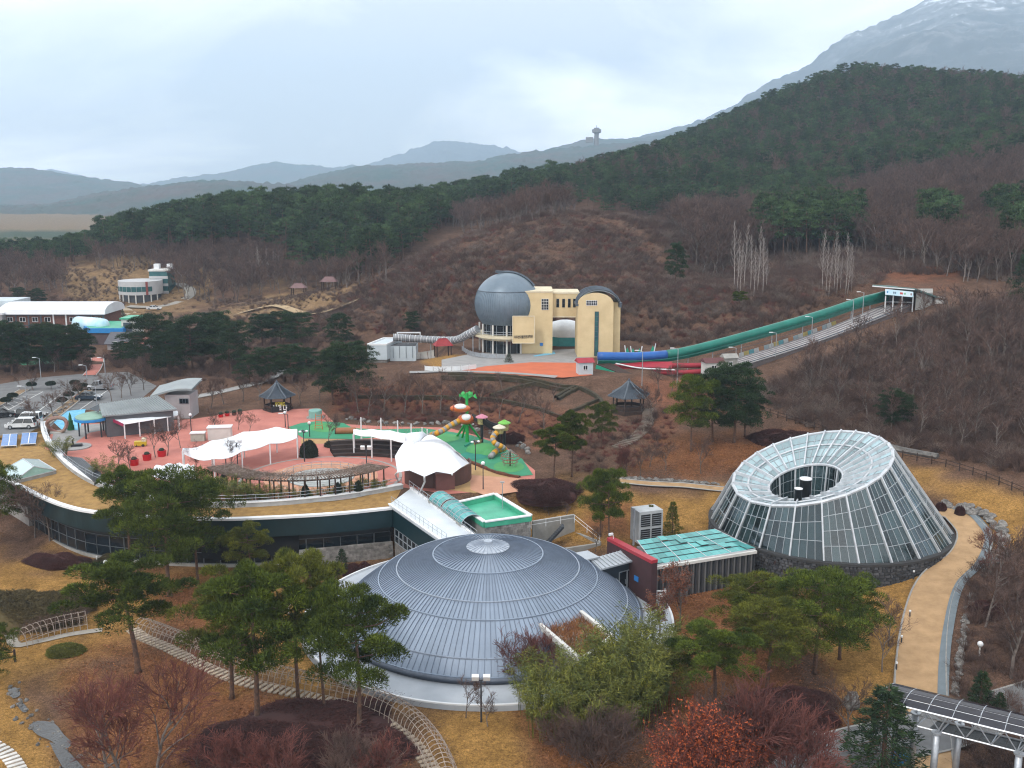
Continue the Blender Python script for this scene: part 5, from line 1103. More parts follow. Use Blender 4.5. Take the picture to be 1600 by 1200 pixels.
# low retaining wall behind the greenhouse
line = smooth_line([G(1385, 700), G(1420, 708), G(1465, 716)], 12); solo('retaining_wall', MB().tube([p + V_((0, 0, .2)) for p in line], .5, 6), rock, 'low rough grey retaining wall behind the greenhouse', 'wall', loc=line[0])['kind'] = 'thing'
# boulder rows
def boulder_mesh(seed):
    rs_ = np.random.RandomState(seed); mb_ = MB().ball((0, 0, 0), 1, 9, 6); mb_.v = [tuple(np.array(v) * (1 + rs_.uniform(-.22, .22)) * (1, .85, .7)) for v in mb_.v]; return mb_.mesh('boulder', rock, False)
BOULD = [boulder_mesh(i) for i in range(6)]
def boulder_row(label, px, n, smin, smax, spread, lift=0.0):
    line = smooth_line([G(*p) for p in px], n); root = thing('boulder_edging', label, 'boulders', line[0])
    for i in range(n):
        p = line[i] + V_((rnd.uniform(-spread, spread), rnd.uniform(-spread, spread), 0)); s_ = rnd.uniform(smin, smax); o = bpy.data.objects.new('boulder', BOULD[rnd.randrange(6)]); COL.objects.link(o); o.parent = root; o.location = V_((p.x, p.y, H1(p.x, p.y) + s_ * .25 + lift)) - root.location; o.rotation_euler = (rnd.uniform(-.4, .4), rnd.uniform(-.4, .4), rnd.uniform(0, 6)); o.scale = (s_, s_ * rnd.uniform(.7, 1.1), s_ * rnd.uniform(.6, 1.0))
boulder_row('row of grey boulders edging the bend of the sandy path', [(1470, 790), (1510, 796), (1545, 810), (1566, 835), (1560, 870), (1535, 905)], 60, .35, .75, .5)
boulder_row('row of dark boulders along the straight of the sandy path', [(1520, 930), (1506, 990), (1500, 1040), (1494, 1090)], 40, .25, .5, .2)
boulder_row('dark stone edging along the path behind the lawn', [(965, 748), (1010, 750), (1060, 752), (1125, 757)], 46, .25, .45, .15)
boulder_row('rocks at the foot of the bank behind the playground', [(540, 655), (600, 661), (660, 663), (710, 662), (760, 675), (800, 690), (832, 712)], 54, .25, .6, .6)
boulder_row('small stones along the brook in the left corner', [(10, 1070), (30, 1095), (48, 1120), (72, 1150), (88, 1165), (112, 1185), (140, 1215)], 60, .08, .26, .9)
boulder_row('rocks in the court beside the dome', [(548, 905), (556, 914), (563, 921)], 9, .25, .5, .3)
boulder_row('rocks in the parking planting strip', [(72, 660), (100, 640), (138, 611)], 26, .2, .42, .4, .15)
for px, py, s_ in ((1330, 1105, 1.0), (1270, 1155, .5)): p = G(px, py); one('boulder', BOULD[2], 'large grey boulder on the lawn beside the big fir' if s_ > .7 else 'small grey boulder at the edge of the service road', 'boulder', p + V_((0, 0, s_ * .4)), (s_ * .9, s_ * .8, s_ * 1.3), 1.0)
# ================================================================== observatory on the rise
cream = mat('cream_render', (.64, .51, .30), (.55, .43, .245), .85, scale=.35, detail=7)
cream_light = mat('pale_cream_trim', (.66, .58, .42), None, .8, scale=1)
sphere_metal = mat('sphere_zinc', (.165, .21, .255), (.125, .165, .205), .42, .25, scale=.3)
roof_dark = mat('dark_zinc_roof', (.09, .11, .135), (.06, .075, .095), .45, .3, scale=.6)
glass_green = mat('green_window_glass', (.05, .14, .14), (.03, .09, .10), .12, 0, scale=.5, spec=.6)
Zu = V_((0, 0, 1))
def blk(px0, px1, pt, pb, Y):
    "x range and z range of an upright plane y = Y seen between picture limits"
    a, b_ = VP(px0, pb, Y), VP(px1, pb, Y); return a.x, b_.x, VP(px0, pb, Y).z, VP(px0, pt, Y).z
def boxp(mb, x0, x1, y0, y1, z0, z1, mi=0): return mb.box(((x0 + x1) / 2, (y0 + y1) / 2, (z0 + z1) / 2), (abs(x1 - x0), abs(y1 - y0), abs(z1 - z0)), 0, mi)
OY = 196.0
sc_ = VP(792, 474, 202); Rs = 6.55
ob = thing('observatory', 'cream observatory with a big blue-grey sphere, curved balcony and arched-roof tower', 'observatory', V_((sc_.x, 202, OBS_Z)))
zc = [(math.sin(a) * Rs, -math.cos(a) * Rs * .95) for a in np.linspace(.88, 2.02, 14)]
obj('sphere', MB().lathe(zc, sc_, 72), sphere_metal, ob, True)
obj('sphere_cap', MB().lathe([(math.sin(a) * Rs * 1.005, -math.cos(a) * Rs * .95 + .05) for a in np.linspace(2.04, PI - .01, 12)], sc_, 72), sphere_metal, ob, True)
zr = -math.cos(2.03) * Rs * .95; obj('sphere_band', MB().lathe([(math.sin(2.03) * Rs + .02, zr - .12), (math.sin(2.03) * Rs + .1, zr), (math.sin(2.03) * Rs, zr + .12)], sc_, 72), roof_dark, ob)
sb = MB()
for j in range(84):
    a = 2 * PI * j / 84; sb.tube([(sc_.x + (r + .03) * math.cos(a), sc_.y + (r + .03) * math.sin(a), sc_.z + z) for r, z in zc[::2] + [zc[-1]]], .045, 3, caps=False)
o = obj('sphere_seams', sb, sphere_metal, ob); o['kind'] = 'stuff'
arc = [V_((sc_.x - 1.2, sc_.y - .6, sc_.z)) + V_((math.cos(a) * Rs * 1.02, -math.cos(a) * 1.2, math.sin(a) * Rs * .98)) for a in np.linspace(.6, 1.75, 12)]
obj('dome_slit', MB().tube([p + V_((1.2, .6, 0)) for p in arc], .28, 4), roof_dark, ob); p = arc[-1] + V_((.9, .2, .1)); obj('slit_motor', MB().box(p, (1.6, .6, .5), .1, tilt=Matrix.Rotation(.15, 3, 'Y')), roof_dark, ob)
zb = sc_.z - math.cos(.88) * Rs * .95
obj('drum', MB().lathe([(4.9, OBS_Z - .2), (4.9, zb + .2)], (sc_.x, sc_.y, 0), 48), glass_dark, ob)
z1 = VP(792, 528, 196).z
obj('balcony', MB().lathe([(4.9, z1 - .75), (5.7, z1 - .75), (5.7, z1 - .2), (6.9, z1 - .2), (6.9, z1 + .25), (4.9, z1 + .25)], (sc_.x, sc_.y, 0), 64), cream_light, ob)
for k in range(7):
    a = -PI + PI * k / 6; x, y = sc_.x + 5.6 * math.cos(a), sc_.y + 5.6 * math.sin(a); obj('column', MB().tube([(x, y, OBS_Z - .1), (x, y, zb + .1)], .2, 10), offwhite, ob)
for k in range(12):
    a = -PI + PI * k / 11; x, y = sc_.x + 4.93 * math.cos(a), sc_.y + 4.93 * math.sin(a); obj('mullion', MB().tube([(x, y, OBS_Z), (x, y, zb)], .05, 4), frame_grey, ob)
bal = [V_((sc_.x + 6.75 * math.cos(a), sc_.y + 6.75 * math.sin(a), z1 + .25)) for a in np.linspace(-PI, 0, 18)]
for k in (.5, .95): obj('balcony_rail', MB().tube([p + Zu * k for p in bal], .04, 4), steel, ob)
# cream blocks
x0, x1, z0_, zt = blk(836, 863, 457, 551, OY + 1.5); wb = MB(); boxp(wb, x0 - 3, x1, OY + 1.5, OY + 11, OBS_Z - .3, zt); wallb = obj('wall', wb, cream, ob)
obj('parapet', boxp(MB(), x0 - 3.1, x1 + .1, OY + 1.4, OY + 11.1, zt, zt + .3), cream_light, ob)
xa, xb, zl, zt2 = blk(862, 905, 459, 494, OY + 3); obj('upper_wing', boxp(MB(), xa, xb, OY + 3, OY + 10, zl, zt2), cream, ob); obj('parapet', boxp(MB(), xa, xb + .05, OY + 2.9, OY + 10.1, zt2, zt2 + .3), cream_light, ob)
obj('wing_floor', boxp(MB(), xa - .5, xb, OY + 2.95, OY + 10, zl - .25, zl - .003), cream_light, ob)
w0 = VP(846, 484, OY + 1.5); w1 = VP(857, 467, OY + 1.5); win(ob, (w0.x, OY + 1.5, 0), (1, 0, 0), 0, w0.z, w1.x - w0.x, w1.z - w0.z, offwhite, glass_dark, 4, 4, .06)
for c in (871.5, 880.5, 889.5, 897.5):
    a, b_ = VP(c - 2, 480, OY + 3), VP(c + 2, 467, OY + 3); win(ob, (a.x, OY + 3, 0), (1, 0, 0), 0, a.z, b_.x - a.x, b_.z - a.z, roof_dark, glass_dark, 1, 2, .05)
TY = OY - 3
x0, x1, z0_, zt = blk(902, 957, 474, 561, TY); xs0, xs1 = x0, VP(968, 560, TY + 6).x; cxm = (x0 + x1) / 2; hw = (x1 - x0) / 2
poly = [(x0, OBS_Z - .4), (x1, OBS_Z - .4), (x1, zt)] + [(cxm + hw * math.cos(a), zt + 2.0 * math.sin(a)) for a in np.linspace(.25, PI - .25, 10)] + [(x0, zt)]
tb_ = MB(); n = len(poly); tb_.add([(x, TY, z) for x, z in poly] + [(x, TY + 8, z) for x, z in poly], [tuple(range(n)), tuple(range(2 * n - 1, n - 1, -1))] + [(i, i + n, (i + 1) % n + n, (i + 1) % n) for i in range(n)]); tw = obj('tower', tb_, cream, ob)
obj('tower_side', boxp(MB(), x1 - .1, x1 + 1.6, TY + 2, TY + 7.5, OBS_Z - .3, zt), cream, ob)
ar = lambda off, y, up=0: [V_((cxm + .6 + (hw + off) * 1.05 * math.cos(a), y, zt - .4 + up + (2.75 + off * .5) * math.sin(a))) for a in np.linspace(.05, PI - .05, 13)]
for k in range(4):
    ya, yb = TY + .6 + k * 2.1, TY + .6 + (k + 1) * 2.1; A, B = ar(.5, ya), ar(.5, yb); obj('arched_roof', MB().grid([B, A]).grid([[p - Zu * .25 for p in A], [p - Zu * .25 for p in B]]).grid([A, [p - Zu * .25 for p in A]]), roof_dark if k % 2 else mat('pale_zinc_roof', (.26, .30, .33), None, .4, .3), ob); obj('roof_rib', MB().tube([p + Zu * .05 for p in ar(.55, ya)], .16, 4), roof_dark, ob)
for s_ in (-1, 1): obj('roof_gutter', MB().beam((cxm + .6 + s_ * (hw + .75), TY - .1, zt - .35), (cxm + .6 + s_ * (hw + .75), TY + 9.3, zt - .35), .5, .9 if s_ > 0 else .4), roof_dark, ob)
a, b_ = VP(916, 477, TY), VP(933, 469.5, TY); win(ob, (a.x, TY, 0), (1, 0, 0), 0, a.z, b_.x - a.x, b_.z - a.z, white, glass_dark, 6, 2, .06)
a, b_ = VP(928.5, 556, TY), VP(935.5, 487, TY); win(ob, (a.x, TY, 0), (1, 0, 0), 0, a.z, b_.x - a.x, b_.z - a.z, roof_dark, glass_green, 1, 9, .08)
# sign board with lettering
SY = OY - 1.2; a, b_ = VP(801, 536, SY), VP(835, 494, SY)
sg = thing('sign_board', 'tall cream sign board with black handwritten lettering on the observatory', 'sign', V_((a.x, SY, a.z)))
obj('board', boxp(MB(), a.x, b_.x, SY, SY + .5, a.z, b_.z), cream, sg); obj('trim', MB().beam((a.x, SY - .02, b_.z), (b_.x, SY - .02, b_.z), .2, .15).beam((a.x, SY - .02, a.z), (b_.x, SY - .02, a.z), .2, .15).beam((a.x, SY - .03, a.z), (a.x, SY - .03, b_.z), .15, .15).beam((b_.x, SY - .03, a.z), (b_.x, SY - .03, b_.z), .15, .15), cream_light, sg)
def lettering(parent, text, loc, size, m_, rot=(PI / 2, 0, 0), ext=.02, width=None):
    cu = bpy.data.curves.new('lettering', 'FONT'); cu.body = text; cu.size = size; cu.extrude = ext; cu.align_x = 'CENTER'; cu.align_y = 'CENTER'; cu.offset = size * .02; t = bpy.data.objects.new('text', cu); COL.objects.link(t)
    bpy.context.view_layer.update(); me = bpy.data.meshes.new_from_object(t.evaluated_get(bpy.context.evaluated_depsgraph_get())); bpy.data.objects.remove(t); me.materials.clear(); me.materials.append(m_)
    o = bpy.data.objects.new('lettering', me); COL.objects.link(o); o.parent = parent; o.location = V_(loc) - rootloc(parent); o.rotation_euler = rot
    xs = [v.co.x for v in me.vertices]
    if width and xs: k = width / max(.01, max(xs) - min(xs)); o.scale = (k, k * 1.7, k)
    return o
lettering(sg, '무주반디별천문과학관', ((a.x + b_.x) / 2, SY - .1, VP(818, 526.5, SY).z), .9, black, rot=(PI / 2, math.radians(-2.5), 0), width=(b_.x - a.x) * .86)
p = VP(846, 538, OY + 1.4); solo('parking_sign', boxp(MB(), p.x - .3, p.x + .3, OY + 1.35, OY + 1.45, p.z - .3, p.z + .3), mat('blue_sign', (.03, .2, .55), None, .4), 'small blue square sign low on the cream observatory wall', 'sign', loc=(p.x, OY + 1.4, p.z))
# white tent and green netting seen through the arch
p = VP(883, 534, 212); t_ = thing('event_tent', 'white-topped green-sided tent seen through the observatory gateway', 'tent', V_((p.x, 212, OBS_Z)))
obj('tent_wall', MB().lathe([(5.2, 0), (5.2, 1.9)], (p.x, 212, OBS_Z), 10), mat('turquoise_tarp', (.06, .36, .38), None, .6), t_); obj('tent_roof', MB().lathe([(5.3, 1.9), (5.0, 3.2), (3.6, 4.3), (1.5, 4.9), (.05, 5.0)], (p.x, 212, OBS_Z), 10), white, t_, True)

# ------------------------------------------------------------------ white hall, tube walk, red pavilion
hallm = mat('pale_blue_cladding', (.50, .56, .60), (.42, .48, .52), .6, scale=.4)
HY = W(590, 566, 6.9).y
wh = thing('white_hall', 'pale blue-white box hall with flat roof left of the observatory', 'building', V_((VP(590, 566, HY).x, HY, 6.8)))
x0, x1, z0_, zt = blk(575, 604, 539, 562, HY); z00 = 6.5; sl_ = 2.2
def slant(mb, x0, x1, y0, y1, z0, z1, sh): return mb.prism([(x0, y0), (x1, y0), (x1 + sh, y1), (x0 + sh, y1)], z0, z1)
obj('base', slant(MB(), x0, x1, HY, HY + 9, z00 - .8, z0_, sl_), stone_clad, wh); obj('wall', slant(MB(), x0 - .1, x1 + .1, HY - .12, HY + 9.1, z0_, zt, sl_), hallm, wh)
for i in range(1): obj('parapet', MB().beam((x0, HY, zt + .1), (x1, HY, zt + .1), .3, .35).beam((x1, HY, zt + .1), (x1 + sl_, HY + 9, zt + .1), .3, .34).beam((x0, HY, zt + .1), (x0 + sl_, HY + 9, zt + .1), .3, .34).beam((x0 + sl_, HY + 9, zt + .1), (x1 + sl_, HY + 9, zt + .1), .3, .36), white, wh)
xa, xb, zl, zh = blk(610, 650, 541, 562, HY + 2); obj('low_wing', boxp(MB(), x1 + .4, xb, HY + 2, HY + 7, z00 - .8, zh), hallm, wh); obj('low_roof', boxp(MB(), x1 + .5, xb - .1, HY + 2.2, HY + 6.8, zh, zh + .12), mat('dark_roof_grid', (.05, .055, .06), (.09, .09, .1), .7, scale=3), wh)
for k in range(4): xx = lerp(x1 + .5, xb, (k + .5) / 4); obj('wall_seam', boxp(MB(), xx - .04, xx + .04, HY + 1.93, HY + 1.99, z0_, zh), roof_dark, wh)
obj('roof_frame', MB().beam((xa + 1, HY + 7, zh), (xa + 1, HY + 7, zh + 2.1), .2, .2).beam((xb + .5, HY + 7, zh), (xb + .5, HY + 7, zh + 2.1), .2, .2).beam((xa + .9, HY + 7, zh + 2.2), (xb + .6, HY + 7, zh + 2.2), .25, .25), white, wh)
tl = smooth_line([VP(615, 527, HY + 4), VP(640, 528.5, HY + 4), VP(680, 531, HY + 3), VP(712, 531, HY - 1), VP(730, 523, HY - 5), VP(746, 514, OY + 3)], 44)
tbw = thing('tube_walkway', 'long translucent tube walkway curving up from the hall to the observatory', 'walkway', V_((tl[0].x, tl[0].y, tl[0].z - 2)))
obj('tube', MB().tube(tl, .75, 10), mat('milky_tube', (.24, .245, .265), (.18, .185, .2), .3, scale=1), tbw, True)
for k in range(0, 45, 1):
    t2 = (tl[min(k + 1, 44)] - tl[max(k - 1, 0)]).normalized(); obj('ring', MB().tube([tl[k] - t2 * .05, tl[k] + t2 * .05], .82, 10), white if k % 2 else steel, tbw)
for k in (8, 16, 24, 32, 40): obj('support', MB().tube([tl[k] - Zu * .6, V_((tl[k].x, tl[k].y, H1(tl[k].x, tl[k].y) - .2))], .12, 6), steel, tbw)
def hip_pavilion(name, label, c, w, d_, h, rh, roofm, postm, rz=0.0):
    o = thing(name, label, 'pavilion', c, None); m3 = Matrix.Rotation(rz, 3, 'Z'); T_ = lambda x, y, z: m3 @ V_((x, y, z)) + V_(c)
    for x in (-1, 1):
        for y in (-1, 1): obj('post', MB().beam(T_(x * w * .4, y * d_ * .4, -.2), T_(x * w * .4, y * d_ * .4, h), .25, .25), postm, o)
    e_ = [T_(-w / 2, -d_ / 2, h), T_(w / 2, -d_ / 2, h), T_(w / 2, d_ / 2, h), T_(-w / 2, d_ / 2, h)]; r0, r1 = T_(-w * .22, 0, h + rh), T_(w * .22, 0, h + rh)
    obj('roof', MB().add(e_ + [r0, r1], [(0, 1, 5, 4), (1, 2, 5), (2, 3, 4, 5), (3, 0, 4), (3, 2, 1, 0)]), roofm, o); obj('ridge', MB().beam(r0, r1, .25, .2).beam(e_[0], r0, .15, .15).beam(e_[1], r1, .15, .15), roofm, o); return o
p = W(692, 556, OBS_Z - .5); hip_pavilion('red_pavilion', 'small red-roofed shelter between the white hall and the observatory', p, 3.6, 3.0, 2.2, 1.3, mat('red_tile', (.30, .03, .035), (.22, .025, .03), .7, scale=2), wood_dark, .3)
for nm, lb, q, m_ in (('barrier_wall', 'low pale wall panels beside the red-roofed shelter', [(648, 562), (662, 560), (680, 557)], offwhite), ('white_fence', 'white panel fence along the edge of the upper terrace', [(664, 580), (690, 581), (720, 580), (745, 577)], white), ('white_fence', 'pale railing round the observatory forecourt lawn', [(722, 548), (735, 556), (760, 560), (790, 561)], steel)):
    ln_ = even(smooth_line([G(*p) for p in q], 20), 1.6); o = thing(nm, lb, 'fence', ln_[0])
    for a, b_ in zip(ln_, ln_[1:]): obj('panel', MB().beam(a + Zu * .55, lerp(a, b_, .9) + Zu * .55, .06, .8 if nm != 'barrier_wall' else 1.8), m_, o); obj('post', MB().beam(a, a + Zu * 1.05, .1, .1), m_, o)

# ------------------------------------------------------------------ sled run
sr = SR
run = thing('sled_run', 'straight white-laned sled run climbing the hillside', 'sled run', sr[1])
def runp(u, v): return lerp(lerp(sr[0], sr[1], u), lerp(sr[3], sr[2], u), v) + Zu * (-1.1 * math.sin(PI * v) * .6)
vs_ = np.linspace(0, 1, 17); lane_m = mat('worn_white_mat', (.50, .47, .46), (.34, .32, .32), .7, scale=.5, detail=8); gap_m = mat('lane_gap', (.12, .10, .10), None, .9)
obj('bed', MB().grid([[runp(1.04, v) - Zu * .1, runp(-.04, v) - Zu * .1] for v in vs_]).grid([[runp(1.04, v) - Zu * 2.6, runp(1.04, v) - Zu * .1] for v in vs_]).grid([[runp(-.04, v) - Zu * .1, runp(-.04, v) - Zu * 2.6] for v in vs_]), gap_m, run)
for k in range(5): obj('lane', MB().grid([[runp((k + .86) / 5, v), runp((k + .14) / 5, v)] for v in vs_]), lane_m, run)
for k in range(6): obj('lane_divider', MB().tube([runp(k / 5, v) + Zu * .08 for v in vs_], .12, 5), mat('divider_grey', (.30, .28, .29), None, .7), run)
obj('side_rail', MB().tube([runp(1.06, v) + Zu * .5 for v in vs_], .1, 5), roof_dark, run)
cols_ = [(.5, .52, .5), (.45, .36, .12), (.12, .34, .40), (.5, .5, .5), (.40, .20, .10), (.34, .42, .46)]
for k in range(20):
    v0, v1 = .02 + k * .033, .02 + (k + .92) * .033; a, b_ = runp(-.07, v0), runp(-.07, v1); obj('side_board', MB().beam(a + Zu * .4, b_ + Zu * .4, .08, .9), mat('board_%d' % (k % 6), cols_[k % 6], None, .6, scale=2), run)
tpts = smooth_line([D(934, 557, 183), D(1000, 557, 184), D(1055, 552, 186), D(1120, 537, 188.5), D(1200, 515, 191), D(1280, 492, 195), D(1340, 472, 199), D(1386, 460, 202)], 48)
cv = thing('covered_conveyor', 'long arched tunnel, blue at the lower end and green up the hill', 'conveyor', tpts[0] - Zu * 2)
tm_g = mat('green_tunnel_skin', (.010, .17, .13), (.008, .125, .095), .35, scale=.5); tm_b = mat('blue_tunnel_skin', (.016, .11, .38), (.014, .085, .31), .35, scale=.5)
for a, b_, m_, nm in ((0, 12, tm_b, 'blue_cover'), (12, 48, tm_g, 'green_cover')): obj(nm, MB().tube(tpts[a:b_ + 1], 0.84, 14), m_, cv, True)
obj('belt_deck', MB().tube([p - Zu * .75 for p in tpts], .62, 6), tm_g, cv)
for k in range(0, 48, 4): p = tpts[k]; obj('support', MB().tube([p - Zu * .8, V_((p.x, p.y, min(p.z - 1, H1(p.x, p.y) - .3)))], .09, 6), steel, cv)
rl = [p - Zu * 1.9 + V_((0, -1.3, 0)) for p in tpts[20:]]; obj('hand_rail', MB().tube(rl, .05, 4), darksteel, cv)
# run-out: red chutes and green platform
ro = thing('run_out_chutes', 'curved red run-out chutes below the blue end of the tunnel', 'chutes', D(1040, 585, 182)); red_m = mat('red_chute', (.34, .02, .035), (.26, .018, .03), .5, scale=.7)
for k, (q, m_) in enumerate((([(965, 567), (1000, 570), (1060, 571), (1110, 570), (1148, 565)], red_m), ([(960, 572), (1000, 579), (1050, 582), (1100, 580), (1150, 573)], red_m), ([(962, 568), (1000, 575), (1055, 578)], white))):
    ln_ = smooth_line([D(a, b_, 184 - k * .8) for a, b_ in q], 24); obj('chute', MB().tube(ln_, .5 if m_ is red_m else .14, 6), m_, ro, True)
for q in ([(975, 566), (1035, 566), (1035, 570), (975, 571)],): pass
obj('chute_wall', MB().plate(D(968, 573, 182.5), D(1050, 576, 182.5), D(1050, 566, 184), D(968, 566, 184), .15), red_m, ro)
pf = thing('green_platform', 'green steel platform with legs at the end of the run-out', 'platform', D(950, 590, 180)); gm2 = mat('green_steel', (.015, .30, .19), None, .5)
A = [D(932, 573, 183), D(975, 590, 178), D(988, 588, 178), D(950, 569, 184)]; obj('beam', MB().beam(A[0], A[1], .4, .7).beam(A[1], A[2], .4, .7), gm2, pf); obj('deck', MB().plate(A[0] + Zu * .4, A[1] + Zu * .4, A[2] + Zu * .4, A[3] + Zu * .4, .1), wood_dark, pf)
for t_ in (.05, .3, .55, .8, .98): p = lerp(A[0], A[1], t_); obj('leg', MB().beam(p, p - Zu * 2.6, .3, .3), gm2, pf)
p = A[2]; obj('leg', MB().beam(p, p - Zu * 2.6, .3, .3), gm2, pf)
for k, (px, py) in enumerate(((980, 552), (989, 553), (999, 553), (1020, 549))):
    p = D(px, py, 188); o = thing('flag_sail', 'green triangular sail on a white pole behind the blue tunnel, number %s' % ('one', 'two', 'three', 'four')[k], 'sail', p - Zu * 1.5, 'green sails behind the tunnel'); obj('pole', MB().tube([p - Zu * 1.5, p + V_((-.5 if k < 2 else .5, 0, 1.5))], .1, 5), white, o); obj('sail', MB().add([p + V_((-.9, 0, -1)), p + V_((.9, 0, -1)), p + V_((0, .1, 1.1))], [(0, 1, 2)]), gm2, o)
# booths
for nm, lb, q, w, h_, m_, rm in (('ticket_booth', 'small grey booth with red roof beside the orange plaza', (914, 586, OBS_Z), 2.6, 2.2, hallm, red_m), ('white_hut', 'small whitewashed hut with dark roof below the sled run', (1115, 586, 9.6), 3.2, 2.2, offwhite, mat('dark_red_roof', (.12, .045, .045), None, .8)), ('white_hut', 'grey block shed at the foot of the sled run', (1141, 580, 9.7), 2.4, 2.4, concrete, concrete)):
    p = W(*q); o = thing(nm, lb, 'hut', p); obj('wall', MB().box(p + V_((0, w / 2, h_ / 2 - .2)), (w, w * .8, h_ + .4), .2), m_, o); m3 = Matrix.Rotation(.2, 3, 'Z'); e_ = [m3 @ V_((x * w * .6, y * w * .5, h_)) + p + V_((0, w / 2, 0)) for x, y in ((-1, -1), (1, -1), (1, 1), (-1, 1))]; r0, r1 = [m3 @ V_((x * w * .6, 0, h_ + .7)) + p + V_((0, w / 2, 0)) for x in (-1, 1)]
    obj('roof', MB().add(e_ + [r0, r1], [(0, 1, 5, 4), (2, 3, 4, 5), (1, 2, 5), (3, 0, 4), (3, 2, 1, 0)]), rm, o); o_ = m3 @ V_((-w * .5, -w * .4, 0)) + p + V_((0, w / 2, 0)); win(o, o_, m3 @ V_((1, 0, 0)), w * .3, .9, w * .3, .8, white, glass_dark, 2, 1)
# top station
st = thing('top_station', 'open start station with flat green roof and printed banner at the top of the run', 'station', D(1410, 478, 199)); SYs = 196.5
r_ = [D(1363, 447, 196), D(1429, 452.5, 194), D(1476, 470, 199), D(1400, 449, 212)]; obj('roof', MB().plate(r_[0], r_[1], r_[2], r_[3], .3), mat('green_grey_roof', (.10, .17, .16), None, .5), st); obj('roof_edge', MB().beam(r_[0], r_[1], .15, .2), white, st)
a, b_, c, d_ = D(1383, 460.5, 195.5), D(1427, 464.5, 194), D(1427, 456, 194), D(1383, 451.5, 195.5); obj('banner', MB().plate(a, b_, c, d_, .06), mat('banner_pale_blue', (.44, .62, .72), (.62, .70, .74), .6, scale=.5), st)
for k, (u, m_) in enumerate(((.08, (.1, .3, .6)), (.3, (.2, .3, .4)), (.36, (.2, .3, .4)), (.55, (.6, .1, .1)), (.6, (.6, .12, .1)), (.7, (.2, .5, .3)), (.92, (.3, .2, .2)))):
    p = lerp(lerp(a, b_, u), lerp(d_, c, u), .5); obj('banner_mark', MB().box(p + V_((0, -.09, 0)), (.26, .02, .42), math.atan2(b_.y - a.y, b_.x - a.x)), mat('banner_mark_%d' % k, m_, None, .7), st)
for px, py in ((1384, 482), (1396, 480), (1410, 481), (1427, 478)): p = D(px, 462, 196); obj('post', MB().tube([p, p - Zu * 3.2], .12, 6), white, st)
x0 = D(1430, 480, 196); obj('wall', MB().prism([tuple(D(1430, 480, 196))[:2], tuple(D(1456, 478, 198))[:2], tuple(D(1456, 470, 206))[:2], tuple(D(1430, 470, 206))[:2]], x0.z - .6, x0.z + 2.7), concrete, st); p = D(1462, 478, 200); obj('side_block', MB().box(p + Zu * .6, (2.0, 2.5, 2.4), .2), offwhite, st)
obj('back_wall', MB().plate(D(1386, 480, 205), D(1428, 480, 203), D(1428, 463, 203), D(1386, 460, 205), .2), mat('station_dark_wall', (.06, .055, .06), None, .8), st)  # rear wall of the station in one even dark colour
for k in range(5): p = lerp(sr[3], sr[2], (k + .5) / 5) + V_((.6, .9, .35)); o = thing('sled', 'dark plastic sled waiting at the top of the run, lane %s from the left' % ('one', 'two', 'three', 'four', 'five')[k], 'sled', p, 'sleds at the start station'); obj('hull', MB().lathe([(.02, 0), (.42, .02), (.5, .25), (.44, .25), (.36, .08), (.02, .06)], p, 10), mat('sled_black', (.03, .03, .04), None, .5), o); obj('rim', MB().tube([p + V_((.5 * math.cos(x), .5 * math.sin(x), .26)) for x in np.linspace(0, 2 * PI, 13)], .06, 4), white, o)

# ------------------------------------------------------------------ lamps
def street_lamp(label, p, h, kind='arm', group='lamp posts', m_=steel):
    o = thing('lamp_post', label, 'lamp post', p, group); obj('pole', MB().tube([p - Zu * .2, p + Zu * h], [.09, .06], 6), m_, o)
    if kind == 'arm': obj('arm', MB().tube([p + Zu * (h - .05), p + Zu * h + V_((-.8, 0, .15))], .045, 5), m_, o); obj('lamp_head', MB().box(p + Zu * (h + .14) + V_((-1.05, 0, 0)), (.7, .26, .12)), white, o)
    elif kind == 'flood':
        obj('crossbar', MB().beam(p + Zu * h + V_((-.7, 0, 0)), p + Zu * h + V_((.7, 0, 0)), .08, .08), m_, o)
        for x in (-.45, .45): obj('lamp_head', MB().box(p + Zu * (h + .28) + V_((x, -.08, 0)), (.55, .3, .5), 0, tilt=Matrix.Rotation(.5, 3, 'X')), white, o)
    elif kind == 'globe': obj('lamp_head', MB().ball(p + Zu * (h + .25), .26, 10, 8), white, o, True); obj('collar', MB().lathe([(.1, h - .05), (.18, h + .05)], p, 10), m_, o)
    elif kind == 'multi':
        for k in range(4): a = k * PI / 2 + .4; q = p + Zu * h + V_((math.cos(a) * .45, math.sin(a) * .45, .05)); obj('arm', MB().tube([p + Zu * (h - .1), q], .035, 4), m_, o); obj('lamp_head', MB().lathe([(.02, .12), (.22, 0), (.2, -.12), (.02, -.14)], q, 8), darksteel if k % 2 else white, o)
    elif kind == 'bollard': obj('lamp_head', MB().lathe([(.11, h), (.11, h + .16), (.02, h + .2)], p, 8), white, o)
    return o
SLOPE = [(1149, 575, 186, 'bottom of the sled run'), (1212, 552, 185, 'lower half of the sled run'), (1268, 527, 187, 'middle of the sled run'), (1332, 500, 190, 'upper half of the sled run'), (1348, 487, 196, 'top of the sled run')]
for px, py, d_, w_ in SLOPE: p = D(px, py, d_); street_lamp('white arm street lamp beside the ' + w_, V_((p.x, p.y, p.z - .4)), 4.2)
for px, py, d_, w_ in ((1003, 602, 175, 'left one'), (1058, 598, 174, 'right one')): p = G(px, py); street_lamp('tall arm lamp in front of the red run-out chutes, ' + w_, p, 6.0)
p = G(752, 1128); street_lamp('twin floodlight pole on the lawn in front of the dome', p, 3.6, 'flood', None, darksteel)
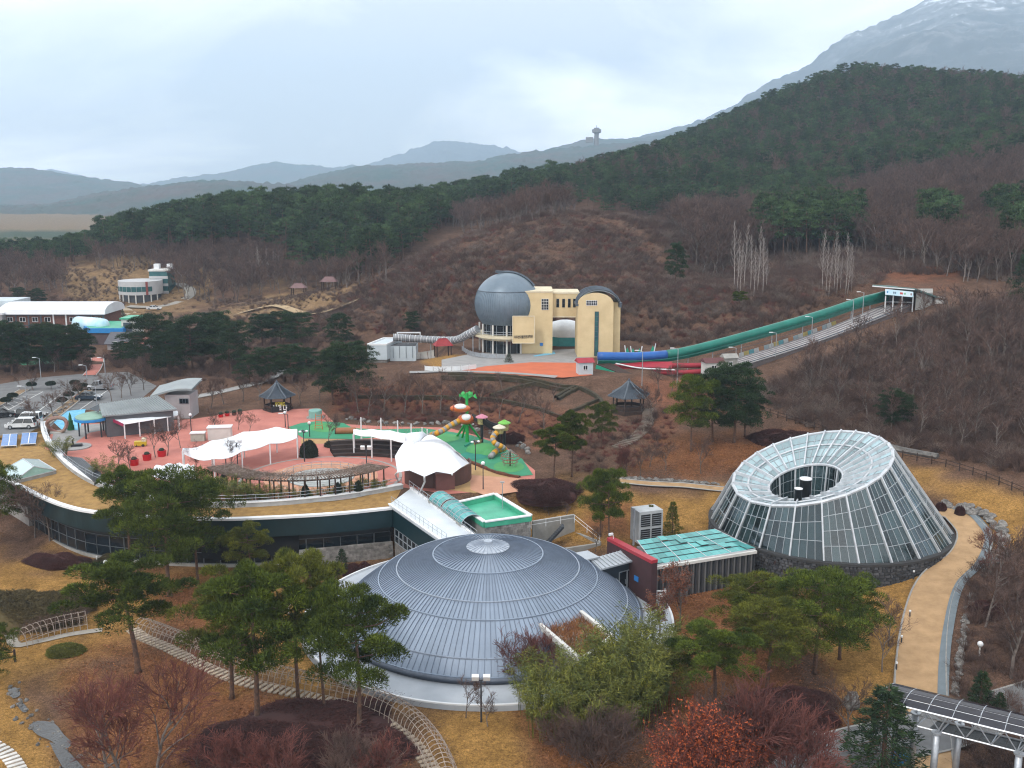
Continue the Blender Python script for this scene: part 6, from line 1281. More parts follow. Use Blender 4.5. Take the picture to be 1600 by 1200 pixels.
for px, py, z, h_, kd, lb in ((476, 722, PZ, 4.4, 'multi', 'dark multi-headed lamp post behind the ring court'), (573, 736, PZ, 3.0, 'flood', 'twin-headed lamp post right of the ring court'), (451, 683, PZ, 3.6, 'arm', 'tall lamp post at the end of the long white canopy'), (446, 668, PZ, 2.2, 'globe', 'white globe lamp on the red plaza left of the green playground'), (484, 683, PZ, 2.0, 'globe', 'globe lamp in front of the round clipped bush'), (743, 735, PZ, 4.0, 'multi', 'cluster-headed lamp post beside the white scalloped canopy'), (755, 772, PZ - .6, 3.2, 'globe', 'globe lamp on the lawn above the green roof'), (372, 737, PZ, 4.0, 'flood', 'lamp post under the left end of the long canopy'), (354, 742, PZ, 3.0, 'multi', 'cluster lamp beside the small white canopy'), (299, 676, PZ, 2.6, 'globe', 'globe lamp on the red plaza beside the white kiosk')):
    p = W(px, py, z); p.z = max(z, H1(p.x, p.y)); street_lamp(lb, p, h_, kd, None, darksteel)
for k, (px, py) in enumerate(((1427, 905), (1421, 968), (1408, 1008), (1400, 1050))): street_lamp('small bollard light on the left edge of the sandy path, ' + ('farthest one', 'second from the far end', 'third from the far end', 'nearest one')[k], G(px, py), .8, 'bollard', 'bollard lights of the sandy path', darksteel)
for px, py, lb in ((152, 882, 'short stone lantern post on the lawn before the glass front'), (166, 893, 'white globe light low on the lawn below the glass front'), (451, 960, 'white path light under the pine near the hoop tunnel'), (1530, 1025, 'white path light among the scrub on the right bank')): street_lamp(lb, G(px, py), .9, 'globe' if 'globe' in lb or 'path' in lb else 'bollard', None, offwhite)
for px, py, d_ in ((64, 590, 0), (137, 603, 0), (165, 590, 0), (43, 640, 0), (152, 640, 0)): p = W(px, py, PZ); street_lamp({64: 'grey parking lot lamp at the far left', 137: 'grey lamp post beside the silver pickup', 165: 'grey lamp post at the red walkway crossing', 43: 'lamp post beside the white cars', 152: 'dark post at the blue printed forecourt'}[px], p, 4.0, 'arm', 'parking lot lamps')
# ================================================================== plaza buildings
seam_grey = mat('grey_seam_roof', (.27, .30, .31), (.22, .245, .255), .5, .2, scale=.5); grey_wall = mat('lilac_grey_wall', (.36, .34, .35), (.30, .285, .295), .85, scale=.5)
vc = thing('visitor_centre', 'low visitor centre with ribbed grey roof and green oval porch', 'building', W(200, 660, PZ))
r4 = [W(160, 652, 8.3), W(277, 641, 8.3), W(247, 620, 9.2), W(155, 633, 9.2)]; obj('roof', MB().plate(*r4, .2), seam_grey, vc)
for k in range(26): a, b_ = lerp(r4[0], r4[1], (k + .5) / 26), lerp(r4[3], r4[2], (k + .5) / 26); obj('roof_seam', MB().beam(a + Zu * .26, b_ + Zu * .26, .08, .1), seam_grey, vc)
obj('wall', MB().prism([tuple(lerp(p, sum(r4, V_()) / 4, .1))[:2] for p in r4], PZ - .1, 8.2), mat('porch_dark', (.10, .10, .11), None, .8), vc)
obj('clerestory', MB().add([r4[3] + V_((-1.6, 0, -.6)), lerp(r4[0], r4[3], .5) + V_((-.3, 0, -.2)), r4[3] + V_((0, 0, .2))], [(0, 1, 2)]), glass_dark, vc)
oc = W(146, 650, 8.0); n = 40; el_ = [(oc.x + 2.7 * math.cos(2 * PI * k / n), oc.y + 3.4 * math.sin(2 * PI * k / n)) for k in range(n)]
obj('porch_rim', MB().prism(el_, 7.65, 8.0), mat('bright_blue_rim', (.02, .22, .55), None, .5), vc); obj('porch_roof', MB().prism([(oc.x + (x - oc.x) * .93, oc.y + (y - oc.y) * .93) for x, y in el_], 8.0, 8.12), mat('pale_green_roof', (.22, .36, .28), (.17, .3, .23), .6, scale=.5), vc)
for k in range(6): a = .4 + k * 1.05; obj('porch_column', MB().tube([(oc.x + 2.1 * math.cos(a), oc.y + 2.7 * math.sin(a), PZ), (oc.x + 2.1 * math.cos(a), oc.y + 2.7 * math.sin(a), 7.7)], .13, 8), darksteel, vc)
tq = [W(255, 657, PZ), W(298, 654, PZ)]; tx0, tx1, ty = tq[0].x, tq[1].x, tq[1].y; ztw = Zat(0, ty, 617)
tt = thing('stair_tower', 'plain lilac-grey tower block with swooping grey roof', 'building', V_((tx0, ty, PZ))); obj('wall', boxp(MB(), tx0, tx1, ty, ty + 4.4, PZ - .2, ztw), grey_wall, tt)
a, b_ = VP(281, 630, ty), VP(294, 623, ty); win(tt, (a.x, ty, 0), (1, 0, 0), 0, a.z, b_.x - a.x, b_.z - a.z, roof_dark, glass_dark, 3, 1, .07)
rws = []
for k in range(9): u = k / 8; x = lerp(tx0 - 2.2, tx1 + .7, u); z = ztw + .1 + 1.3 * math.sin(u * 1.9) ; rws.append([V_((x, ty - .7, z - .2)), V_((x + (-.4 if k == 0 else 0), ty + 5.2, z + .5))])
obj('roof', MB().grid(rws).grid([[p - Zu * .3 for p in r_[::-1]] for r_ in rws]).grid([[r_[0] - Zu * .3, r_[0]] for r_ in rws]), seam_grey, tt)
def canopy(name, label, far, near, zf, zn, m_, bulge=.6, posts=True, scallop=.3, cat='canopy', group=None, rows=5, gz=PZ, post_m=white):
    A, B = smooth_line([W(*p, zf) for p in far], 24), smooth_line([W(*p, zn) for p in near], 24); o = thing(name, label, cat, V_((B[0].x, B[0].y, gz)), group); g = []
    for k in range(25):
        row = []
        for r_ in range(rows + 1): u = r_ / rows; row.append(lerp(A[k], B[k], u) + Zu * (bulge * math.sin(PI * u) * (.75 + .25 * math.cos(k * PI / 3)) - scallop * abs(math.sin(k * PI / 6)) * (1 if r_ in (0, rows) else .2)))
        g.append(row)
    obj('membrane', MB().grid([r_[::-1] for r_ in g]), m_, o, True); obj('edge_cable', MB().tube([r_[0] for r_ in g], .05, 4).tube([r_[-1] for r_ in g], .05, 4), post_m, o)
    if posts:
        for k in range(0, 25, 6):
            for p in (A[k], B[k]): obj('post', MB().tube([V_((p.x, p.y, gz)), p - Zu * .05], .1, 8), post_m, o)
    return o
memb = mat('white_membrane', (.76, .78, .82), (.70, .72, .77), .55, scale=.15, detail=6)
canopy('long_canopy', 'long wavy white membrane canopy on posts left of the ring court', [(285, 704), (320, 692), (360, 680), (400, 671), (440, 667), (464, 671)], [(287, 709), (325, 717), (360, 711), (395, 699), (430, 691), (464, 684)], 8.8, 8.0, memb, .55)
canopy('strip_canopy', 'narrow white membrane canopy with masts above the seating steps', [(553, 671), (590, 671), (630, 676), (668, 687)], [(552, 678), (590, 683), (630, 690), (652, 693)], 8.6, 8.2, memb, .35, True, .15)
canopy('small_canopy', 'small white membrane canopy in front of the long one', [(250, 728), (270, 723), (290, 724), (303, 727)], [(236, 741), (258, 747), (285, 747), (304, 742)], 8.0, 7.6, memb, .6, True, .25)
canopy('porch_canopy', 'flat white awning with a crimson end in front of the visitor centre', [(176, 655), (210, 651), (245, 646), (277, 642)], [(194, 663), (225, 658), (255, 653), (279, 649)], 7.7, 7.3, memb, .1, True, .03)
p0, p1 = W(176, 655, 7.7), W(194, 663, 7.3); solo('awning_edge', MB().beam(p0 + V_((-.1, -.1, -.1)), p1 + V_((-.1, -.1, -.1)), .08, .45), mat('crimson_fabric', (.30, .02, .07), None, .7), 'crimson valance on the left end of the white awning', 'awning edge', loc=p0)
for k, (px, pt, pb) in enumerate(((565, 652, 702), (596, 653, 702), (622, 657, 704), (643, 662, 706), (660, 668, 708), (668, 671, 712))):
    b_ = W(px, pb - 8, PZ); top = Zat(0, b_.y, pt); o = thing('canopy_mast', 'white canopy mast with stay cables above the seating steps, %s from the left' % ('first', 'second', 'third', 'fourth', 'fifth', 'sixth')[k], 'mast', b_, 'white canopy masts'); obj('mast', MB().tube([b_, V_((b_.x, b_.y, top))], [.13, .09], 8), white, o); obj('stay_cable', MB().tube([V_((b_.x, b_.y, top)), V_((b_.x - 1.8, b_.y + 2.5, PZ))], .025, 4).tube([V_((b_.x, b_.y, top)), V_((b_.x + 1.8, b_.y + 2.5, PZ))], .025, 4), steel, o)
# scalloped stage shell
hub = W(655, 690, 10.3); ed = [W(*q) for q in [(617, 713, 9.0), (621, 738, 7.6), (640, 735, 8.3), (663, 745, 7.4), (682, 737, 8.2), (706, 741, 7.3), (720, 731, 8.1), (732, 724, 7.3), (716, 708, 9.0), (690, 694, 9.6)]]
ss = thing('shell_canopy', 'big scalloped white shell canopy beside the ring court', 'canopy', W(665, 765, PZ)); g = []
edl = ed
for e_ in edl:
    row = []
    for k in range(8): u = k / 7; q = lerp(hub, e_, u); q = q + Zu * (1.25 * math.sin(PI * u ** 1.1) * .9); row.append(q)
    g.append(row)
fine = []
for j in range((len(g) - 1) * 4 + 1):
    i, f_ = min(j // 4, len(g) - 2), (j - 4 * min(j // 4, len(g) - 2)) / 4; fine.append([lerp(a, b_, f_) for a, b_ in zip(g[i], g[i + 1])])
obj('membrane', MB().grid(fine), memb, ss, True)
for i in (1, 3, 5, 7): obj('rib', MB().tube([p + Zu * .04 for p in g[i]], .07, 5), white, ss); foot = W({1: 622, 3: 657, 5: 702, 7: 722}[i], {1: 752, 3: 768, 5: 752, 7: 742}[i], PZ); obj('leg', MB().tube([g[i][-1], lerp(g[i][-1], foot, .5) + V_((.3 if i > 1 else -.3, 0, .3)), foot], .12, 8), white, ss)
obj('neck', MB().tube([hub - Zu * .1, hub + V_((-1.6, 1.2, .3))], [1.5, .6], 10), memb, ss, True)
p = W(665, 757, PZ); brn = mat('brown_panel', (.11, .055, .045), (.085, .045, .038), .7, scale=1); bs = thing('stage_backdrop', 'curved dark brown stage wall under the shell canopy', 'stage wall', p); obj('wall', MB().lathe([(4.6, PZ - .1), (4.6, PZ + 2.3), (4.4, PZ + 2.3), (4.4, PZ)], (p.x + 1.2, p.y + 2.8, 0), 24, -2.6, .4), brn, bs); obj('deck', MB().lathe([(4.4, PZ + .5), (.05, PZ + .5)], (p.x + 1.2, p.y + 2.8, 0), 24, -2.6, .4), wood_dark, bs)
p = W(693, 766, PZ); o = thing('brown_container', 'reddish brown storage container beside the shell canopy', 'container', p); obj('body', MB().box(p + V_((0, 1.0, 1.05)), (2.4, 2.0, 2.1), .25), mat('red_brown_metal', (.20, .085, .075), (.16, .07, .06), .6, scale=1), o); obj('lid', MB().box(p + V_((0, 1.0, 2.16)), (2.5, 2.1, .1), .25), mat('red_brown_lid', (.26, .12, .105), None, .6), o)
# seating steps behind the ring court
se = thing('seating_steps', 'dark brown curved seating steps behind the ring court', 'seating', AC + V_((0, 11, 0))); dk = mat('dark_deck', (.045, .03, .027), (.03, .022, .02), .8, scale=2)
for k in range(4): r = 11.4 + k * .85; obj('tier', MB().lathe([(r, PZ), (r, PZ + .42 * (k + 1)), (r + .83, PZ + .42 * (k + 1)), (r + .83, PZ)], (AC.x + 3.5, AC.y - .5, 0), 40, .35, 1.9), dk, se); obj('tread_edge', MB().lathe([(r - .03, PZ + .42 * (k + 1) - .02), (r - .03, PZ + .42 * (k + 1) + .03), (r + .18, PZ + .42 * (k + 1) + .03)], (AC.x + 3.5, AC.y - .5, 0), 40, .35, 1.9), wood_dark, se)
railing('seating_rail', 'dark timber balustrade along the top of the seating steps', [V_((AC.x + 3.5 + 15 * math.cos(a), AC.y - .5 + 15 * math.sin(a), PZ + .3)) for a in np.linspace(1.75, .55, 10)], 1.3, 1.0, wood_dark, 3, .05)
# pergola with bare vines
pe = thing('vine_pergola', 'curved timber pergola overgrown with bare vines in front of the ring court', 'pergola', AC + V_((0, -9, 0))); PR0, PR1, hp = 9.0, 11.2, PZ + 2.7; cA = AC + V_((-2.0, .8, 0))
for k in range(15):
    a = lerp(-2.6, -.52, k / 14)
    for r in (PR0, PR1): x, y = cA.x + r * 1.12 * math.cos(a), cA.y + r * math.sin(a); obj('post', MB().beam((x, y, PZ), (x, y, hp), .16, .16), wood_dark, pe)
for r in (PR0, PR1): obj('beam', MB().tube([(cA.x + r * 1.12 * math.cos(a), cA.y + r * math.sin(a), hp) for a in np.linspace(-2.64, -.48, 30)], .1, 4), wood_dark, pe)
for k in range(72): a = lerp(-2.64, -.48, k / 71); A, B = [V_((cA.x + r * 1.12 * math.cos(a), cA.y + r * math.sin(a), hp + .14)) for r in (PR0 - .5, PR1 + .5)]; obj('slat', MB().beam(A, B, .07, .12), mat('grey_brown_wood', (.17, .12, .095), None, .9, scale=3), pe)
rs_ = np.random.RandomState(8); m = 2400; a = rs_.uniform(-2.64, -.48, m); r = rs_.uniform(PR0 - .5, PR1 + .5, m); c = np.stack([cA.x + r * 1.12 * np.cos(a), cA.y + r * np.sin(a), hp + .25 + rs_.uniform(0, .3, m)], 1); V, Fc = leaves(c, rs_.normal(0, 1, (m, 3)) * (1, 1, .3), .8, .04, .4, rs_); o = bpy.data.objects.new('bare_vine', np_mesh('bare_vine', V - np.array(pe.location), Fc, mat('vine_grey', (.30, .235, .20), (.2, .155, .13), .9, scale=1, island=.3))); COL.objects.link(o); o.parent = pe; o['kind'] = 'stuff'

# ------------------------------------------------------------------ hexagonal pavilions
tile_m = mat('dark_roof_tile', (.055, .07, .09), (.04, .052, .07), .55, scale=1.5)
def hex_pavilion(label, c, r, h, rh, n=6):
    o = thing('hexagonal_pavilion', label, 'pavilion', c)
    pr_ = [(r * 1.02, h - .1), (r, h), (r * .72, h + rh * .22), (r * .42, h + rh * .5), (r * .16, h + rh * .84), (.12, h + rh)]
    obj('roof', MB().lathe(pr_, c, n, .2, .2 + 2 * PI), tile_m, o); obj('soffit', MB().lathe([(.05, h - .05), (r * 1.02, h - .1)], c, n, .2, .2 + 2 * PI), wood_dark, o); ribs = MB()
    for k in range(n):
        a = .2 + 2 * PI * k / n; obj('hip_ridge', MB().tube([(c.x + q * math.cos(a), c.y + q * math.sin(a), c.z + z + .08) for q, z in pr_], .13, 5), mat('ridge_tile', (.10, .12, .145), None, .6), o)
        a1 = .2 + 2 * PI * (k + 1) / n
        for j in range(1, 9):
            f_ = j / 9; pts = []
            for q, z in pr_: p = lerp(V_((q * math.cos(a), q * math.sin(a), 0)), V_((q * math.cos(a1), q * math.sin(a1), 0)), f_); pts.append((c.x + p.x, c.y + p.y, c.z + z + .04))
            ribs.tube(pts, .05, 3, caps=False)
        obj('post', MB().tube([(c.x + r * .74 * math.cos(a), c.y + r * .74 * math.sin(a), c.z - .3), (c.x + r * .74 * math.cos(a), c.y + r * .74 * math.sin(a), c.z + h)], .13, 8), wood_dark, o)
        A, B = [V_((c.x + r * .74 * math.cos(x), c.y + r * .74 * math.sin(x), c.z + .75)) for x in (a, a1)]; obj('balustrade', MB().beam(A, B, .08, .5), wood_dark, o)
    q = obj('tile_ribs', ribs, tile_m, o); q['kind'] = 'stuff'; obj('floor', MB().lathe([(.05, .35), (r * .85, .35), (r * .85, -.3)], c, n, .2, .2 + 2 * PI), wood_dark, o); obj('finial', MB().lathe([(.2, h + rh - .1), (.28, h + rh + .15), (.08, h + rh + .45), (.01, h + rh + .6)], c, 8), tile_m, o)
p = G(984, 648); hex_pavilion('dark-tiled hexagonal pavilion on the slope below the sled run', V_((p.x, p.y + 2, p.z + .2)), 3.4, 2.6, 2.2)
p = W(430, 644, PZ); hex_pavilion('dark-tiled hexagonal pavilion at the back of the red plaza', V_((p.x, p.y + 2, PZ)), 3.0, 2.5, 2.2)
# lettered board below the left pavilion
b0, b1 = W(424, 645, PZ), W(451, 642, PZ); bd = thing('lettered_planter', 'black board with yellow and white lettering below the left pavilion', 'sign', b0); obj('board', MB().beam(b0 + Zu * .5, b1 + Zu * .5, .5, 1.0), black, bd)
lettering(bd, '반디랜드', lerp(b0, b1, .55) + V_((0, -.3, 1.35)), .8, mat('yellow_letter', (.55, .5, .05), None, .5), width=1.7); lettering(bd, '나의 나', lerp(b0, b1, .55) + V_((0, -.35, .6)), .8, white, width=2.3)
# empty round plinth (its figure is left out)
p = W(493, 653, PZ); o = thing('round_plinth', 'pale teal round plinth at the edge of the green playground', 'plinth', p); obj('drum', MB().lathe([(1.1, -.1), (1.1, 1.3), (1.0, 1.4), (.02, 1.4)], p, 20), mat('pale_teal', (.20, .40, .36), None, .6), o); obj('ledge', MB().lathe([(1.5, -.1), (1.5, .2), (1.1, .2)], p, 20), concrete, o)

# ------------------------------------------------------------------ playground
yel, gry, orn, grn = mat('yellow_plastic', (.62, .30, .02), None, .4), mat('grey_plastic', (.30, .29, .28), None, .4), mat('orange_plastic', (.52, .13, .03), (.45, .11, .03), .4, scale=1), mat('bright_green_paint', (.02, .36, .07), None, .45)
def seg_slide(o, pts, r, n):
    L_ = smooth_line(pts, n)
    for k in range(n // 2): obj('slide_section', MB().tube(L_[2 * k:2 * k + 3], r, 10), yel if k % 2 == 0 else gry, o, True)
PB = W(730, 691, PZ)
pt = thing('climbing_tower', 'tall green palm-shaped play tower with two orange pods and a tube slide', 'play tower', PB)
obj('mast', MB().tube([PB, PB + Zu * 7.6], [.28, .2], 10), grn, pt)
for px, py in ((714, 682), (752, 688), (722, 684)): q = W(px, py, PZ); obj('brace', MB().tube([PB + Zu * 3.3, q], .17, 8), grn, pt)
for k, (c, r) in enumerate((((719, 638), (1.55, .85, .62)), ((728, 655), (1.3, .95, .8)))):
    q = VP(*c, PB.y - .3); pod = obj('pod', MB().ball(q, r, 18, 12), orn, pt, True); obj('pod_window', MB().ball(q + V_((.05, -.28, .3)), (r[0] * .62, r[1] * .8, r[2] * .72), 14, 10), white, pod, True); obj('pod_ring', MB().tube([q + V_((r[0] * .62 * (1 if k else -1), math.cos(a) * r[1] * .82, math.sin(a) * r[2] * .82)) for a in np.linspace(0, 2 * PI, 17)], .09, 5), mat('dark_orange', (.3, .06, .02), None, .5), pod)
seg_slide(pt, [VP(718, 657, PB.y - .6), VP(705, 664, PB.y - 1), VP(693, 672, PB.y - 1.6), VP(682, 677, PB.y - 2.2), W(672, 680, PZ + .45)], .42, 24)
for k in range(7):
    a = k * .9; t0 = PB + Zu * (7.5 if k % 2 else 7.1) + V_((-.9 if k < 3 else .9, 0, 0)); obj('frond', MB().add([t0, t0 + V_((math.cos(a) * .55, .15, .35)), t0 + V_((math.cos(a) * 1.05, 0, -.15 + .35 * math.sin(a))), t0 + V_((math.cos(a) * .5, -.15, -.25))], [(0, 1, 2, 3), (3, 2, 1, 0)]), grn, pt)
for s_ in (-1, 1): obj('frond_arm', MB().tube([PB + Zu * 6.6, PB + V_((s_ * .9, 0, 7.3))], .1, 6), grn, pt)
TW = []
for k, (px, pb, pc, pt_, m_, lb) in enumerate(((753, 694, 662, 647, mat('pink_roof', (.55, .20, .28), None, .5), 'play hut on a black post with pink roof'), (780, 708, 677, 663, mat('cream_roof', (.62, .56, .44), None, .5), 'play hut on black posts with cream roof and spiral slide'), (788, 702, 672, 656, mat('lime_roof', (.16, .45, .06), None, .5), 'play hut on black posts with lime green roof'))):
    b_ = W(px, pb, PZ); zf, zr = Zat(0, b_.y, pc), Zat(0, b_.y, pt_); o = thing('play_hut', lb, 'play hut', b_, 'play huts'); TW.append((b_, zf, zr, o)); obj('post', MB().tube([b_, V_((b_.x, b_.y, zf))], .22, 8), black, o)
    obj('cabin', MB().lathe([(.02, zf), (.62, zf), (.68, zr - .45), (.62, zr - .4)], (b_.x, b_.y, 0), 8), mat('bamboo_print', (.42, .36, .16), (.2, .17, .07), .6, scale=3), o); obj('roof', MB().lathe([(.95, zr - .5), (.9, zr - .38), (.3, zr - .1), (.02, zr + .05)], (b_.x, b_.y, 0), 10), m_, o)
a, b_ = V_((TW[0][0].x, TW[0][0].y, TW[0][1] + .6)), V_((TW[2][0].x, TW[2][0].y, TW[2][1] + .3)); o = thing('net_bridge', 'black net bridge sagging between the play huts', 'net bridge', a - Zu * 2)
for s_ in (-.45, .45): L_ = smooth_line([a + V_((0, s_, .5)), lerp(a, b_, .5) + V_((0, s_, .05)), b_ + V_((0, s_, .5))], 12); obj('rope', MB().tube(L_, .05, 4), black, o); obj('net', MB().grid([[p, p - Zu * .9] for p in L_]).grid([[p - Zu * .9, p] for p in L_]), mat('black_net', (.03, .03, .03), None, .9), o)
L_ = smooth_line([a - Zu * .45, lerp(a, b_, .5) - Zu * .9, b_ - Zu * .45], 12); obj('deck', MB().grid([[p + V_((0, -.45, 0)), p + V_((0, .45, 0))] for p in L_]), black, o)
a = V_((PB.x + .8, PB.y, TW[0][1] + .9)); b_ = V_((TW[0][0].x, TW[0][0].y, TW[0][1] + .5)); solo('tube_bridge', MB().tube([a, lerp(a, b_, .5) - Zu * .15, b_], .42, 8), mat('black_net', (.03, .03, .03), None, .9), 'dark net tube joining the palm tower to the pink-roofed hut', 'net bridge', loc=a)
c = TW[1][0]; zf = TW[1][1]; spi = thing('spiral_slide', 'yellow and grey spiral tube slide below the cream-roofed hut', 'slide', V_((c.x - .4, c.y - 1, PZ))); seg_slide(spi, [V_((c.x - .3, c.y - .7, zf + .3)), V_((c.x - .9, c.y - 1.2, zf - .3)), V_((c.x - .6, c.y - 1.9, zf - .95)), V_((c.x + .4, c.y - 1.9, zf - 1.5)), V_((c.x + .7, c.y - 1.3, zf - 2.0)), V_((c.x - .3, c.y - 1.4, PZ + .75)), W(766, 714, PZ + .4)], .4, 28)
c = W(797, 729, PZ); o = thing('rope_carousel', 'round rope climbing carousel with brown mast on the green surface', 'climber', c); obj('mast', MB().tube([c, c + Zu * 2.6], .1, 8), wood_dark, o); obj('base', MB().lathe([(.02, .1), (.9, .1), (.95, -.02)], c, 20), mat('brown_disc', (.16, .06, .045), None, .7), o)
for z, r in ((.7, 1.0), (1.2, 1.3), (1.6, 1.2)): obj('hoop', MB().tube([c + V_((r * math.cos(x), r * math.sin(x), z)) for x in np.linspace(0, 2 * PI, 25)], .045, 5), mat('red_rope', (.3, .10, .06), None, .8), o)
for k in range(10): a = 2 * PI * k / 10; obj('rope', MB().tube([c + Zu * 2.5, c + V_((1.25 * math.cos(a), 1.25 * math.sin(a), 1.4)), c + V_((.85 * math.cos(a), .85 * math.sin(a), .15))], .03, 4), gry, o)
c = W(754, 704, PZ); solo('rubber_mound', MB().lathe([(2.6, -.1), (2.2, .45), (1.3, .85), (.4, .98), (.02, 1.0)], c, 24), rubber_light, 'smooth light green rubber mound in the playground', 'play mound', smooth=True, loc=c)
c = W(765, 709, PZ); solo('rubber_mound', MB().lathe([(1.5, -.1), (1.2, .35), (.6, .6), (.02, .66)], c, 20), rubber_light, 'smaller light green rubber mound beside the spiral slide', 'play mound', smooth=True, loc=c)
a, b_ = W(726, 697, PZ + .15), W(742, 688, PZ + .8); o = thing('seesaw', 'green seesaw beam on the playground', 'seesaw', lerp(a, b_, .5)); obj('beam', MB().tube([a, b_], .16, 8), rubber_teal, o); obj('handle', MB().tube([b_, b_ + Zu * .6], .05, 5), gry, o)
a = W(738, 703, PZ); o = thing('climbing_board', 'tilted orange-framed climbing panel on the playground', 'play panel', a); obj('panel', MB().plate(a, a + V_((.9, .5, 0)), a + V_((1.4, .2, 1.5)), a + V_((.5, -.3, 1.5)), .08), mat('tan_board', (.36, .24, .12), None, .7), o); obj('frame', MB().beam(a, a + V_((.5, -.3, 1.5)), .08, .08).beam(a + V_((.9, .5, 0)), a + V_((1.4, .2, 1.5)), .08, .08), orn, o)
c = W(498, 672, PZ); o = thing('ladder_climber', 'small orange ladder frame behind the bare tree on the playground', 'climber', c)
for x in (-.6, .6): obj('upright', MB().tube([c + V_((x, 0, 0)), c + V_((x * .7, .3, 2.6))], .06, 6), orn, o)
for k in range(6): obj('rung', MB().tube([c + V_((-.6 + .03 * k, .05 * k, .35 + .4 * k)), c + V_((.6 - .03 * k, .05 * k, .35 + .4 * k))], .04, 5), orn, o)
c = W(541, 678, PZ); o = thing('play_tunnel', 'low orange-brown crawl tunnel on the playground', 'play tunnel', c); obj('shell', MB().tube([c + V_((-1.6, 0, .45)), c + V_((1.4, .3, .45))], .55, 12, caps=False), mat('rust_plastic', (.32, .12, .05), None, .5), o, True); obj('mouth', MB().tube([c + V_((-1.62, math.cos(x) * .5, .45 + math.sin(x) * .5)) for x in np.linspace(0, 2 * PI, 15)], .08, 5), black, o)
# low reddish hedge round the playground
line = even(smooth_line([W(*p, PZ) for p in [(676, 692), (700, 702), (724, 719), (744, 727), (780, 741), (812, 747)]], 40), .8); rows = []
for k, p in enumerate(line): t_ = (line[min(k + 1, len(line) - 1)] - line[max(k - 1, 0)]).normalized(); sd = V_((t_.y, -t_.x, 0)); rows.append([p - sd * .25, p - sd * .2 + Zu * rnd.uniform(.25, .4), p + sd * .2 + Zu * rnd.uniform(.25, .4), p + sd * .25])
solo('low_hedge', MB().grid(rows), mat('russet_hedge', (.14, .045, .02), (.08, .03, .016), .95, scale=2, bump=1, bscale=8), 'low russet hedge along the front edge of the green playground', 'hedge', loc=line[0])
# ------------------------------------------------------------------ plaza furniture
def kiosk(lb, c, w, d_, h, m_): o = thing('kiosk', lb, 'kiosk', c); obj('body', MB().box(c + V_((0, d_ / 2, h / 2 - .05)), (w, d_, h), .12), m_, o); obj('roof', MB().box(c + V_((0, d_ / 2, h + .06)), (w + .25, d_ + .25, .14), .12), white, o); return o
kiosk('white box kiosk on the red plaza behind the long canopy', W(342, 688, PZ), 3.4, 1.6, 1.9, offwhite); kiosk('small pale cabinet on the red plaza left of the white kiosk', W(308, 690, PZ), 2.0, 1.2, 1.2, mat('pale_green_box', (.45, .46, .40), None, .7))
redplas = mat('red_plastic', (.46, .012, .02), None, .4)
for k, (px, py) in enumerate(((210, 727), (230, 719), (253, 713))): c = W(px, py, PZ); o = thing('red_planter', 'bright red round planter on the plaza, ' + ('nearest of the three', 'middle of the three', 'farthest of the three')[k], 'planter', c, 'red planters'); obj('drum', MB().lathe([(.55, 0), (.62, .9), (.5, .9), (.5, .75), (.02, .75)], c, 16), redplas, o); obj('bush', MB().ball(c + Zu * .95, (.4, .4, .3), 8, 6), MATS['dark_clipped_leaves'], o)
c = W(220, 697, PZ); o = thing('toy_train', 'small yellow toy ride on the red plaza', 'toy ride', c); obj('body', MB().box(c + V_((0, 0, .45)), (1.7, .9, .6), .2), mat('toy_yellow', (.55, .4, .03), None, .4), o); obj('cab', MB().box(c + V_((.5, .1, .95)), (.6, .8, .5), .2), mat('toy_white', (.6, .55, .4), None, .5), o)
for x in (-.5, .5): obj('wheel', MB().tube([c + V_((x, -.55, .2)), c + V_((x, -.4, .2))], .2, 10), black, o)
c = W(118, 699, PZ); o = thing('paved_island', 'round grey paved island with a small dark sculpture on the plaza', 'sculpture', c); obj('disc', MB().lathe([(2.2, 0), (2.2, .18), (.02, .18)], c, 28), greypave, o); obj('figure_base', MB().box(c + V_((.2, 0, .35)), (1.5, .7, .3), .2), black, o); obj('finial', MB().tube([c + V_((-.3, 0, .4)), c + V_((-.35, 0, 1.1)), c + V_((-.1, 0, 1.4))], [.14, .1, .06], 6), black, o)
c = W(111, 672, PZ); o = thing('green_cone_tree', 'slim dark green conical topiary beside the oval porch', 'topiary', c); obj('cone', MB().lathe([(.55, 0), (.5, .8), (.42, .8), (.36, 1.6), (.26, 1.6), (.2, 2.3), (.02, 2.9)], c, 12), mat('topiary_green', (.02, .12, .045), (.015, .08, .03), .8, scale=3), o)
c = W(90, 676, PZ); o = thing('arch_sculpture', 'round brown arch sculpture at the corner of the curved parapet', 'sculpture', c); obj('ring', MB().tube([c + V_((1.5 * math.cos(a), .4 * math.sin(a * 2), 1.2 + 1.2 * math.sin(a))) for a in np.linspace(0, 2 * PI, 21)], .3, 6), mat('tan_sculpture', (.30, .22, .17), (.2, .08, .07), .7, scale=1), o); obj('base', MB().lathe([(1.2, 0), (1.1, .2), (.02, .2)], c, 16), concrete, o)
for k, px in enumerate((415, 421)): pass
for k, (px, py) in enumerate(((345, 652), (355, 650), (366, 649), (375, 647))): c = W(px, py, PZ); o = thing('flower_tub', 'small flower tub at the back of the red plaza, %s from the left' % ('first', 'second', 'third', 'fourth')[k], 'planter', c, 'flower tubs'); obj('tub', MB().lathe([(.35, 0), (.45, .5), (.38, .5), (.02, .42)], c, 10), redplas if k < 2 else brn, o); obj('plant', MB().ball(c + Zu * .65, (.38, .38, .3), 8, 6), MATS['dark_clipped_leaves'], o)

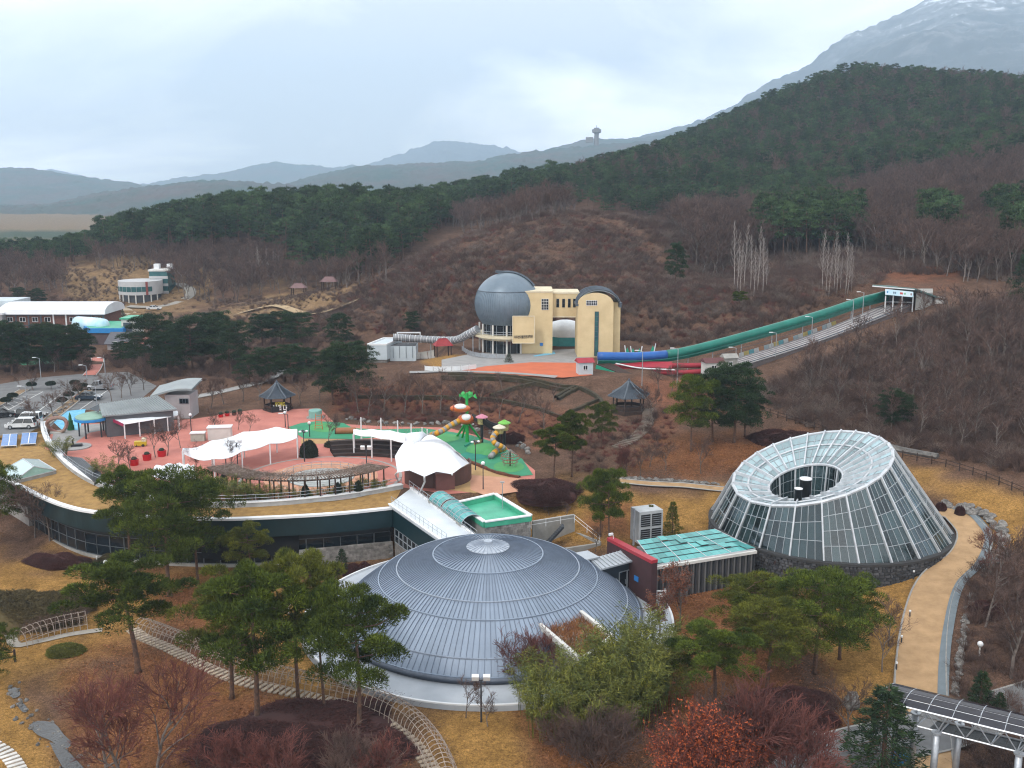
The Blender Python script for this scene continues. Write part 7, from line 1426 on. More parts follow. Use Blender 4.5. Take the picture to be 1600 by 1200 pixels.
# ------------------------------------------------------------------ staircase down from the right pavilion
line = even(smooth_line([G(1012, 640), G(1012, 660), G(995, 682), G(965, 700)], 30), .62); o = thing('timber_steps', 'long curving flight of timber steps below the right pavilion', 'steps', line[-1])
for k, p in enumerate(line):
    t_ = line[min(k + 1, len(line) - 1)] - line[max(k - 1, 0)]; sd = V_((t_.y, -t_.x, 0)).normalized(); obj('step', MB().beam(p - sd * .95 + Zu * .12, p + sd * .95 + Zu * .12, .3, .22), mat('weathered_sleeper', (.20, .16, .13), None, .9, scale=3), o)

# ------------------------------------------------------------------ cars
glass_car = mat('car_glass', (.012, .014, .017), None, .06, spec=.8); tyre = mat('tyre', (.012, .012, .012), None, .9)
def car(label, px, py, z, rz, paint, kind, L_=4.4):
    p = W(px, py, z); o = thing('parked_car', label, 'car' if kind != 'pickup' else 'pickup', V_((p.x, p.y, z + .03)), 'cars parked in the lots', rz); w = .9; pm = mat('car_' + paint, {'white': (.68, .69, .7), 'black': (.012, .013, .016), 'blue': (.035, .055, .085), 'silver': (.34, .35, .37)}[paint], None, .25, .3 if paint != 'white' else 0, coat=.6); h1 = .82 if kind != 'sedan' else .76; H_ = {'suv': 1.7, 'sedan': 1.45, 'pickup': 1.75, 'van': 1.9}[kind]; a = L_ / 2
    side = [(-a, .32), (-a + .05, .62), (-a + .1, h1 + .1), (-a * .2, h1 + .16), (a * .5, h1 + .12), (a - .15, h1 - .08), (a, .6), (a - .05, .32)]; cab = {'suv': (-a + .12, -a + .4, a * .18, a * .52), 'sedan': (-a * .72, -a * .4, a * .12, a * .5), 'pickup': (-a * .12, -a * .06, a * .3, a * .55), 'van': (-a + .08, -a + .2, a * .3, a * .62)}[kind]
    n = len(side); mb_ = MB(); mb_.add([(x, -w, zz_) for x, zz_ in side] + [(x, w, zz_) for x, zz_ in side], [tuple(range(n))[::-1], tuple(range(n, 2 * n))] + [(i, (i + 1) % n, n + (i + 1) % n, n + i) for i in range(n)]); obj('body', mb_, pm, o, world=False)
    zb_, x0, x1, x2, x3 = h1 + .1, *cab; ct = [(x0, -w * .97, zb_), (x3, -w * .97, zb_), (x3, w * .97, zb_), (x0, w * .97, zb_), (x1, -w * .8, H_ - .06), (x2, -w * .8, H_ - .06), (x2, w * .8, H_ - .06), (x1, w * .8, H_ - .06)]
    obj('windows', MB().add(ct, [(0, 1, 5, 4), (1, 2, 6, 5), (2, 3, 7, 6), (3, 0, 4, 7), (4, 5, 6, 7)]), glass_car, o, world=False); rf_ = MB().prism([(x1 - .03, -w * .8), (x2 + .03, -w * .8), (x2 + .03, w * .8), (x1 - .03, w * .8)], H_ - .055, H_)
    for s_ in (-1, 1):
        for (xa, xb) in ((x0, x1), (x3, x2), (lerp(x0, x3, .5), lerp(x1, x2, .5))): rf_.beam((xa, s_ * w * .975, zb_), (xb, s_ * w * .81, H_ - .05), .09, .05)
    obj('roof', rf_, pm, o, world=False)
    for x in (-a * .62, a * .62):
        for s_ in (-1, 1): wh_ = obj('wheel', MB().tube([(x, s_ * (w - .16), .33), (x, s_ * (w + .03), .33)], .33, 14), tyre, o, world=False); obj('rim', MB().tube([(x, s_ * (w + .02), .33), (x, s_ * (w + .04), .33)], .2, 10), steel, wh_, world=False)
    for s_ in (-1, 1): obj('headlight', MB().box((a - .06, s_ * w * .72, .68), (.14, .36, .16)), white, o, world=False); obj('tail_light', MB().box((-a + .06, s_ * w * .8, .78), (.1, .22, .2)), redplas, o, world=False)
    if kind == 'pickup': obj('bed_rim', MB().beam((-a, -w * .9, h1 + .2), (x0, -w * .9, h1 + .2), .1, .2).beam((-a, w * .9, h1 + .2), (x0, w * .9, h1 + .2), .1, .2), pm, o, world=False)
    return o
car('white SUV parked nearest the turf roof wall', 34, 669, PZ, PI + .1, 'white', 'suv', 4.6); car('white van parked just behind the white SUV', 44, 662, PZ, PI + .1, 'white', 'van', 4.4); car('black SUV parked behind the two white cars', 50, 653, PZ, .1, 'black', 'suv', 4.8); car('dark blue hatchback parked alone in the right-hand bays', 139, 625, PZ, .12, 'blue', 'sedan', 4.4); car('silver pickup truck parked at the top of the right-hand bays', 155, 609, PZ, PI + .12, 'silver', 'pickup', 5.0)
car('white saloon parked below the round-fronted building', 241, 484, 4.6, .1, 'white', 'sedan', 4.6); car('silver car beside the round play pool far left', 132, 466, 4.6, .15, 'silver', 'suv', 4.4); car('dark car at the far left edge of the parking lot', 2, 652, PZ, .5, 'black', 'sedan', 4.4)

# ------------------------------------------------------------------ far left village
brick = mat('red_brown_brick', (.16, .07, .05), (.11, .05, .038), .85, scale=2, bump=.2); pale_roof = mat('white_metal_roof', (.66, .67, .70), (.58, .59, .62), .5, scale=.3)
BY = W(85, 524, 4.4).y; bb = thing('brick_block', 'long two-storey brick block with white vaulted roof', 'building', V_((VP(85, 524, BY).x, BY, 4.4))); x0, x1, z0_, zt = blk(8, 164, 491, 524, BY)
obj('wall', boxp(MB(), x0, x1, BY, BY + 12, 3.5, zt), brick, bb)
rws = []
for k in range(9): a = PI * k / 8; rws.append([V_((x0 - .8, BY + 6 - 7 * math.cos(a), zt + 2.6 * math.sin(a) ** .8 + .05)), V_((x1 + .8, BY + 6 - 7 * math.cos(a), zt + 2.6 * math.sin(a) ** .8 + .05))])
obj('roof', MB().grid([r_[::-1] for r_ in rws]).add([rws[k][1] for k in range(9)], [tuple(range(9))]), pale_roof, bb)
for k in range(8): x = lerp(x0, x1, (k + .6) / 8.4); obj('roof_hatch', MB().box((x, BY + 2.6, zt + 2.0), (1.6, 1.2, .5)), steel, bb)
for r_ in range(2):
    for k in range(8):
        if k in (4,): continue
        x = lerp(x0, x1, (k + .3) / 8); zz1 = lerp(z0_, zt, .08 + .48 * r_) + .5; win(bb, (x, BY, 0), (1, 0, 0), 0, zz1, (x1 - x0) / 18, 1.2, white, glass_dark, 2, 1, .08)
    obj('band', boxp(MB(), x0, x1, BY - .1, BY + .02, lerp(z0_, zt, .46 + .48 * r_), lerp(z0_, zt, .5 + .48 * r_)), roof_dark, bb)
for k in range(9): x = lerp(x0, x1, k / 8); obj('pilaster', boxp(MB(), x - .18, x + .18, BY - .16, BY + .1, 3.6, zt), roof_dark if k not in (4, 5) else white, bb)
b2 = thing('grey_block', 'pale end block cut by the left edge of the picture', 'building', V_((VP(-20, 524, BY - 2).x, BY, 4.4))); x0, x1, z0_, zt = blk(-70, 6, 492, 524, BY - 2); obj('wall', boxp(MB(), x0, x1, BY - 2, BY + 12, 3.5, zt), grey_wall, b2); obj('roof', boxp(MB(), x0 - .5, x1 + .4, BY - 2.5, BY + 12.5, zt, zt + .5), pale_roof, b2); x0, x1, z0_, zt = blk(-40, 22, 470, 485, BY + 14); obj('rear_hall', boxp(MB(), x0, x1, BY + 14, BY + 24, 4, zt), hallm, b2)
# blue-rimmed building with capsule vault
UY = W(165, 535, 4.6).y; bu = thing('blue_rim_building', 'low building with blue roof rim and white-to-blue capsule skylight', 'building', V_((VP(160, 535, UY).x, UY, 4.6))); x0, x1, z0_, zt = blk(142, 191, 514, 535, UY); xl = VP(116, 508, UY + 12).x
pl_ = [(x0, UY), (x1, UY), (x1 - 2, UY + 14), (xl, UY + 14)]; obj('wall', MB().prism(pl_, 4, zt - 1.0), mat('dark_shop_wall', (.10, .07, .075), None, .8), bu); c_ = V_((sum(p[0] for p in pl_) / 4, sum(p[1] for p in pl_) / 4)) if False else (sum(p[0] for p in pl_) / 4, sum(p[1] for p in pl_) / 4)
obj('roof_rim', MB().prism([(lerp(c_[0], x, 1.08), lerp(c_[1], y, 1.06)) for x, y in pl_], zt - 1.0, zt + .2), mat('bright_blue_rim', (.02, .22, .55), None, .5), bu); obj('roof_deck', MB().prism([(lerp(c_[0], x, 1.0), lerp(c_[1], y, 1.0)) for x, y in pl_], zt + .2, zt + .25), green_roof, bu)
A, B = V_((lerp(xl, x0, .25), UY + 9, zt + .2)), V_((lerp(x0, x1, .25), UY + 4, zt + .2)); t_ = (B - A).normalized(); obj('capsule', MB().tube([A - t_ * .9, A - t_ * .5, A, lerp(A, B, .5), B, B + t_ * .6, B + t_ * 1.0], [.3, 1.3, 1.9, 2.0, 1.9, 1.3, .3], 14), mat('capsule_shell', (.62, .70, .74), (.35, .60, .72), .4, scale=.25), bu, True)
x2 = VP(183, 520, UY).x; obj('yellow_pillar', boxp(MB(), x2 - .7, x2 + .6, UY - .3, UY + .1, 4, zt - 1), mat('toy_yellow', (.55, .4, .03), None, .4), bu)
xa, xb, za, zb2 = blk(191, 212, 499, 526, UY + 3); gt = thing('louvred_tower', 'small grey tower with dark louvred front', 'building', V_(((xa + xb) / 2, UY + 3, 4.5))); obj('wall', boxp(MB(), xa, xb, UY + 3, UY + 9, 4, zb2), offwhite, gt); obj('roof', boxp(MB(), xa - .3, xb + .3, UY + 2.7, UY + 9.3, zb2, zb2 + .35), green_roof, gt)
for k in range(7): z = lerp(za, zb2, .12 + .1 * k); obj('louvre', boxp(MB(), lerp(xa, xb, .15), lerp(xa, xb, .8), UY + 2.88, UY + 3.02, z, z + .42), roof_dark, gt)
# round-fronted two storey building
RY = W(228, 478, 4.6).y; rb_ = thing('round_front_building', 'two-storey pale building with rounded front and green window bands', 'building', V_((VP(225, 478, RY).x, RY, 4.6))); cc = VP(222, 478, RY + 8); rr = 7.2
z1_, z2_, z3_, z4_ = [Zat(0, RY, q) for q in (478, 462, 457, 441)]
obj('ground_floor', MB().lathe([(rr * .88, 4), (rr * .88, z2_)], (cc.x, cc.y, 0), 40), mat('dark_floor_wall', (.07, .075, .085), None, .6), rb_); obj('upper_wall', MB().lathe([(rr * .88, z2_), (rr, z2_), (rr, z4_), (.05, z4_)], (cc.x, cc.y, 0), 40), mat('light_panel', (.46, .46, .47), (.40, .40, .41), .7, scale=.3), rb_)
zm0, zm1 = lerp(z2_, z4_, .25), lerp(z2_, z4_, .62); obj('window_band', MB().lathe([(rr + .03, zm0), (rr + .08, zm0 + .05), (rr + .08, zm1 - .05), (rr + .03, zm1)], (cc.x, cc.y, 0), 20, -2.6, -.7), glass_green, rb_)
for k in range(9): a = -2.6 + 1.9 * k / 8; obj('mullion', MB().tube([(cc.x + (rr + .1) * math.cos(a), cc.y + (rr + .1) * math.sin(a), zm0), (cc.x + (rr + .1) * math.cos(a), cc.y + (rr + .1) * math.sin(a), zm1)], .08, 4), steel, rb_)
for k in range(8): a = -2.9 + 2.5 * k / 7; obj('column', MB().tube([(cc.x + rr * .97 * math.cos(a), cc.y + rr * .97 * math.sin(a), 4.2), (cc.x + rr * .97 * math.cos(a), cc.y + rr * .97 * math.sin(a), z2_)], .22, 8), offwhite, rb_)
a = -.95; obj('red_stripe', MB().box((cc.x + (rr + .12) * math.cos(a), cc.y + (rr + .12) * math.sin(a), (z2_ + z4_) / 2), (.3, .7, z4_ - z2_), a), mat('dull_red', (.25, .06, .05), None, .7), rb_)
xa, xb, za, zb2 = blk(236, 264, 424, 470, RY + 12); obj('glass_block', boxp(MB(), xa, xb, RY + 12, RY + 20, 4, zb2), glass_green, rb_); obj('glass_block_roof', boxp(MB(), xa - .3, xb + .3, RY + 11.7, RY + 20.3, zb2, zb2 + .6), offwhite, rb_)
for k in range(4): z = lerp(za, zb2, k / 4); obj('floor_band', boxp(MB(), xa - .1, xb + .1, RY + 11.85, RY + 12.1, z, z + .9), mat('light_panel', (.46, .46, .47), None, .7), rb_)
for x in (xa + 1.5, xa + 6): obj('roof_box', MB().box((x, RY + 16, zb2 + 1.4), (1.8, 1.8, 1.8)), white, rb_)
def house(nm, lb, px0, px1, pt_, pb, ph, rm, wm, z=4.8, dep=7):
    Y = W((px0 + px1) / 2, pb, z).y; x0, x1, za, zb_ = blk(px0, px1, pt_, pb, Y); rt = Zat(0, Y, ph); o = thing(nm, lb, 'house', V_(((x0 + x1) / 2, Y, z))); obj('wall', boxp(MB(), x0, x1, Y, Y + dep, z - 1, zb_), wm, o); e_ = [V_((x0 - .6, Y - .6, zb_)), V_((x1 + .6, Y - .6, zb_)), V_((x1 + .6, Y + dep + .6, zb_)), V_((x0 - .6, Y + dep + .6, zb_))]; r0, r1 = V_((x0 - .6, Y + dep / 2, rt + .6)), V_((x1 + .6, Y + dep / 2, rt + .6)); obj('roof', MB().add(e_ + [r0, r1], [(0, 1, 5, 4), (2, 3, 4, 5), (1, 2, 5), (3, 0, 4), (3, 2, 1, 0)]), rm, o); win(o, (x0, Y, 0), (1, 0, 0), (x1 - x0) * .3, za + .8, (x1 - x0) * .2, 1.0, white, glass_dark, 2, 1, .08); obj('door', boxp(MB(), lerp(x0, x1, .65), lerp(x0, x1, .8), Y - .06, Y + .02, z, z + 2), wood_dark, o)
house('blue_house', 'small blue-roofed house on the slope left of the round-fronted building', 162, 184, 434, 439, 428, mat('blue_grey_roof', (.10, .17, .28), None, .6), mat('blue_wall', (.06, .18, .42), None, .7), 9.0); house('blue_shed', 'bright blue tarpaulin shed below the blue-roofed house', 151, 161, 441, 447, 438, mat('blue_tarp', (.03, .13, .36), None, .6), mat('blue_tarp2', (.04, .16, .40), None, .6), 8.0, 4)
house('grey_roof_house', 'house with wide grey gable roof in front of the blue-rimmed building', 168, 200, 537, 545, 526, mat('dark_grey_roof', (.10, .10, .115), None, .7), grey_wall, 4.9, 8); house('red_roof_house', 'low house with rusty red roof among the pines', 196, 222, 540, 546, 532, mat('rust_roof', (.20, .07, .05), None, .8), grey_wall, 4.9, 8)
c = W(158, 468, 4.7); o = thing('play_pool', 'round play pool ringed with red and white boards far left', 'play pool', c); obj('basin', MB().lathe([(4.4, .1), (4.4, .9), (4.0, .9), (4.0, .6), (.05, .6)], c, 28), mat('pool_blue', (.12, .2, .26), None, .3), o)
for k in range(18): a = 2 * PI * k / 18; obj('board', MB().box(c + V_((5.2 * math.cos(a), 5.2 * math.sin(a), 1.1)), (.2, 1.4, .9), a), redplas if k % 2 else white, o)
for k, px in enumerate((176, 186)): c = W(px, 461, 4.8); solo('white_dome_tent', MB().lathe([(2.2, 0), (2.1, 1.2), (1.5, 2.1), (.05, 2.5)], c, 16), white, 'small white dome tent behind the play pool, ' + ('left one' if k == 0 else 'right one'), 'tent', 'dome tents', True, c)
for k, (px, py) in enumerate(((467, 461), (515, 452))): p = G(px, py); hip_pavilion('field_shelter', 'small open shelter in the straw-coloured field, ' + ('left one' if k == 0 else 'right one'), p, 5, 4, 2.4, 1.4, mat('mauve_roof', (.20, .12, .12), None, .8), wood_dark)
# green sports court behind the row of pines
flat('sports_court', [(30, 566), (132, 556), (136, 565), (34, 574)], PZ + .15, rubber_green)
# tower on the skyline
p = D(932, 216, 1960); o = thing('skyline_tower', 'flared observation building on the far ridge line', 'tower', p - Zu * 10); tm = mat('distant_concrete', (.22, .22, .23), None, .8); obj('shaft', MB().lathe([(4.5, -14), (4.5, 9), (8.8, 11), (9.2, 17), (5.5, 17.5), (5.5, 20), (.05, 20)], p, 12), tm, o); obj('aerial', MB().tube([p + Zu * 20, p + Zu * 25], .5, 5), tm, o); obj('annex', MB().box(p + V_((-14, 0, -3)), (14, 10, 10)), tm, o)

# ------------------------------------------------------------------ solar canopy walkway, bottom right
zsc = 5.6; A0, A1, B0, B1 = W(1372, 1094, zsc), W(1700, 1175, zsc), W(1403, 1075, zsc), W(1700, 1146, zsc)
so = thing('solar_canopy', 'raised walkway roof of curved solar panels on steel trusses', 'canopy', V_((A0.x, A0.y, 0))); pv_m = mat('pv_black', (.014, .013, .022), (.01, .01, .016), .14, scale=3, spec=.6); NBAY = 8
def scp(u, v): return lerp(lerp(A0, A1, u), lerp(B0, B1, u), v) + Zu * (.95 * math.sin(PI * (v * .72 + .1)) - .29)
for i in range(NBAY):
    for r_ in range(5): g_ = .012; q = [scp((i + g_) / NBAY, r_ / 5 + .012), scp((i + 1 - g_) / NBAY, r_ / 5 + .012), scp((i + 1 - g_) / NBAY, (r_ + 1) / 5 - .012), scp((i + g_) / NBAY, (r_ + 1) / 5 - .012)]; obj('solar_panel', MB().plate(*q, .05), pv_m, so)
for i in range(NBAY + 1): obj('arch_rib', MB().tube([scp(i / NBAY, v) + Zu * .02 for v in np.linspace(0, 1, 9)], .045, 5), steel, so)
for r_ in range(6): obj('purlin', MB().tube([scp(u, r_ / 5) for u in (0, .25, .5, .75, 1)], .025 if 0 < r_ < 5 else .08, 5), steel, so)
low = lambda u, v: lerp(lerp(A0, A1, u), lerp(B0, B1, u), v) - Zu * 1.5
for v in (.18, .82): obj('lower_chord', MB().tube([low(0.02, v), low(1, v)], .07, 5), steel, so)
for i in range(NBAY):
    for v, w_ in ((.18, 0), (.82, 1)):
        obj('strut', MB().tube([scp(i / NBAY, w_), low((i + .5) / NBAY, v)], .045, 5), steel, so); obj('strut', MB().tube([low((i + .5) / NBAY, v), scp((i + 1) / NBAY, w_)], .045, 5), steel, so)
    obj('cross_strut', MB().tube([low((i + .5) / NBAY, .18), low((i + .5) / NBAY, .82)], .045, 5), steel, so)
    obj('grating', MB().plate(low(i / NBAY, .2) - Zu * .1, low((i + .98) / NBAY, .2) - Zu * .1, low((i + .98) / NBAY, .8) - Zu * .1, low(i / NBAY, .8) - Zu * .1, .05), mat('steel_grating', (.09, .095, .10), (.05, .055, .06), .6, .4, scale=8), so) if i > 1 else None
for u, v in ((.06, .1), (.12, .9), (.3, .1), (.36, .9), (.7, .1), (.76, .9)): p = low(u, v); cl_ = obj('column', MB().tube([p, V_((p.x, p.y, H1(p.x, p.y) - .5))], .24, 12), steel, so, True); obj('column_head', MB().lathe([(.26, -.12), (.36, -.06), (.36, .05), (.1, .08)], p, 12), steel, cl_); obj('brace', MB().tube([p - Zu * .05, scp(u + .05, 0 if v < .5 else 1)], .05, 5), steel, cl_)
p = G(1404, 1192); solo('blue_tarpaulin', MB().ball(p + Zu * .35, (.9, .7, .5), 12, 8), mat('vivid_blue_tarp', (.01, .22, .55), None, .5), 'bright blue covered heap under the solar canopy columns', 'tarpaulin', smooth=True, loc=p)
# ================================================================== single trees and bushes
def hgt(base, py_top): return max(.5, Zat(0, base.y, py_top) - base.z)
def pl_tree(protos, name, label, cat, px, py, top, group=None, wide=1.0, k=None, z=None, cmat=None, rz=None):
    b_ = G(px, py) if z is None else W(px, py, z); h = hgt(b_, top); i = k if k is not None else rnd.randrange(len(protos))
    return protos[i].place(name, label, cat, b_, h, rz if rz is not None else rnd.uniform(0, 6.28), group, wide, cmat)
PINE_LIST = [  # px, base, top, proto, width, yellowish, label
    (213, 1051, 882, 3, 1.55, 0, 'flat-topped pine alone at the near end of the hoop tunnel'), (361, 1092, 900, 1, 1.1, 1, 'tall pine behind the dark azalea bed, left of its pair'), (401, 1133, 893, 0, 1.1, 0, 'pine rising out of the large dark azalea bed'),
    (467, 1098, 875, 4, .85, 1, 'pine with yellowish crown beside the hoop tunnel, left of the dome'), (507, 1118, 920, 1, .75, 0, 'slim pine between the yellowish pine and the dome'), (562, 1147, 935, 4, 1.1, 0, 'dark pine standing in front of the left edge of the dome'),
    (203, 887, 735, 0, 1.0, 0, 'pine with long bare trunk in front of the turf roof, left one'), (265, 931, 748, 2, 1.1, 0, 'broad dense pine in front of the curved glass front'), (308, 913, 752, 5, .85, 0, 'dark pine right of the broad one before the glass front'),
    (392, 918, 824, 4, 1.1, 1, 'smaller round pine in front of the black shade cloth'), (-8, 850, 728, 2, 1.0, 0, 'pine cut by the left edge beside the turf roof'), (-12, 1075, 985, 5, 1.1, 0, 'low pine cut by the left edge beside the brook'),
    (950, 868, 740, 4, .8, 0, 'pine on the lawn between green roof and cooling unit, right of its pair'), (938, 838, 740, 2, .75, 1, 'pine on the lawn between green roof and cooling unit, left of its pair'), (865, 755, 668, 3, 1.2, 0, 'spreading pine on the round azalea bed'), (893, 745, 645, 0, .9, 0, 'taller pine behind the round azalea bed'), (940, 700, 632, 2, .9, 0, 'pine below the timber steps'),
    (1079, 705, 593, 2, .95, 0, 'pine at the left of the dark clump behind the lawn'), (1115, 1110, 985, 3, 1.7, 0, 'low spreading pine behind the red shrubs at the bottom'), (1200, 1084, 945, 4, 1.35, 1, 'yellowish pine in the middle of the lower right grove'), (1180, 1020, 905, 2, 1.5, 1, 'broad pine at the back of the lower right grove'), (1275, 1052, 900, 5, 1.4, 0, 'big dark pine at the right of the lower right grove'), (1310, 1030, 905, 2, 1.2, 0, 'dark pine behind the big one in the lower right grove'), (1160, 985, 905, 1, 1.0, 1, 'pine beside the slatted wall of the glass link'),
]
for px, py, top, k, wd, yl, lb in PINE_LIST: pl_tree(PINES, 'pine_tree', lb, 'pine', px, py, top, 'pines round the museum', wd * .8, k, cmat=needle_y if yl else None)
for px, py, top, k, wd, lb in ((1146, 692, 572, 0, .85, 'tall dark pine in the middle of the clump behind the lawn'), (1164, 682, 600, 1, .9, 'dark pine at the right of the clump behind the lawn'), (1112, 690, 580, 2, .8, 'dark pine left of centre in the clump behind the lawn'), (547, 628, 538, 0, 1.15, 'large dark pine left of the white hall'), (520, 632, 550, 1, 1.0, 'dark pine just left of the large one by the white hall'), (1398, 672, 612, 1, 1.1, 'bushy green pine in the thicket behind the greenhouse')):
    pl_tree(DENSE, 'dense_pine', lb, 'pine', px, py, top, 'dense dark pines', wd, k)
GROVE = [(237, 585, 495, 1.1), (262, 590, 520, 1.0), (300, 575, 497, 1.1), (335, 570, 490, 1.2), (360, 580, 505, 1.1), (390, 600, 556, 1.2), (420, 598, 545, 1.2), (455, 597, 540, 1.2), (480, 590, 545, 1.1), (410, 540, 492, 1.3), (440, 538, 488, 1.3), (468, 540, 490, 1.3), (530, 545, 492, 1.0), (215, 560, 520, 1.1), (190, 570, 535, 1.0), (645, 522, 488, .9), (280, 560, 505, 1.0), (1055, 446, 382, .6), (20, 585, 505, 1.0), (45, 582, 515, 1.0), (68, 580, 508, 1.0), (92, 580, 512, 1.0), (112, 578, 510, 1.0), (128, 577, 518, .9), (-10, 585, 505, 1.0), (60, 480, 452, 1.2), (30, 478, 450, 1.2)]
for i, (px, py, top, wd) in enumerate(GROVE):
    side = 'in the row of pines behind the parking lot' if px < 135 else 'in the grove behind the visitor centre' if px < 500 else 'on the hillside near the observatory'
    pl_tree(DENSE, 'grove_pine', 'dark green pine ' + side + (', tall' if py - top > 70 else ''), 'pine', px, py, top, 'pines ' + side, wd)
p = G(1155, 487); PINES[3].place('umbrella_pine', 'small umbrella-shaped pine alone on the bank above the green tunnel', 'pine', p, hgt(p, 456), 1.0, None, 1.1)
for px, py, top, k, wd, lb in ((1378, 1215, 1062, 1, 1.35, 'big dark fir standing by the solar canopy columns'), (1530, 1112, 1045, 0, 1.25, 'small green fir behind the solar canopy'), (1560, 1120, 1080, 2, 1.2, 'low bushy fir behind the solar canopy'), (1016, 848, 785, 0, .8, 'slim fir against the cooling unit, left one'), (1050, 842, 779, 1, .8, 'slim fir right of the cooling unit'), (535, 897, 855, 2, .9, 'narrow dark conifer in the court beside the dome'), (1600, 470, 380, 1, 1.0, 'dark fir at the right edge above the thicket'), (1190, 935, 885, 2, 1.0, 'young conifer at the foot of the greenhouse stone base'), (795, 566, 551, 2, 1.4, 'clipped dark conifer in front of the observatory')):
    pl_tree(FIRS, 'fir_tree', lb, 'fir', px, py, top, 'firs', wd, k, cmat=needle_y if 'slim' in lb else None)
for k, (px, py) in enumerate(((112, 486), (120, 486), (128, 487), (135, 488), (212, 496))): pl_tree(FIRS, 'cone_conifer', 'dark cone-shaped conifer beside the brick block, %s from the left' % ('first', 'second', 'third', 'fourth', 'fifth')[k] if False else 'dark cone-shaped conifer beside the white-roofed brick block', 'conifer', px + 56, py + 8, py - 8, 'cone conifers by the brick block', 1.2, 0)
# leafless trees on the plaza, terraces, lots
BT = [(188, 735, 683, 'on the plaza beside the red planters'), (205, 738, 690, 'on the plaza beside the red planters'), (243, 715, 667, 'on the plaza in front of the white awning'), (262, 712, 660, 'on the plaza in front of the white awning'), (282, 700, 655, 'on the plaza in front of the white awning'), (308, 742, 690, 'beside the small white canopy'), (330, 682, 645, 'behind the white kiosk'), (372, 672, 645, 'at the left end of the long canopy'), (390, 675, 648, 'at the left end of the long canopy'), (360, 740, 688, 'beside the small white canopy'), (513, 695, 650, 'with green-tinged trunk in front of the playground'),
      (575, 650, 590, 'in the row on the red bank'), (600, 648, 588, 'in the row on the red bank'), (632, 646, 585, 'in the row on the red bank'), (660, 645, 586, 'in the row on the red bank'), (688, 645, 587, 'in the row on the red bank'), (720, 648, 590, 'in the row on the red bank'), (750, 650, 592, 'in the row on the red bank'), (780, 655, 600, 'in the row on the red bank'), (810, 662, 605, 'in the row on the red bank'), (850, 672, 618, 'in the row on the red bank'), (560, 645, 590, 'in the row on the red bank'),
      (640, 610, 580, 'on the upper terrace'), (745, 616, 585, 'on the upper terrace'), (785, 610, 585, 'on the upper terrace'), (840, 632, 600, 'on the upper terrace'), (865, 628, 598, 'on the upper terrace'), (1020, 665, 600, 'beside the right pavilion'), (1050, 610, 565, 'in front of the red chutes'), (1030, 612, 570, 'in front of the red chutes'), (870, 790, 772, 'on the lawn above the green roof'), (885, 812, 785, 'on the lawn above the green roof'), (858, 806, 785, 'on the lawn above the green roof'), (930, 862, 820, 'bare sapling left of the red coping'), (1000, 745, 700, 'on the red bank behind the lawn'), (1040, 735, 690, 'on the red bank behind the lawn'), (1095, 740, 690, 'on the red bank behind the lawn'), (1015, 730, 690, 'on the red bank behind the lawn'),
      (78, 845, 765, 'against the curved end wall'), (55, 840, 755, 'against the curved end wall'), (160, 850, 790, 'before the dark glass front'), (728, 1122, 1065, 'slim and small in front of the dome'), (762, 1135, 1080, 'slim and small in front of the dome'), (1388, 1010, 930, 'on the lawn left of the sandy path'), (1378, 1050, 975, 'on the lawn left of the sandy path'), (1340, 945, 905, 'small beside the greenhouse lawn'), (1555, 935, 830, 'among the boulders right of the sandy path'), (1540, 980, 870, 'among the boulders right of the sandy path'), (1590, 960, 840, 'at the right edge beside the sandy path'), (1580, 1060, 900, 'at the right edge beside the sandy path'), (1325, 1160, 1060, 'on the lawn behind the big fir'),
      (30, 606, 580, 'in the parking lot strip'), (52, 610, 575, 'in the parking lot strip'), (100, 645, 612, 'in the parking lot strip'), (85, 655, 610, 'in the parking lot strip'), (115, 633, 596, 'in the parking lot strip'), (125, 625, 590, 'in the parking lot strip'), (60, 668, 625, 'in the parking lot strip'), (175, 628, 585, 'behind the visitor centre'), (190, 622, 580, 'behind the visitor centre'), (205, 618, 575, 'behind the visitor centre'), (225, 610, 565, 'behind the visitor centre'), (310, 640, 590, 'right of the stair tower'), (330, 638, 590, 'right of the stair tower'), (350, 632, 585, 'right of the stair tower'), (380, 628, 580, 'right of the stair tower'), (405, 625, 575, 'right of the stair tower'), (470, 632, 580, 'behind the left pavilion'), (500, 628, 580, 'behind the left pavilion'), (290, 470, 400, 'tall at the bend of the upper road'), (85, 582, 540, 'behind the parking lot'), (130, 580, 545, 'behind the parking lot')]
for px, py, top, w_ in BT: pl_tree(BARE, 'bare_tree', 'leafless tree ' + w_ if not w_.startswith('bare') else w_, 'bare tree', px, py, top, 'leafless trees ' + w_, 1.0 if py - top > 35 else 1.15)
for px, py, top, k, lb in ((172, 1235, 1035, 0, 'tall reddish leafless tree in the left foreground, left of the pair'), (195, 1230, 1045, 2, 'slender reddish leafless tree between the two foreground ones'), (247, 1240, 1040, 1, 'tall reddish leafless tree in the left foreground, right of the pair'), (308, 1215, 1165, 3, 'small reddish sapling in the left foreground'), (1545, 905, 820, 3, 'reddish leafless tree at the bend of the sandy path')): pl_tree(BARE_RED, 'reddish_bare_tree', lb, 'bare tree', px, py, top, None, .95, k)
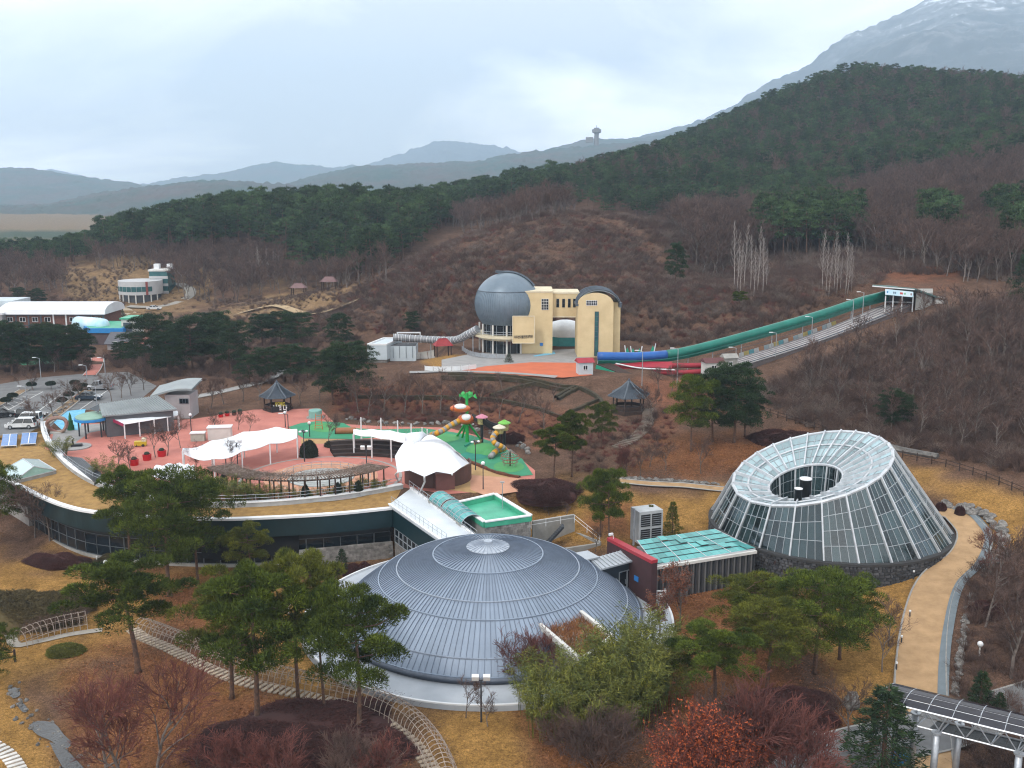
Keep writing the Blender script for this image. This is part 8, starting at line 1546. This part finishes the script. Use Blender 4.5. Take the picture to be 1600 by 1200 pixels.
# pale poplars
for i in range(9): pl_tree(POPLAR, 'white_poplar', 'white-stemmed poplar in the left clump above the sled run', 'poplar', 1145 + (i * 6.4) % 68, 452 + (i * 5) % 13, 345 + (i * 17) % 47, 'left clump of white poplars', .9)
for i in range(9): pl_tree(POPLAR, 'white_poplar', 'white-stemmed poplar in the right clump above the sled run', 'poplar', 1285 + (i * 5.7) % 58, 456 + (i * 5) % 12, 358 + (i * 19) % 55, 'right clump of white poplars', .9)
for i, (px, py, top) in enumerate(((405, 430, 385), (418, 432, 388), (428, 430, 392), (380, 350, 310), (400, 345, 305), (412, 350, 312))): pl_tree(POPLAR, 'white_poplar', 'pale grey poplar on the left knoll', 'poplar', px, py, top, 'pale poplars on the left knoll', 1.6)
# mounds
def mound(meshes, name, lb, px, py, rx, hgt_, ry=None, k=0, z=None): b_ = G(px, py) if z is None else W(px, py, z); d_ = proj(b_.x, b_.y, b_.z)[2]; r = rx * d_ / F; return one(name, meshes[k % len(meshes)], lb, 'bush', b_ - V_((0, 0, .1)), (r, ry or r * .8, hgt_), rnd.uniform(-.3, .3), None)
mound(MOUND, 'azalea_bed', 'large dark maroon azalea bed round the pine trunks in the left foreground', 470, 1150, 160, 1.3, 5.0, 0); mound(MOUND, 'azalea_bed', 'dark maroon azalea bed right of the stepping stones', 560, 1180, 85, 1.2, 3.0, 2); mound(MOUND, 'azalea_bed', 'dark maroon azalea mound under the lower right grove', 1228, 1115, 85, 1.7, 3.2, 1); mound(MOUND, 'azalea_bed', 'round maroon azalea bed on the lawn right of the scalloped canopy', 852, 772, 54, 1.7, 4.2, 1); mound(MOUND, 'azalea_bed', 'long maroon hedge mound behind the greenhouse', 1225, 690, 55, 1.6, 3.0, 2); mound(MOUND, 'azalea_bed', 'maroon mound beside the narrow conifer in the court', 565, 900, 26, 1.5, None, 0); mound(MOUND, 'azalea_bed', 'low maroon mound at the left of the court', 500, 898, 30, 1.0, None, 1); mound(MOUND, 'azalea_bed', 'maroon hedge mound before the left glass front', 90, 880, 55, 1.0, 2.2, 0); mound(MOUND, 'azalea_bed', 'small maroon mound right of the rocks in the court', 545, 928, 24, .9, None, 2); mound(MOUND, 'azalea_bed', 'maroon mound on the bank at the right end of the playground', 800, 690, 22, 1.4, None, 1)
mound(MOUND_OLIVE, 'shrub_mound', 'big brownish olive shrub mound behind the short hoop tunnel', 10, 976, 112, 3.4, 3.2, 0); mound(MOUND_OLIVE, 'shrub_mound', 'second olive shrub mound behind the short hoop tunnel', 90, 956, 58, 2.2, 2.4, 1); mound(MOUND_OLIVE, 'shrub_mound', 'brown mound under the pines before the glass front', 180, 878, 32, 1.0, 1.6, 0)
g_ = mound(MOUND_GREEN, 'grass_clump', 'yellow-green clipped grass clump beside the short hoop tunnel', 103, 1022, 29, 1.1, 1.0, 0); g_.material_slots[0].link = 'OBJECT'; g_.material_slots[0].material = mat('yellow_green_tuft', (.13, .13, .022), (.08, .085, .018), .9, scale=2, island=.4)
mound(MOUND_GREEN, 'clipped_bush', 'round dark clipped bush behind the ring court', 483, 714, 14, 2.4, 1.2, 0, PZ)
for k, (px, py, rx) in enumerate(((478, 787, 7), (528, 783, 7), (560, 780, 7), (350, 768, 6))): mound(MOUND_GREEN, 'clipped_bush', 'small dark clipped bush beside the pergola, %s from the left' % ('second', 'third', 'fourth', 'first')[k], px, py - 6, rx, 1.9, .6, k, PZ)
mound(MOUND_GREEN, 'clipped_bush', 'long dark clipped hedge left of the seating steps', 530, 700, 26, 1.2, .8, 1, PZ)
for k, (px, py) in enumerate(((20, 627), (50, 609), (10, 634), (80, 608), (117, 606), (130, 611), (108, 625), (97, 634), (122, 617))): c = W(px, py, PZ); o = thing('umbrella_shrub', 'small clipped umbrella shrub in the parking lot strips', 'shrub', c, 'clipped shrubs of the parking lot'); obj('trunk', MB().tube([c, c + V_((.05, 0, 1.1))], .07, 5), greybark, o); q = one('crown', MOUND_GREEN[k % 2], None, None, (0, 0, .95), (.95, .95, .6), k); q.parent = o
for px, py, rx, lb in ((1545, 960, 30, 'brown bush right of the sandy path'), (1470, 800, 10, 'dark round bush among the boulders, left one'), (1500, 806, 9, 'dark round bush among the boulders, right one')): mound(MOUND, 'round_bush', lb, px, py, rx, 1.2, None, 2)
# bamboo, red and orange shrubs
BB = [(828, 1110, 1030), (865, 1125, 1030), (900, 1130, 1025), (880, 1150, 1060), (930, 1125, 1015), (962, 1110, 985), (992, 1095, 970), (1022, 1085, 978), (1000, 1125, 1010), (950, 1145, 1045), (1040, 1105, 1000), (915, 1165, 1070), (1005, 1070, 968), (850, 1150, 1060), (985, 1145, 1060)]
for i, (px, py, top) in enumerate(BB): pl_tree(BAMBOO, 'bamboo_clump', 'feathery yellow-green bamboo in the thicket in front of the planter box', 'bamboo', px, py, top, 'bamboo thicket', 1.15)
for i, (px, py, top) in enumerate(((270, 776, 742), (300, 780, 742), (325, 784, 748), (345, 786, 750), (365, 787, 748), (385, 787, 755), (400, 786, 758), (420, 785, 760), (440, 784, 762), (465, 782, 764), (490, 781, 764), (515, 778, 760), (540, 775, 756), (560, 772, 750), (580, 769, 748), (595, 767, 750), (92, 714, 685), (160, 745, 715), (215, 762, 736), (180, 752, 726))): pl_tree(BAMBOO, 'bamboo_grass', 'yellow-green bamboo grass behind the curved parapet' if px > 250 else 'yellow-green bamboo grass beside the louvre deck', 'bamboo', px, py, top, 'bamboo grass along the parapet' if px > 250 else 'bamboo grass by the louvres', 1.9, z=PZ - .1)
p = G(1062, 985); REDTREE.place('russet_tree', 'tree with withered russet leaves in front of the glass link', 'tree', p, hgt(p, 885), .7, None, 1.0); p = G(1030, 1000); REDTREE.place('russet_tree', 'smaller russet tree behind the bamboo thicket', 'tree', p, hgt(p, 920), 2.7, None, 1.0)
for i, (px, py, top) in enumerate(((1112, 1235, 1122), (1085, 1240, 1150), (1140, 1240, 1150))): pl_tree(ORANGE, 'orange_bush', 'bright orange-leaved bush at the bottom edge, ' + ('tallest in the middle', 'left one', 'right one')[i], 'bush', px, py, top, 'orange bushes', 1.1, i % 2)
SH = [(880, 1180, 1120, 'beige twiggy shrub at the foot of the bamboo'), (930, 1215, 1120, 'beige twiggy shrub at the bottom edge left of the orange bush'), (1180, 1220, 1085, 'tall mauve leafless shrub right of the orange bush'), (1215, 1225, 1100, 'pinkish leafless shrub far right of the orange bush'), (1245, 1230, 1130, 'low pink shrub beside the service road'), (840, 1010, 985, 'purple twiggy shrub in front of the dome'), (820, 1075, 1000, 'purple leafless shrub left of the bamboo'), (850, 1060, 985, 'purple leafless shrub beside the planter box'), (360, 1235, 1150, 'reddish leafless shrub at the bottom left of the azalea bed'), (430, 1240, 1145, 'reddish leafless shrub at the bottom of the azalea bed'), (545, 1240, 1150, 'pale leafless shrub at the bottom near the hoop tunnel'), (600, 1240, 1165, 'low leafless shrub at the bottom inside the tunnel bend'), (1150, 1180, 1085, 'grey leafless shrub behind the orange bush'), (960, 1190, 1110, 'beige shrub between bamboo and pink shrubs'), (975, 740, 700, 'leafless shrub on the bank behind the lawn'), (1285, 905, 872, 'small red shrub against the stone base, right one'), (1225, 905, 870, 'small red shrub against the stone base, left one')]
for i, (px, py, top, lb) in enumerate(SH): pl_tree(SHRUB, 'leafless_shrub', lb, 'shrub', px, py, top, 'leafless shrubs', 1.0 if py > 1000 else .9, i % 3, cmat=twig_brown if 'beige' in lb or 'pale' in lb or 'grey' in lb else None)
# ================================================================== woods and brush on the hills
NOGO = [(1120, 545), (1200, 512), (1280, 490), (1375, 442), (1490, 440), (1490, 490), (1425, 512), (1270, 575), (1150, 625), (1090, 620)]
def scatter(poly_px, n, region, seed, spacing):
    "ground points whose picture position falls inside the outline, at least about spacing apart"
    rs = np.random.RandomState(seed); x = rs.uniform(region[0], region[1], n); y = rs.uniform(region[2], region[3], n); z = hz(x, y)
    u, v, d = proj(x, y, z); ok = np.zeros(n, bool)
    for p in poly_px: ok |= poly_dist(u, v, p) < 0
    ok &= poly_dist(u, v, NOGO) > 0
    x, y, z, u, v, d = (q[ok] for q in (x, y, z, u, v, d)); key = {}; keep = []
    for i in range(len(x)):
        k = (int(x[i] // spacing), int(y[i] // spacing))
        if all((key.get((k[0] + a, k[1] + b_)) is None or math.hypot(*(key[(k[0] + a, k[1] + b_)] - np.array([x[i], y[i]]))) > spacing * .75) for a in (-1, 0, 1) for b_ in (-1, 0, 1)):
            key[k] = np.array([x[i], y[i]]); keep.append(i)
    k = np.array(keep, int); return np.stack([x[k], y[k], z[k] - .15], 1), np.stack([u[k], v[k], d[k]], 1)
def wood(name, label, glabel, group, polys, n, region, seed, spacing, meshes, smin, smax, singles, kindname, cat, cut=None):
    P, UV = scatter(polys, n, region, seed, spacing); rs = np.random.RandomState(seed + 1); m = len(P)
    sc = rs.uniform(smin, smax, m); rz = rs.uniform(0, 6.28, m); pk = rs.randint(0, len(meshes), m)
    inside = (UV[:, 0] > 0) & (UV[:, 0] < 1600) & (UV[:, 1] > 0) & (UV[:, 1] < 1200)
    size = sc / UV[:, 2] * inside; order = np.argsort(-size); near = [i for i in order[:singles] if inside[i]]; rest = np.setdiff1d(np.arange(m), near)
    for i in near: one(kindname, meshes[pk[i]], label, cat, P[i], float(sc[i]), float(rz[i]), group)
    if len(rest): instancer(name, glabel, P[rest], rz[rest], sc[rest], pk[rest], meshes)
    print(name, m, len(near))
# pines of the right-hand hill (crest to mid slope)
wood('pine_forest', 'pine standing at the front of the wooded right-hand hill', 'dense dark green pine forest covering the right-hand hill', 'front pines of the right-hand hill',
     [[(1000, 250), (1150, 150), (1340, 60), (1900, 60), (1900, 240), (1580, 262), (1440, 262), (1300, 300), (1200, 300), (1020, 300), (880, 300), (880, 262)],
      [(860, 270), (1100, 275), (1320, 285), (1340, 325), (1180, 348), (1000, 340), (880, 325)], [(1380, 255), (1560, 250), (1560, 275), (1400, 285)]], 26000, (0, 560, 330, 760), 1, 5.6, FARPINE + FARFIR[:1], .62, 1.05, 90, 'hill_pine', 'pine')
# the knoll on the left
wood('knoll_pine_forest', 'pine at the edge of the long wooded knoll on the left', 'dark pine wood on the long knoll left of centre', 'edge pines of the left knoll',
     [[(150, 385), (380, 335), (470, 320), (520, 300), (650, 300), (880, 300), (880, 318), (800, 332), (700, 350), (640, 400), (600, 425), (560, 440), (470, 440), (450, 405), (380, 390), (300, 400), (165, 405)]], 14000, (-260, 60, 270, 560), 2, 5.4, FARPINE, .85, 1.35, 90, 'hill_pine', 'pine')
wood('valley_pine_forest', 'pine in the clump behind the fields at the far left', 'pine clumps behind the fields at the far left', 'pines behind the far left fields',
     [[(-200, 405), (60, 402), (140, 392), (150, 408), (60, 425), (-200, 440)]], 9000, (-420, -60, 300, 780), 3, 7, FARPINE, .65, .95, 20, 'hill_pine', 'pine')
wood('mid_pine_grove', 'tall dark pine in the grove above the slide run', 'dark pines above the slide run', 'pines of the grove above the slide run',
     [[(1180, 345), (1330, 330), (1345, 395), (1200, 405)], [(1540, 360), (1700, 340), (1700, 410), (1560, 420)], [(1440, 360), (1480, 360), (1480, 400), (1445, 400)]], 9000, (50, 220, 225, 330), 4, 4.8, FARPINE + FARFIR, .9, 1.2, 60, 'hill_pine', 'pine')
# leafless woods
wood('scattered_bare_wood', '', 'leafless trees scattered through the pine forest of the right-hand hill', '', [[(1000, 262), (1200, 180), (1340, 120), (1900, 120), (1900, 262), (1300, 300), (880, 300), (880, 270)], [(700, 320), (880, 300), (900, 330), (720, 350)]], 9000, (-60, 560, 330, 720), 9, 9, FARBARE, .9, 1.4, 0, 'hill_bare_tree', 'bare tree')
wood('bare_wood', 'leafless grey-brown tree in the wood above the slide run', 'leafless brown wood on the lower right-hand hill', 'leafless trees above the slide run',
     [[(1050, 330), (1200, 310), (1340, 295), (1440, 270), (1900, 250), (1900, 470), (1500, 440), (1340, 395), (1180, 405), (1110, 440), (1040, 400)]], 24000, (50, 260, 215, 420), 5, 3.6, FARBARE, .85, 1.25, 110, 'hill_bare_tree', 'bare tree')
wood('knoll_bare_wood', 'leafless purple-brown tree at the foot of the left knoll', 'leafless purplish wood at the foot of the left knoll', 'leafless trees at the foot of the left knoll',
     [[(240, 410), (420, 395), (460, 440), (560, 445), (600, 430), (620, 445), (480, 455), (420, 462), (340, 480), (260, 455)], [(700, 345), (880, 318), (900, 335), (720, 372)], [(0, 420), (100, 430), (110, 460), (0, 470)], [(150, 410), (250, 400), (260, 420), (150, 425)]], 16000, (-300, 60, 240, 480), 6, 4.6, FARBARE, .8, 1.2, 60, 'hill_bare_tree', 'bare tree')
wood('slope_bare_wood', 'leafless tree standing in the thicket on the right slope', 'leafless trees in the thicket on the right slope', 'leafless trees in the right-hand thicket',
     [[(1230, 590), (1340, 520), (1480, 500), (1700, 480), (1700, 700), (1600, 720), (1420, 690), (1300, 640)]], 6000, (30, 140, 110, 215), 7, 4.4, FARBARE, .55, .85, 90, 'hill_bare_tree', 'bare tree')
# brush
def brush(name, label, polys, n, region, seed, spacing, meshes, smin, smax, patchy=0):
    P, UV = scatter(polys, n, region, seed, spacing); P = P[vnoise(P[:, 0], P[:, 1], 13, seed) + vnoise(P[:, 0], P[:, 1], 4, seed) > patchy]; rs = np.random.RandomState(seed + 1); m = len(P)
    s = rs.uniform(smin, smax, (m, 1)) * np.array([[1, 1, 1]]) * rs.uniform(.75, 1.2, (m, 3)); instancer(name, label, P, rs.uniform(0, 6.28, m), s, rs.randint(0, len(meshes), m), meshes); print(name, m)
brush('hill_brushwood', 'brown and reddish brushwood covering the round hill behind the domed building', [[(520, 470), (600, 435), (680, 385), (800, 335), (900, 318), (1000, 330), (1090, 370), (1180, 400), (1180, 440), (1330, 400), (1380, 440), (1180, 520), (1060, 545), (960, 530), (740, 530), (560, 520), (480, 490), (560, 475)]], 60000, (-75, 130, 190, 330), 20, 1.6, THICKET + THICKET_R + THICKET_G, .5, 1.0)
brush('slope_thicket', 'dense leafless thicket on the slope right of the slide run', [[(1190, 600), (1300, 530), (1440, 490), (1900, 430), (1900, 760), (1600, 745), (1440, 705), (1320, 690), (1180, 630)]], 34000, (35, 170, 105, 225), 21, 1.5, THICKET + THICKET_G, .6, 1.15)
brush('terrace_brush', 'low reddish scrub on the bank behind the playground', [[(520, 612), (760, 600), (830, 640), (900, 660), (880, 690), (800, 680), (700, 660), (540, 655)], [(880, 690), (1040, 640), (1060, 690), (990, 735), (900, 740)]], 7000, (-45, 30, 125, 190), 22, 1.6, THICKET_R + THICKET[:1], .35, .75)
brush('grove_floor_scrub', 'grey-brown scrub under the trees left of the white building', [[(150, 560), (260, 545), (560, 530), (570, 580), (420, 600), (250, 600)], [(-200, 560), (140, 545), (140, 580), (-200, 590)], [(330, 500), (560, 490), (570, 530), (340, 540)], [(-200, 440), (180, 440), (200, 480), (-200, 490)]], 14000, (-230, -20, 165, 330), 23, 2.6, THICKET, .6, 1.1)
brush('right_bank_scrub', 'leafless scrub on the bank right of the sandy path', [[(1520, 880), (1700, 860), (1700, 1250), (1500, 1250), (1490, 1090), (1510, 950)]], 3500, (30, 75, 55, 115), 24, 1.5, THICKET, .45, .9)
brush('forest_floor_scrub', 'brown undergrowth among the trees of the right-hand hill', [[(1000, 300), (1340, 270), (1900, 240), (1900, 480), (1480, 430), (1100, 440), (1000, 360)]], 34000, (30, 260, 215, 470), 25, 2.7, THICKET + THICKET_G, .8, 1.5)
brush('field_scrub', 'sparse brown scrub on the straw-coloured fields at the left', [[(90, 415), (330, 400), (340, 470), (600, 430), (560, 480), (340, 510), (200, 520), (100, 480)]], 40000, (-230, -40, 230, 400), 27, 1.8, THICKET + THICKET_G, .25, .6, 1.05)
brush('leaf_litter', 'rust-brown fallen leaves lying on the lawns and under the trees', [[(90, 1020), (260, 1000), (640, 1160), (700, 1300), (120, 1300)], [(230, 890), (370, 905), (430, 970), (380, 1020), (250, 990)], [(820, 1100), (1000, 900), (1260, 910), (1300, 1050), (1400, 1150), (1300, 1300), (830, 1300)], [(1030, 690), (1250, 680), (1160, 745), (950, 745)]], 40000, (-60, 62, 60, 150), 28, .8, LITTERM, .7, 1.2, .6)
brush('meadow_tufts', 'straw-coloured tufts of winter grass on the lawns', [[(-300, 880), (60, 880), (330, 900), (560, 900), (640, 960), (560, 1080), (800, 1100), (1000, 1150), (1400, 1150), (1400, 1300), (-300, 1300)], [(1190, 915), (1430, 885), (1400, 1060), (1330, 1120), (1250, 1010)], [(1440, 735), (1620, 790), (1620, 880), (1560, 850)], [(830, 850), (900, 760), (1120, 770), (1120, 830)]], 60000, (-60, 62, 60, 125), 26, .55, TUFT, .6, 1.2)
# ================================================================== the air
hm = bpy.data.materials.new('haze'); hm.use_nodes = True; t = hm.node_tree; t.nodes.clear()
o_ = nd(t, 'ShaderNodeOutputMaterial'); pv = nd(t, 'ShaderNodeVolumePrincipled')
pv.inputs['Color'].default_value = (.60, .79, 1.0, 1); pv.inputs['Density'].default_value = .00017; pv.inputs['Anisotropy'].default_value = .3
t.links.new(pv.outputs[0], o_.inputs['Volume'])
hb = MB().box((0, 4300, 590), (15400, 9800, 1190)); ho = obj('haze', hb, hm); tag(ho, 'pale blue haze in the air over the valley', None, None, 'stuff')
print('OBJECTS', len(bpy.data.objects), 'TRIS', sum(len(m.polygons) for m in bpy.data.meshes))
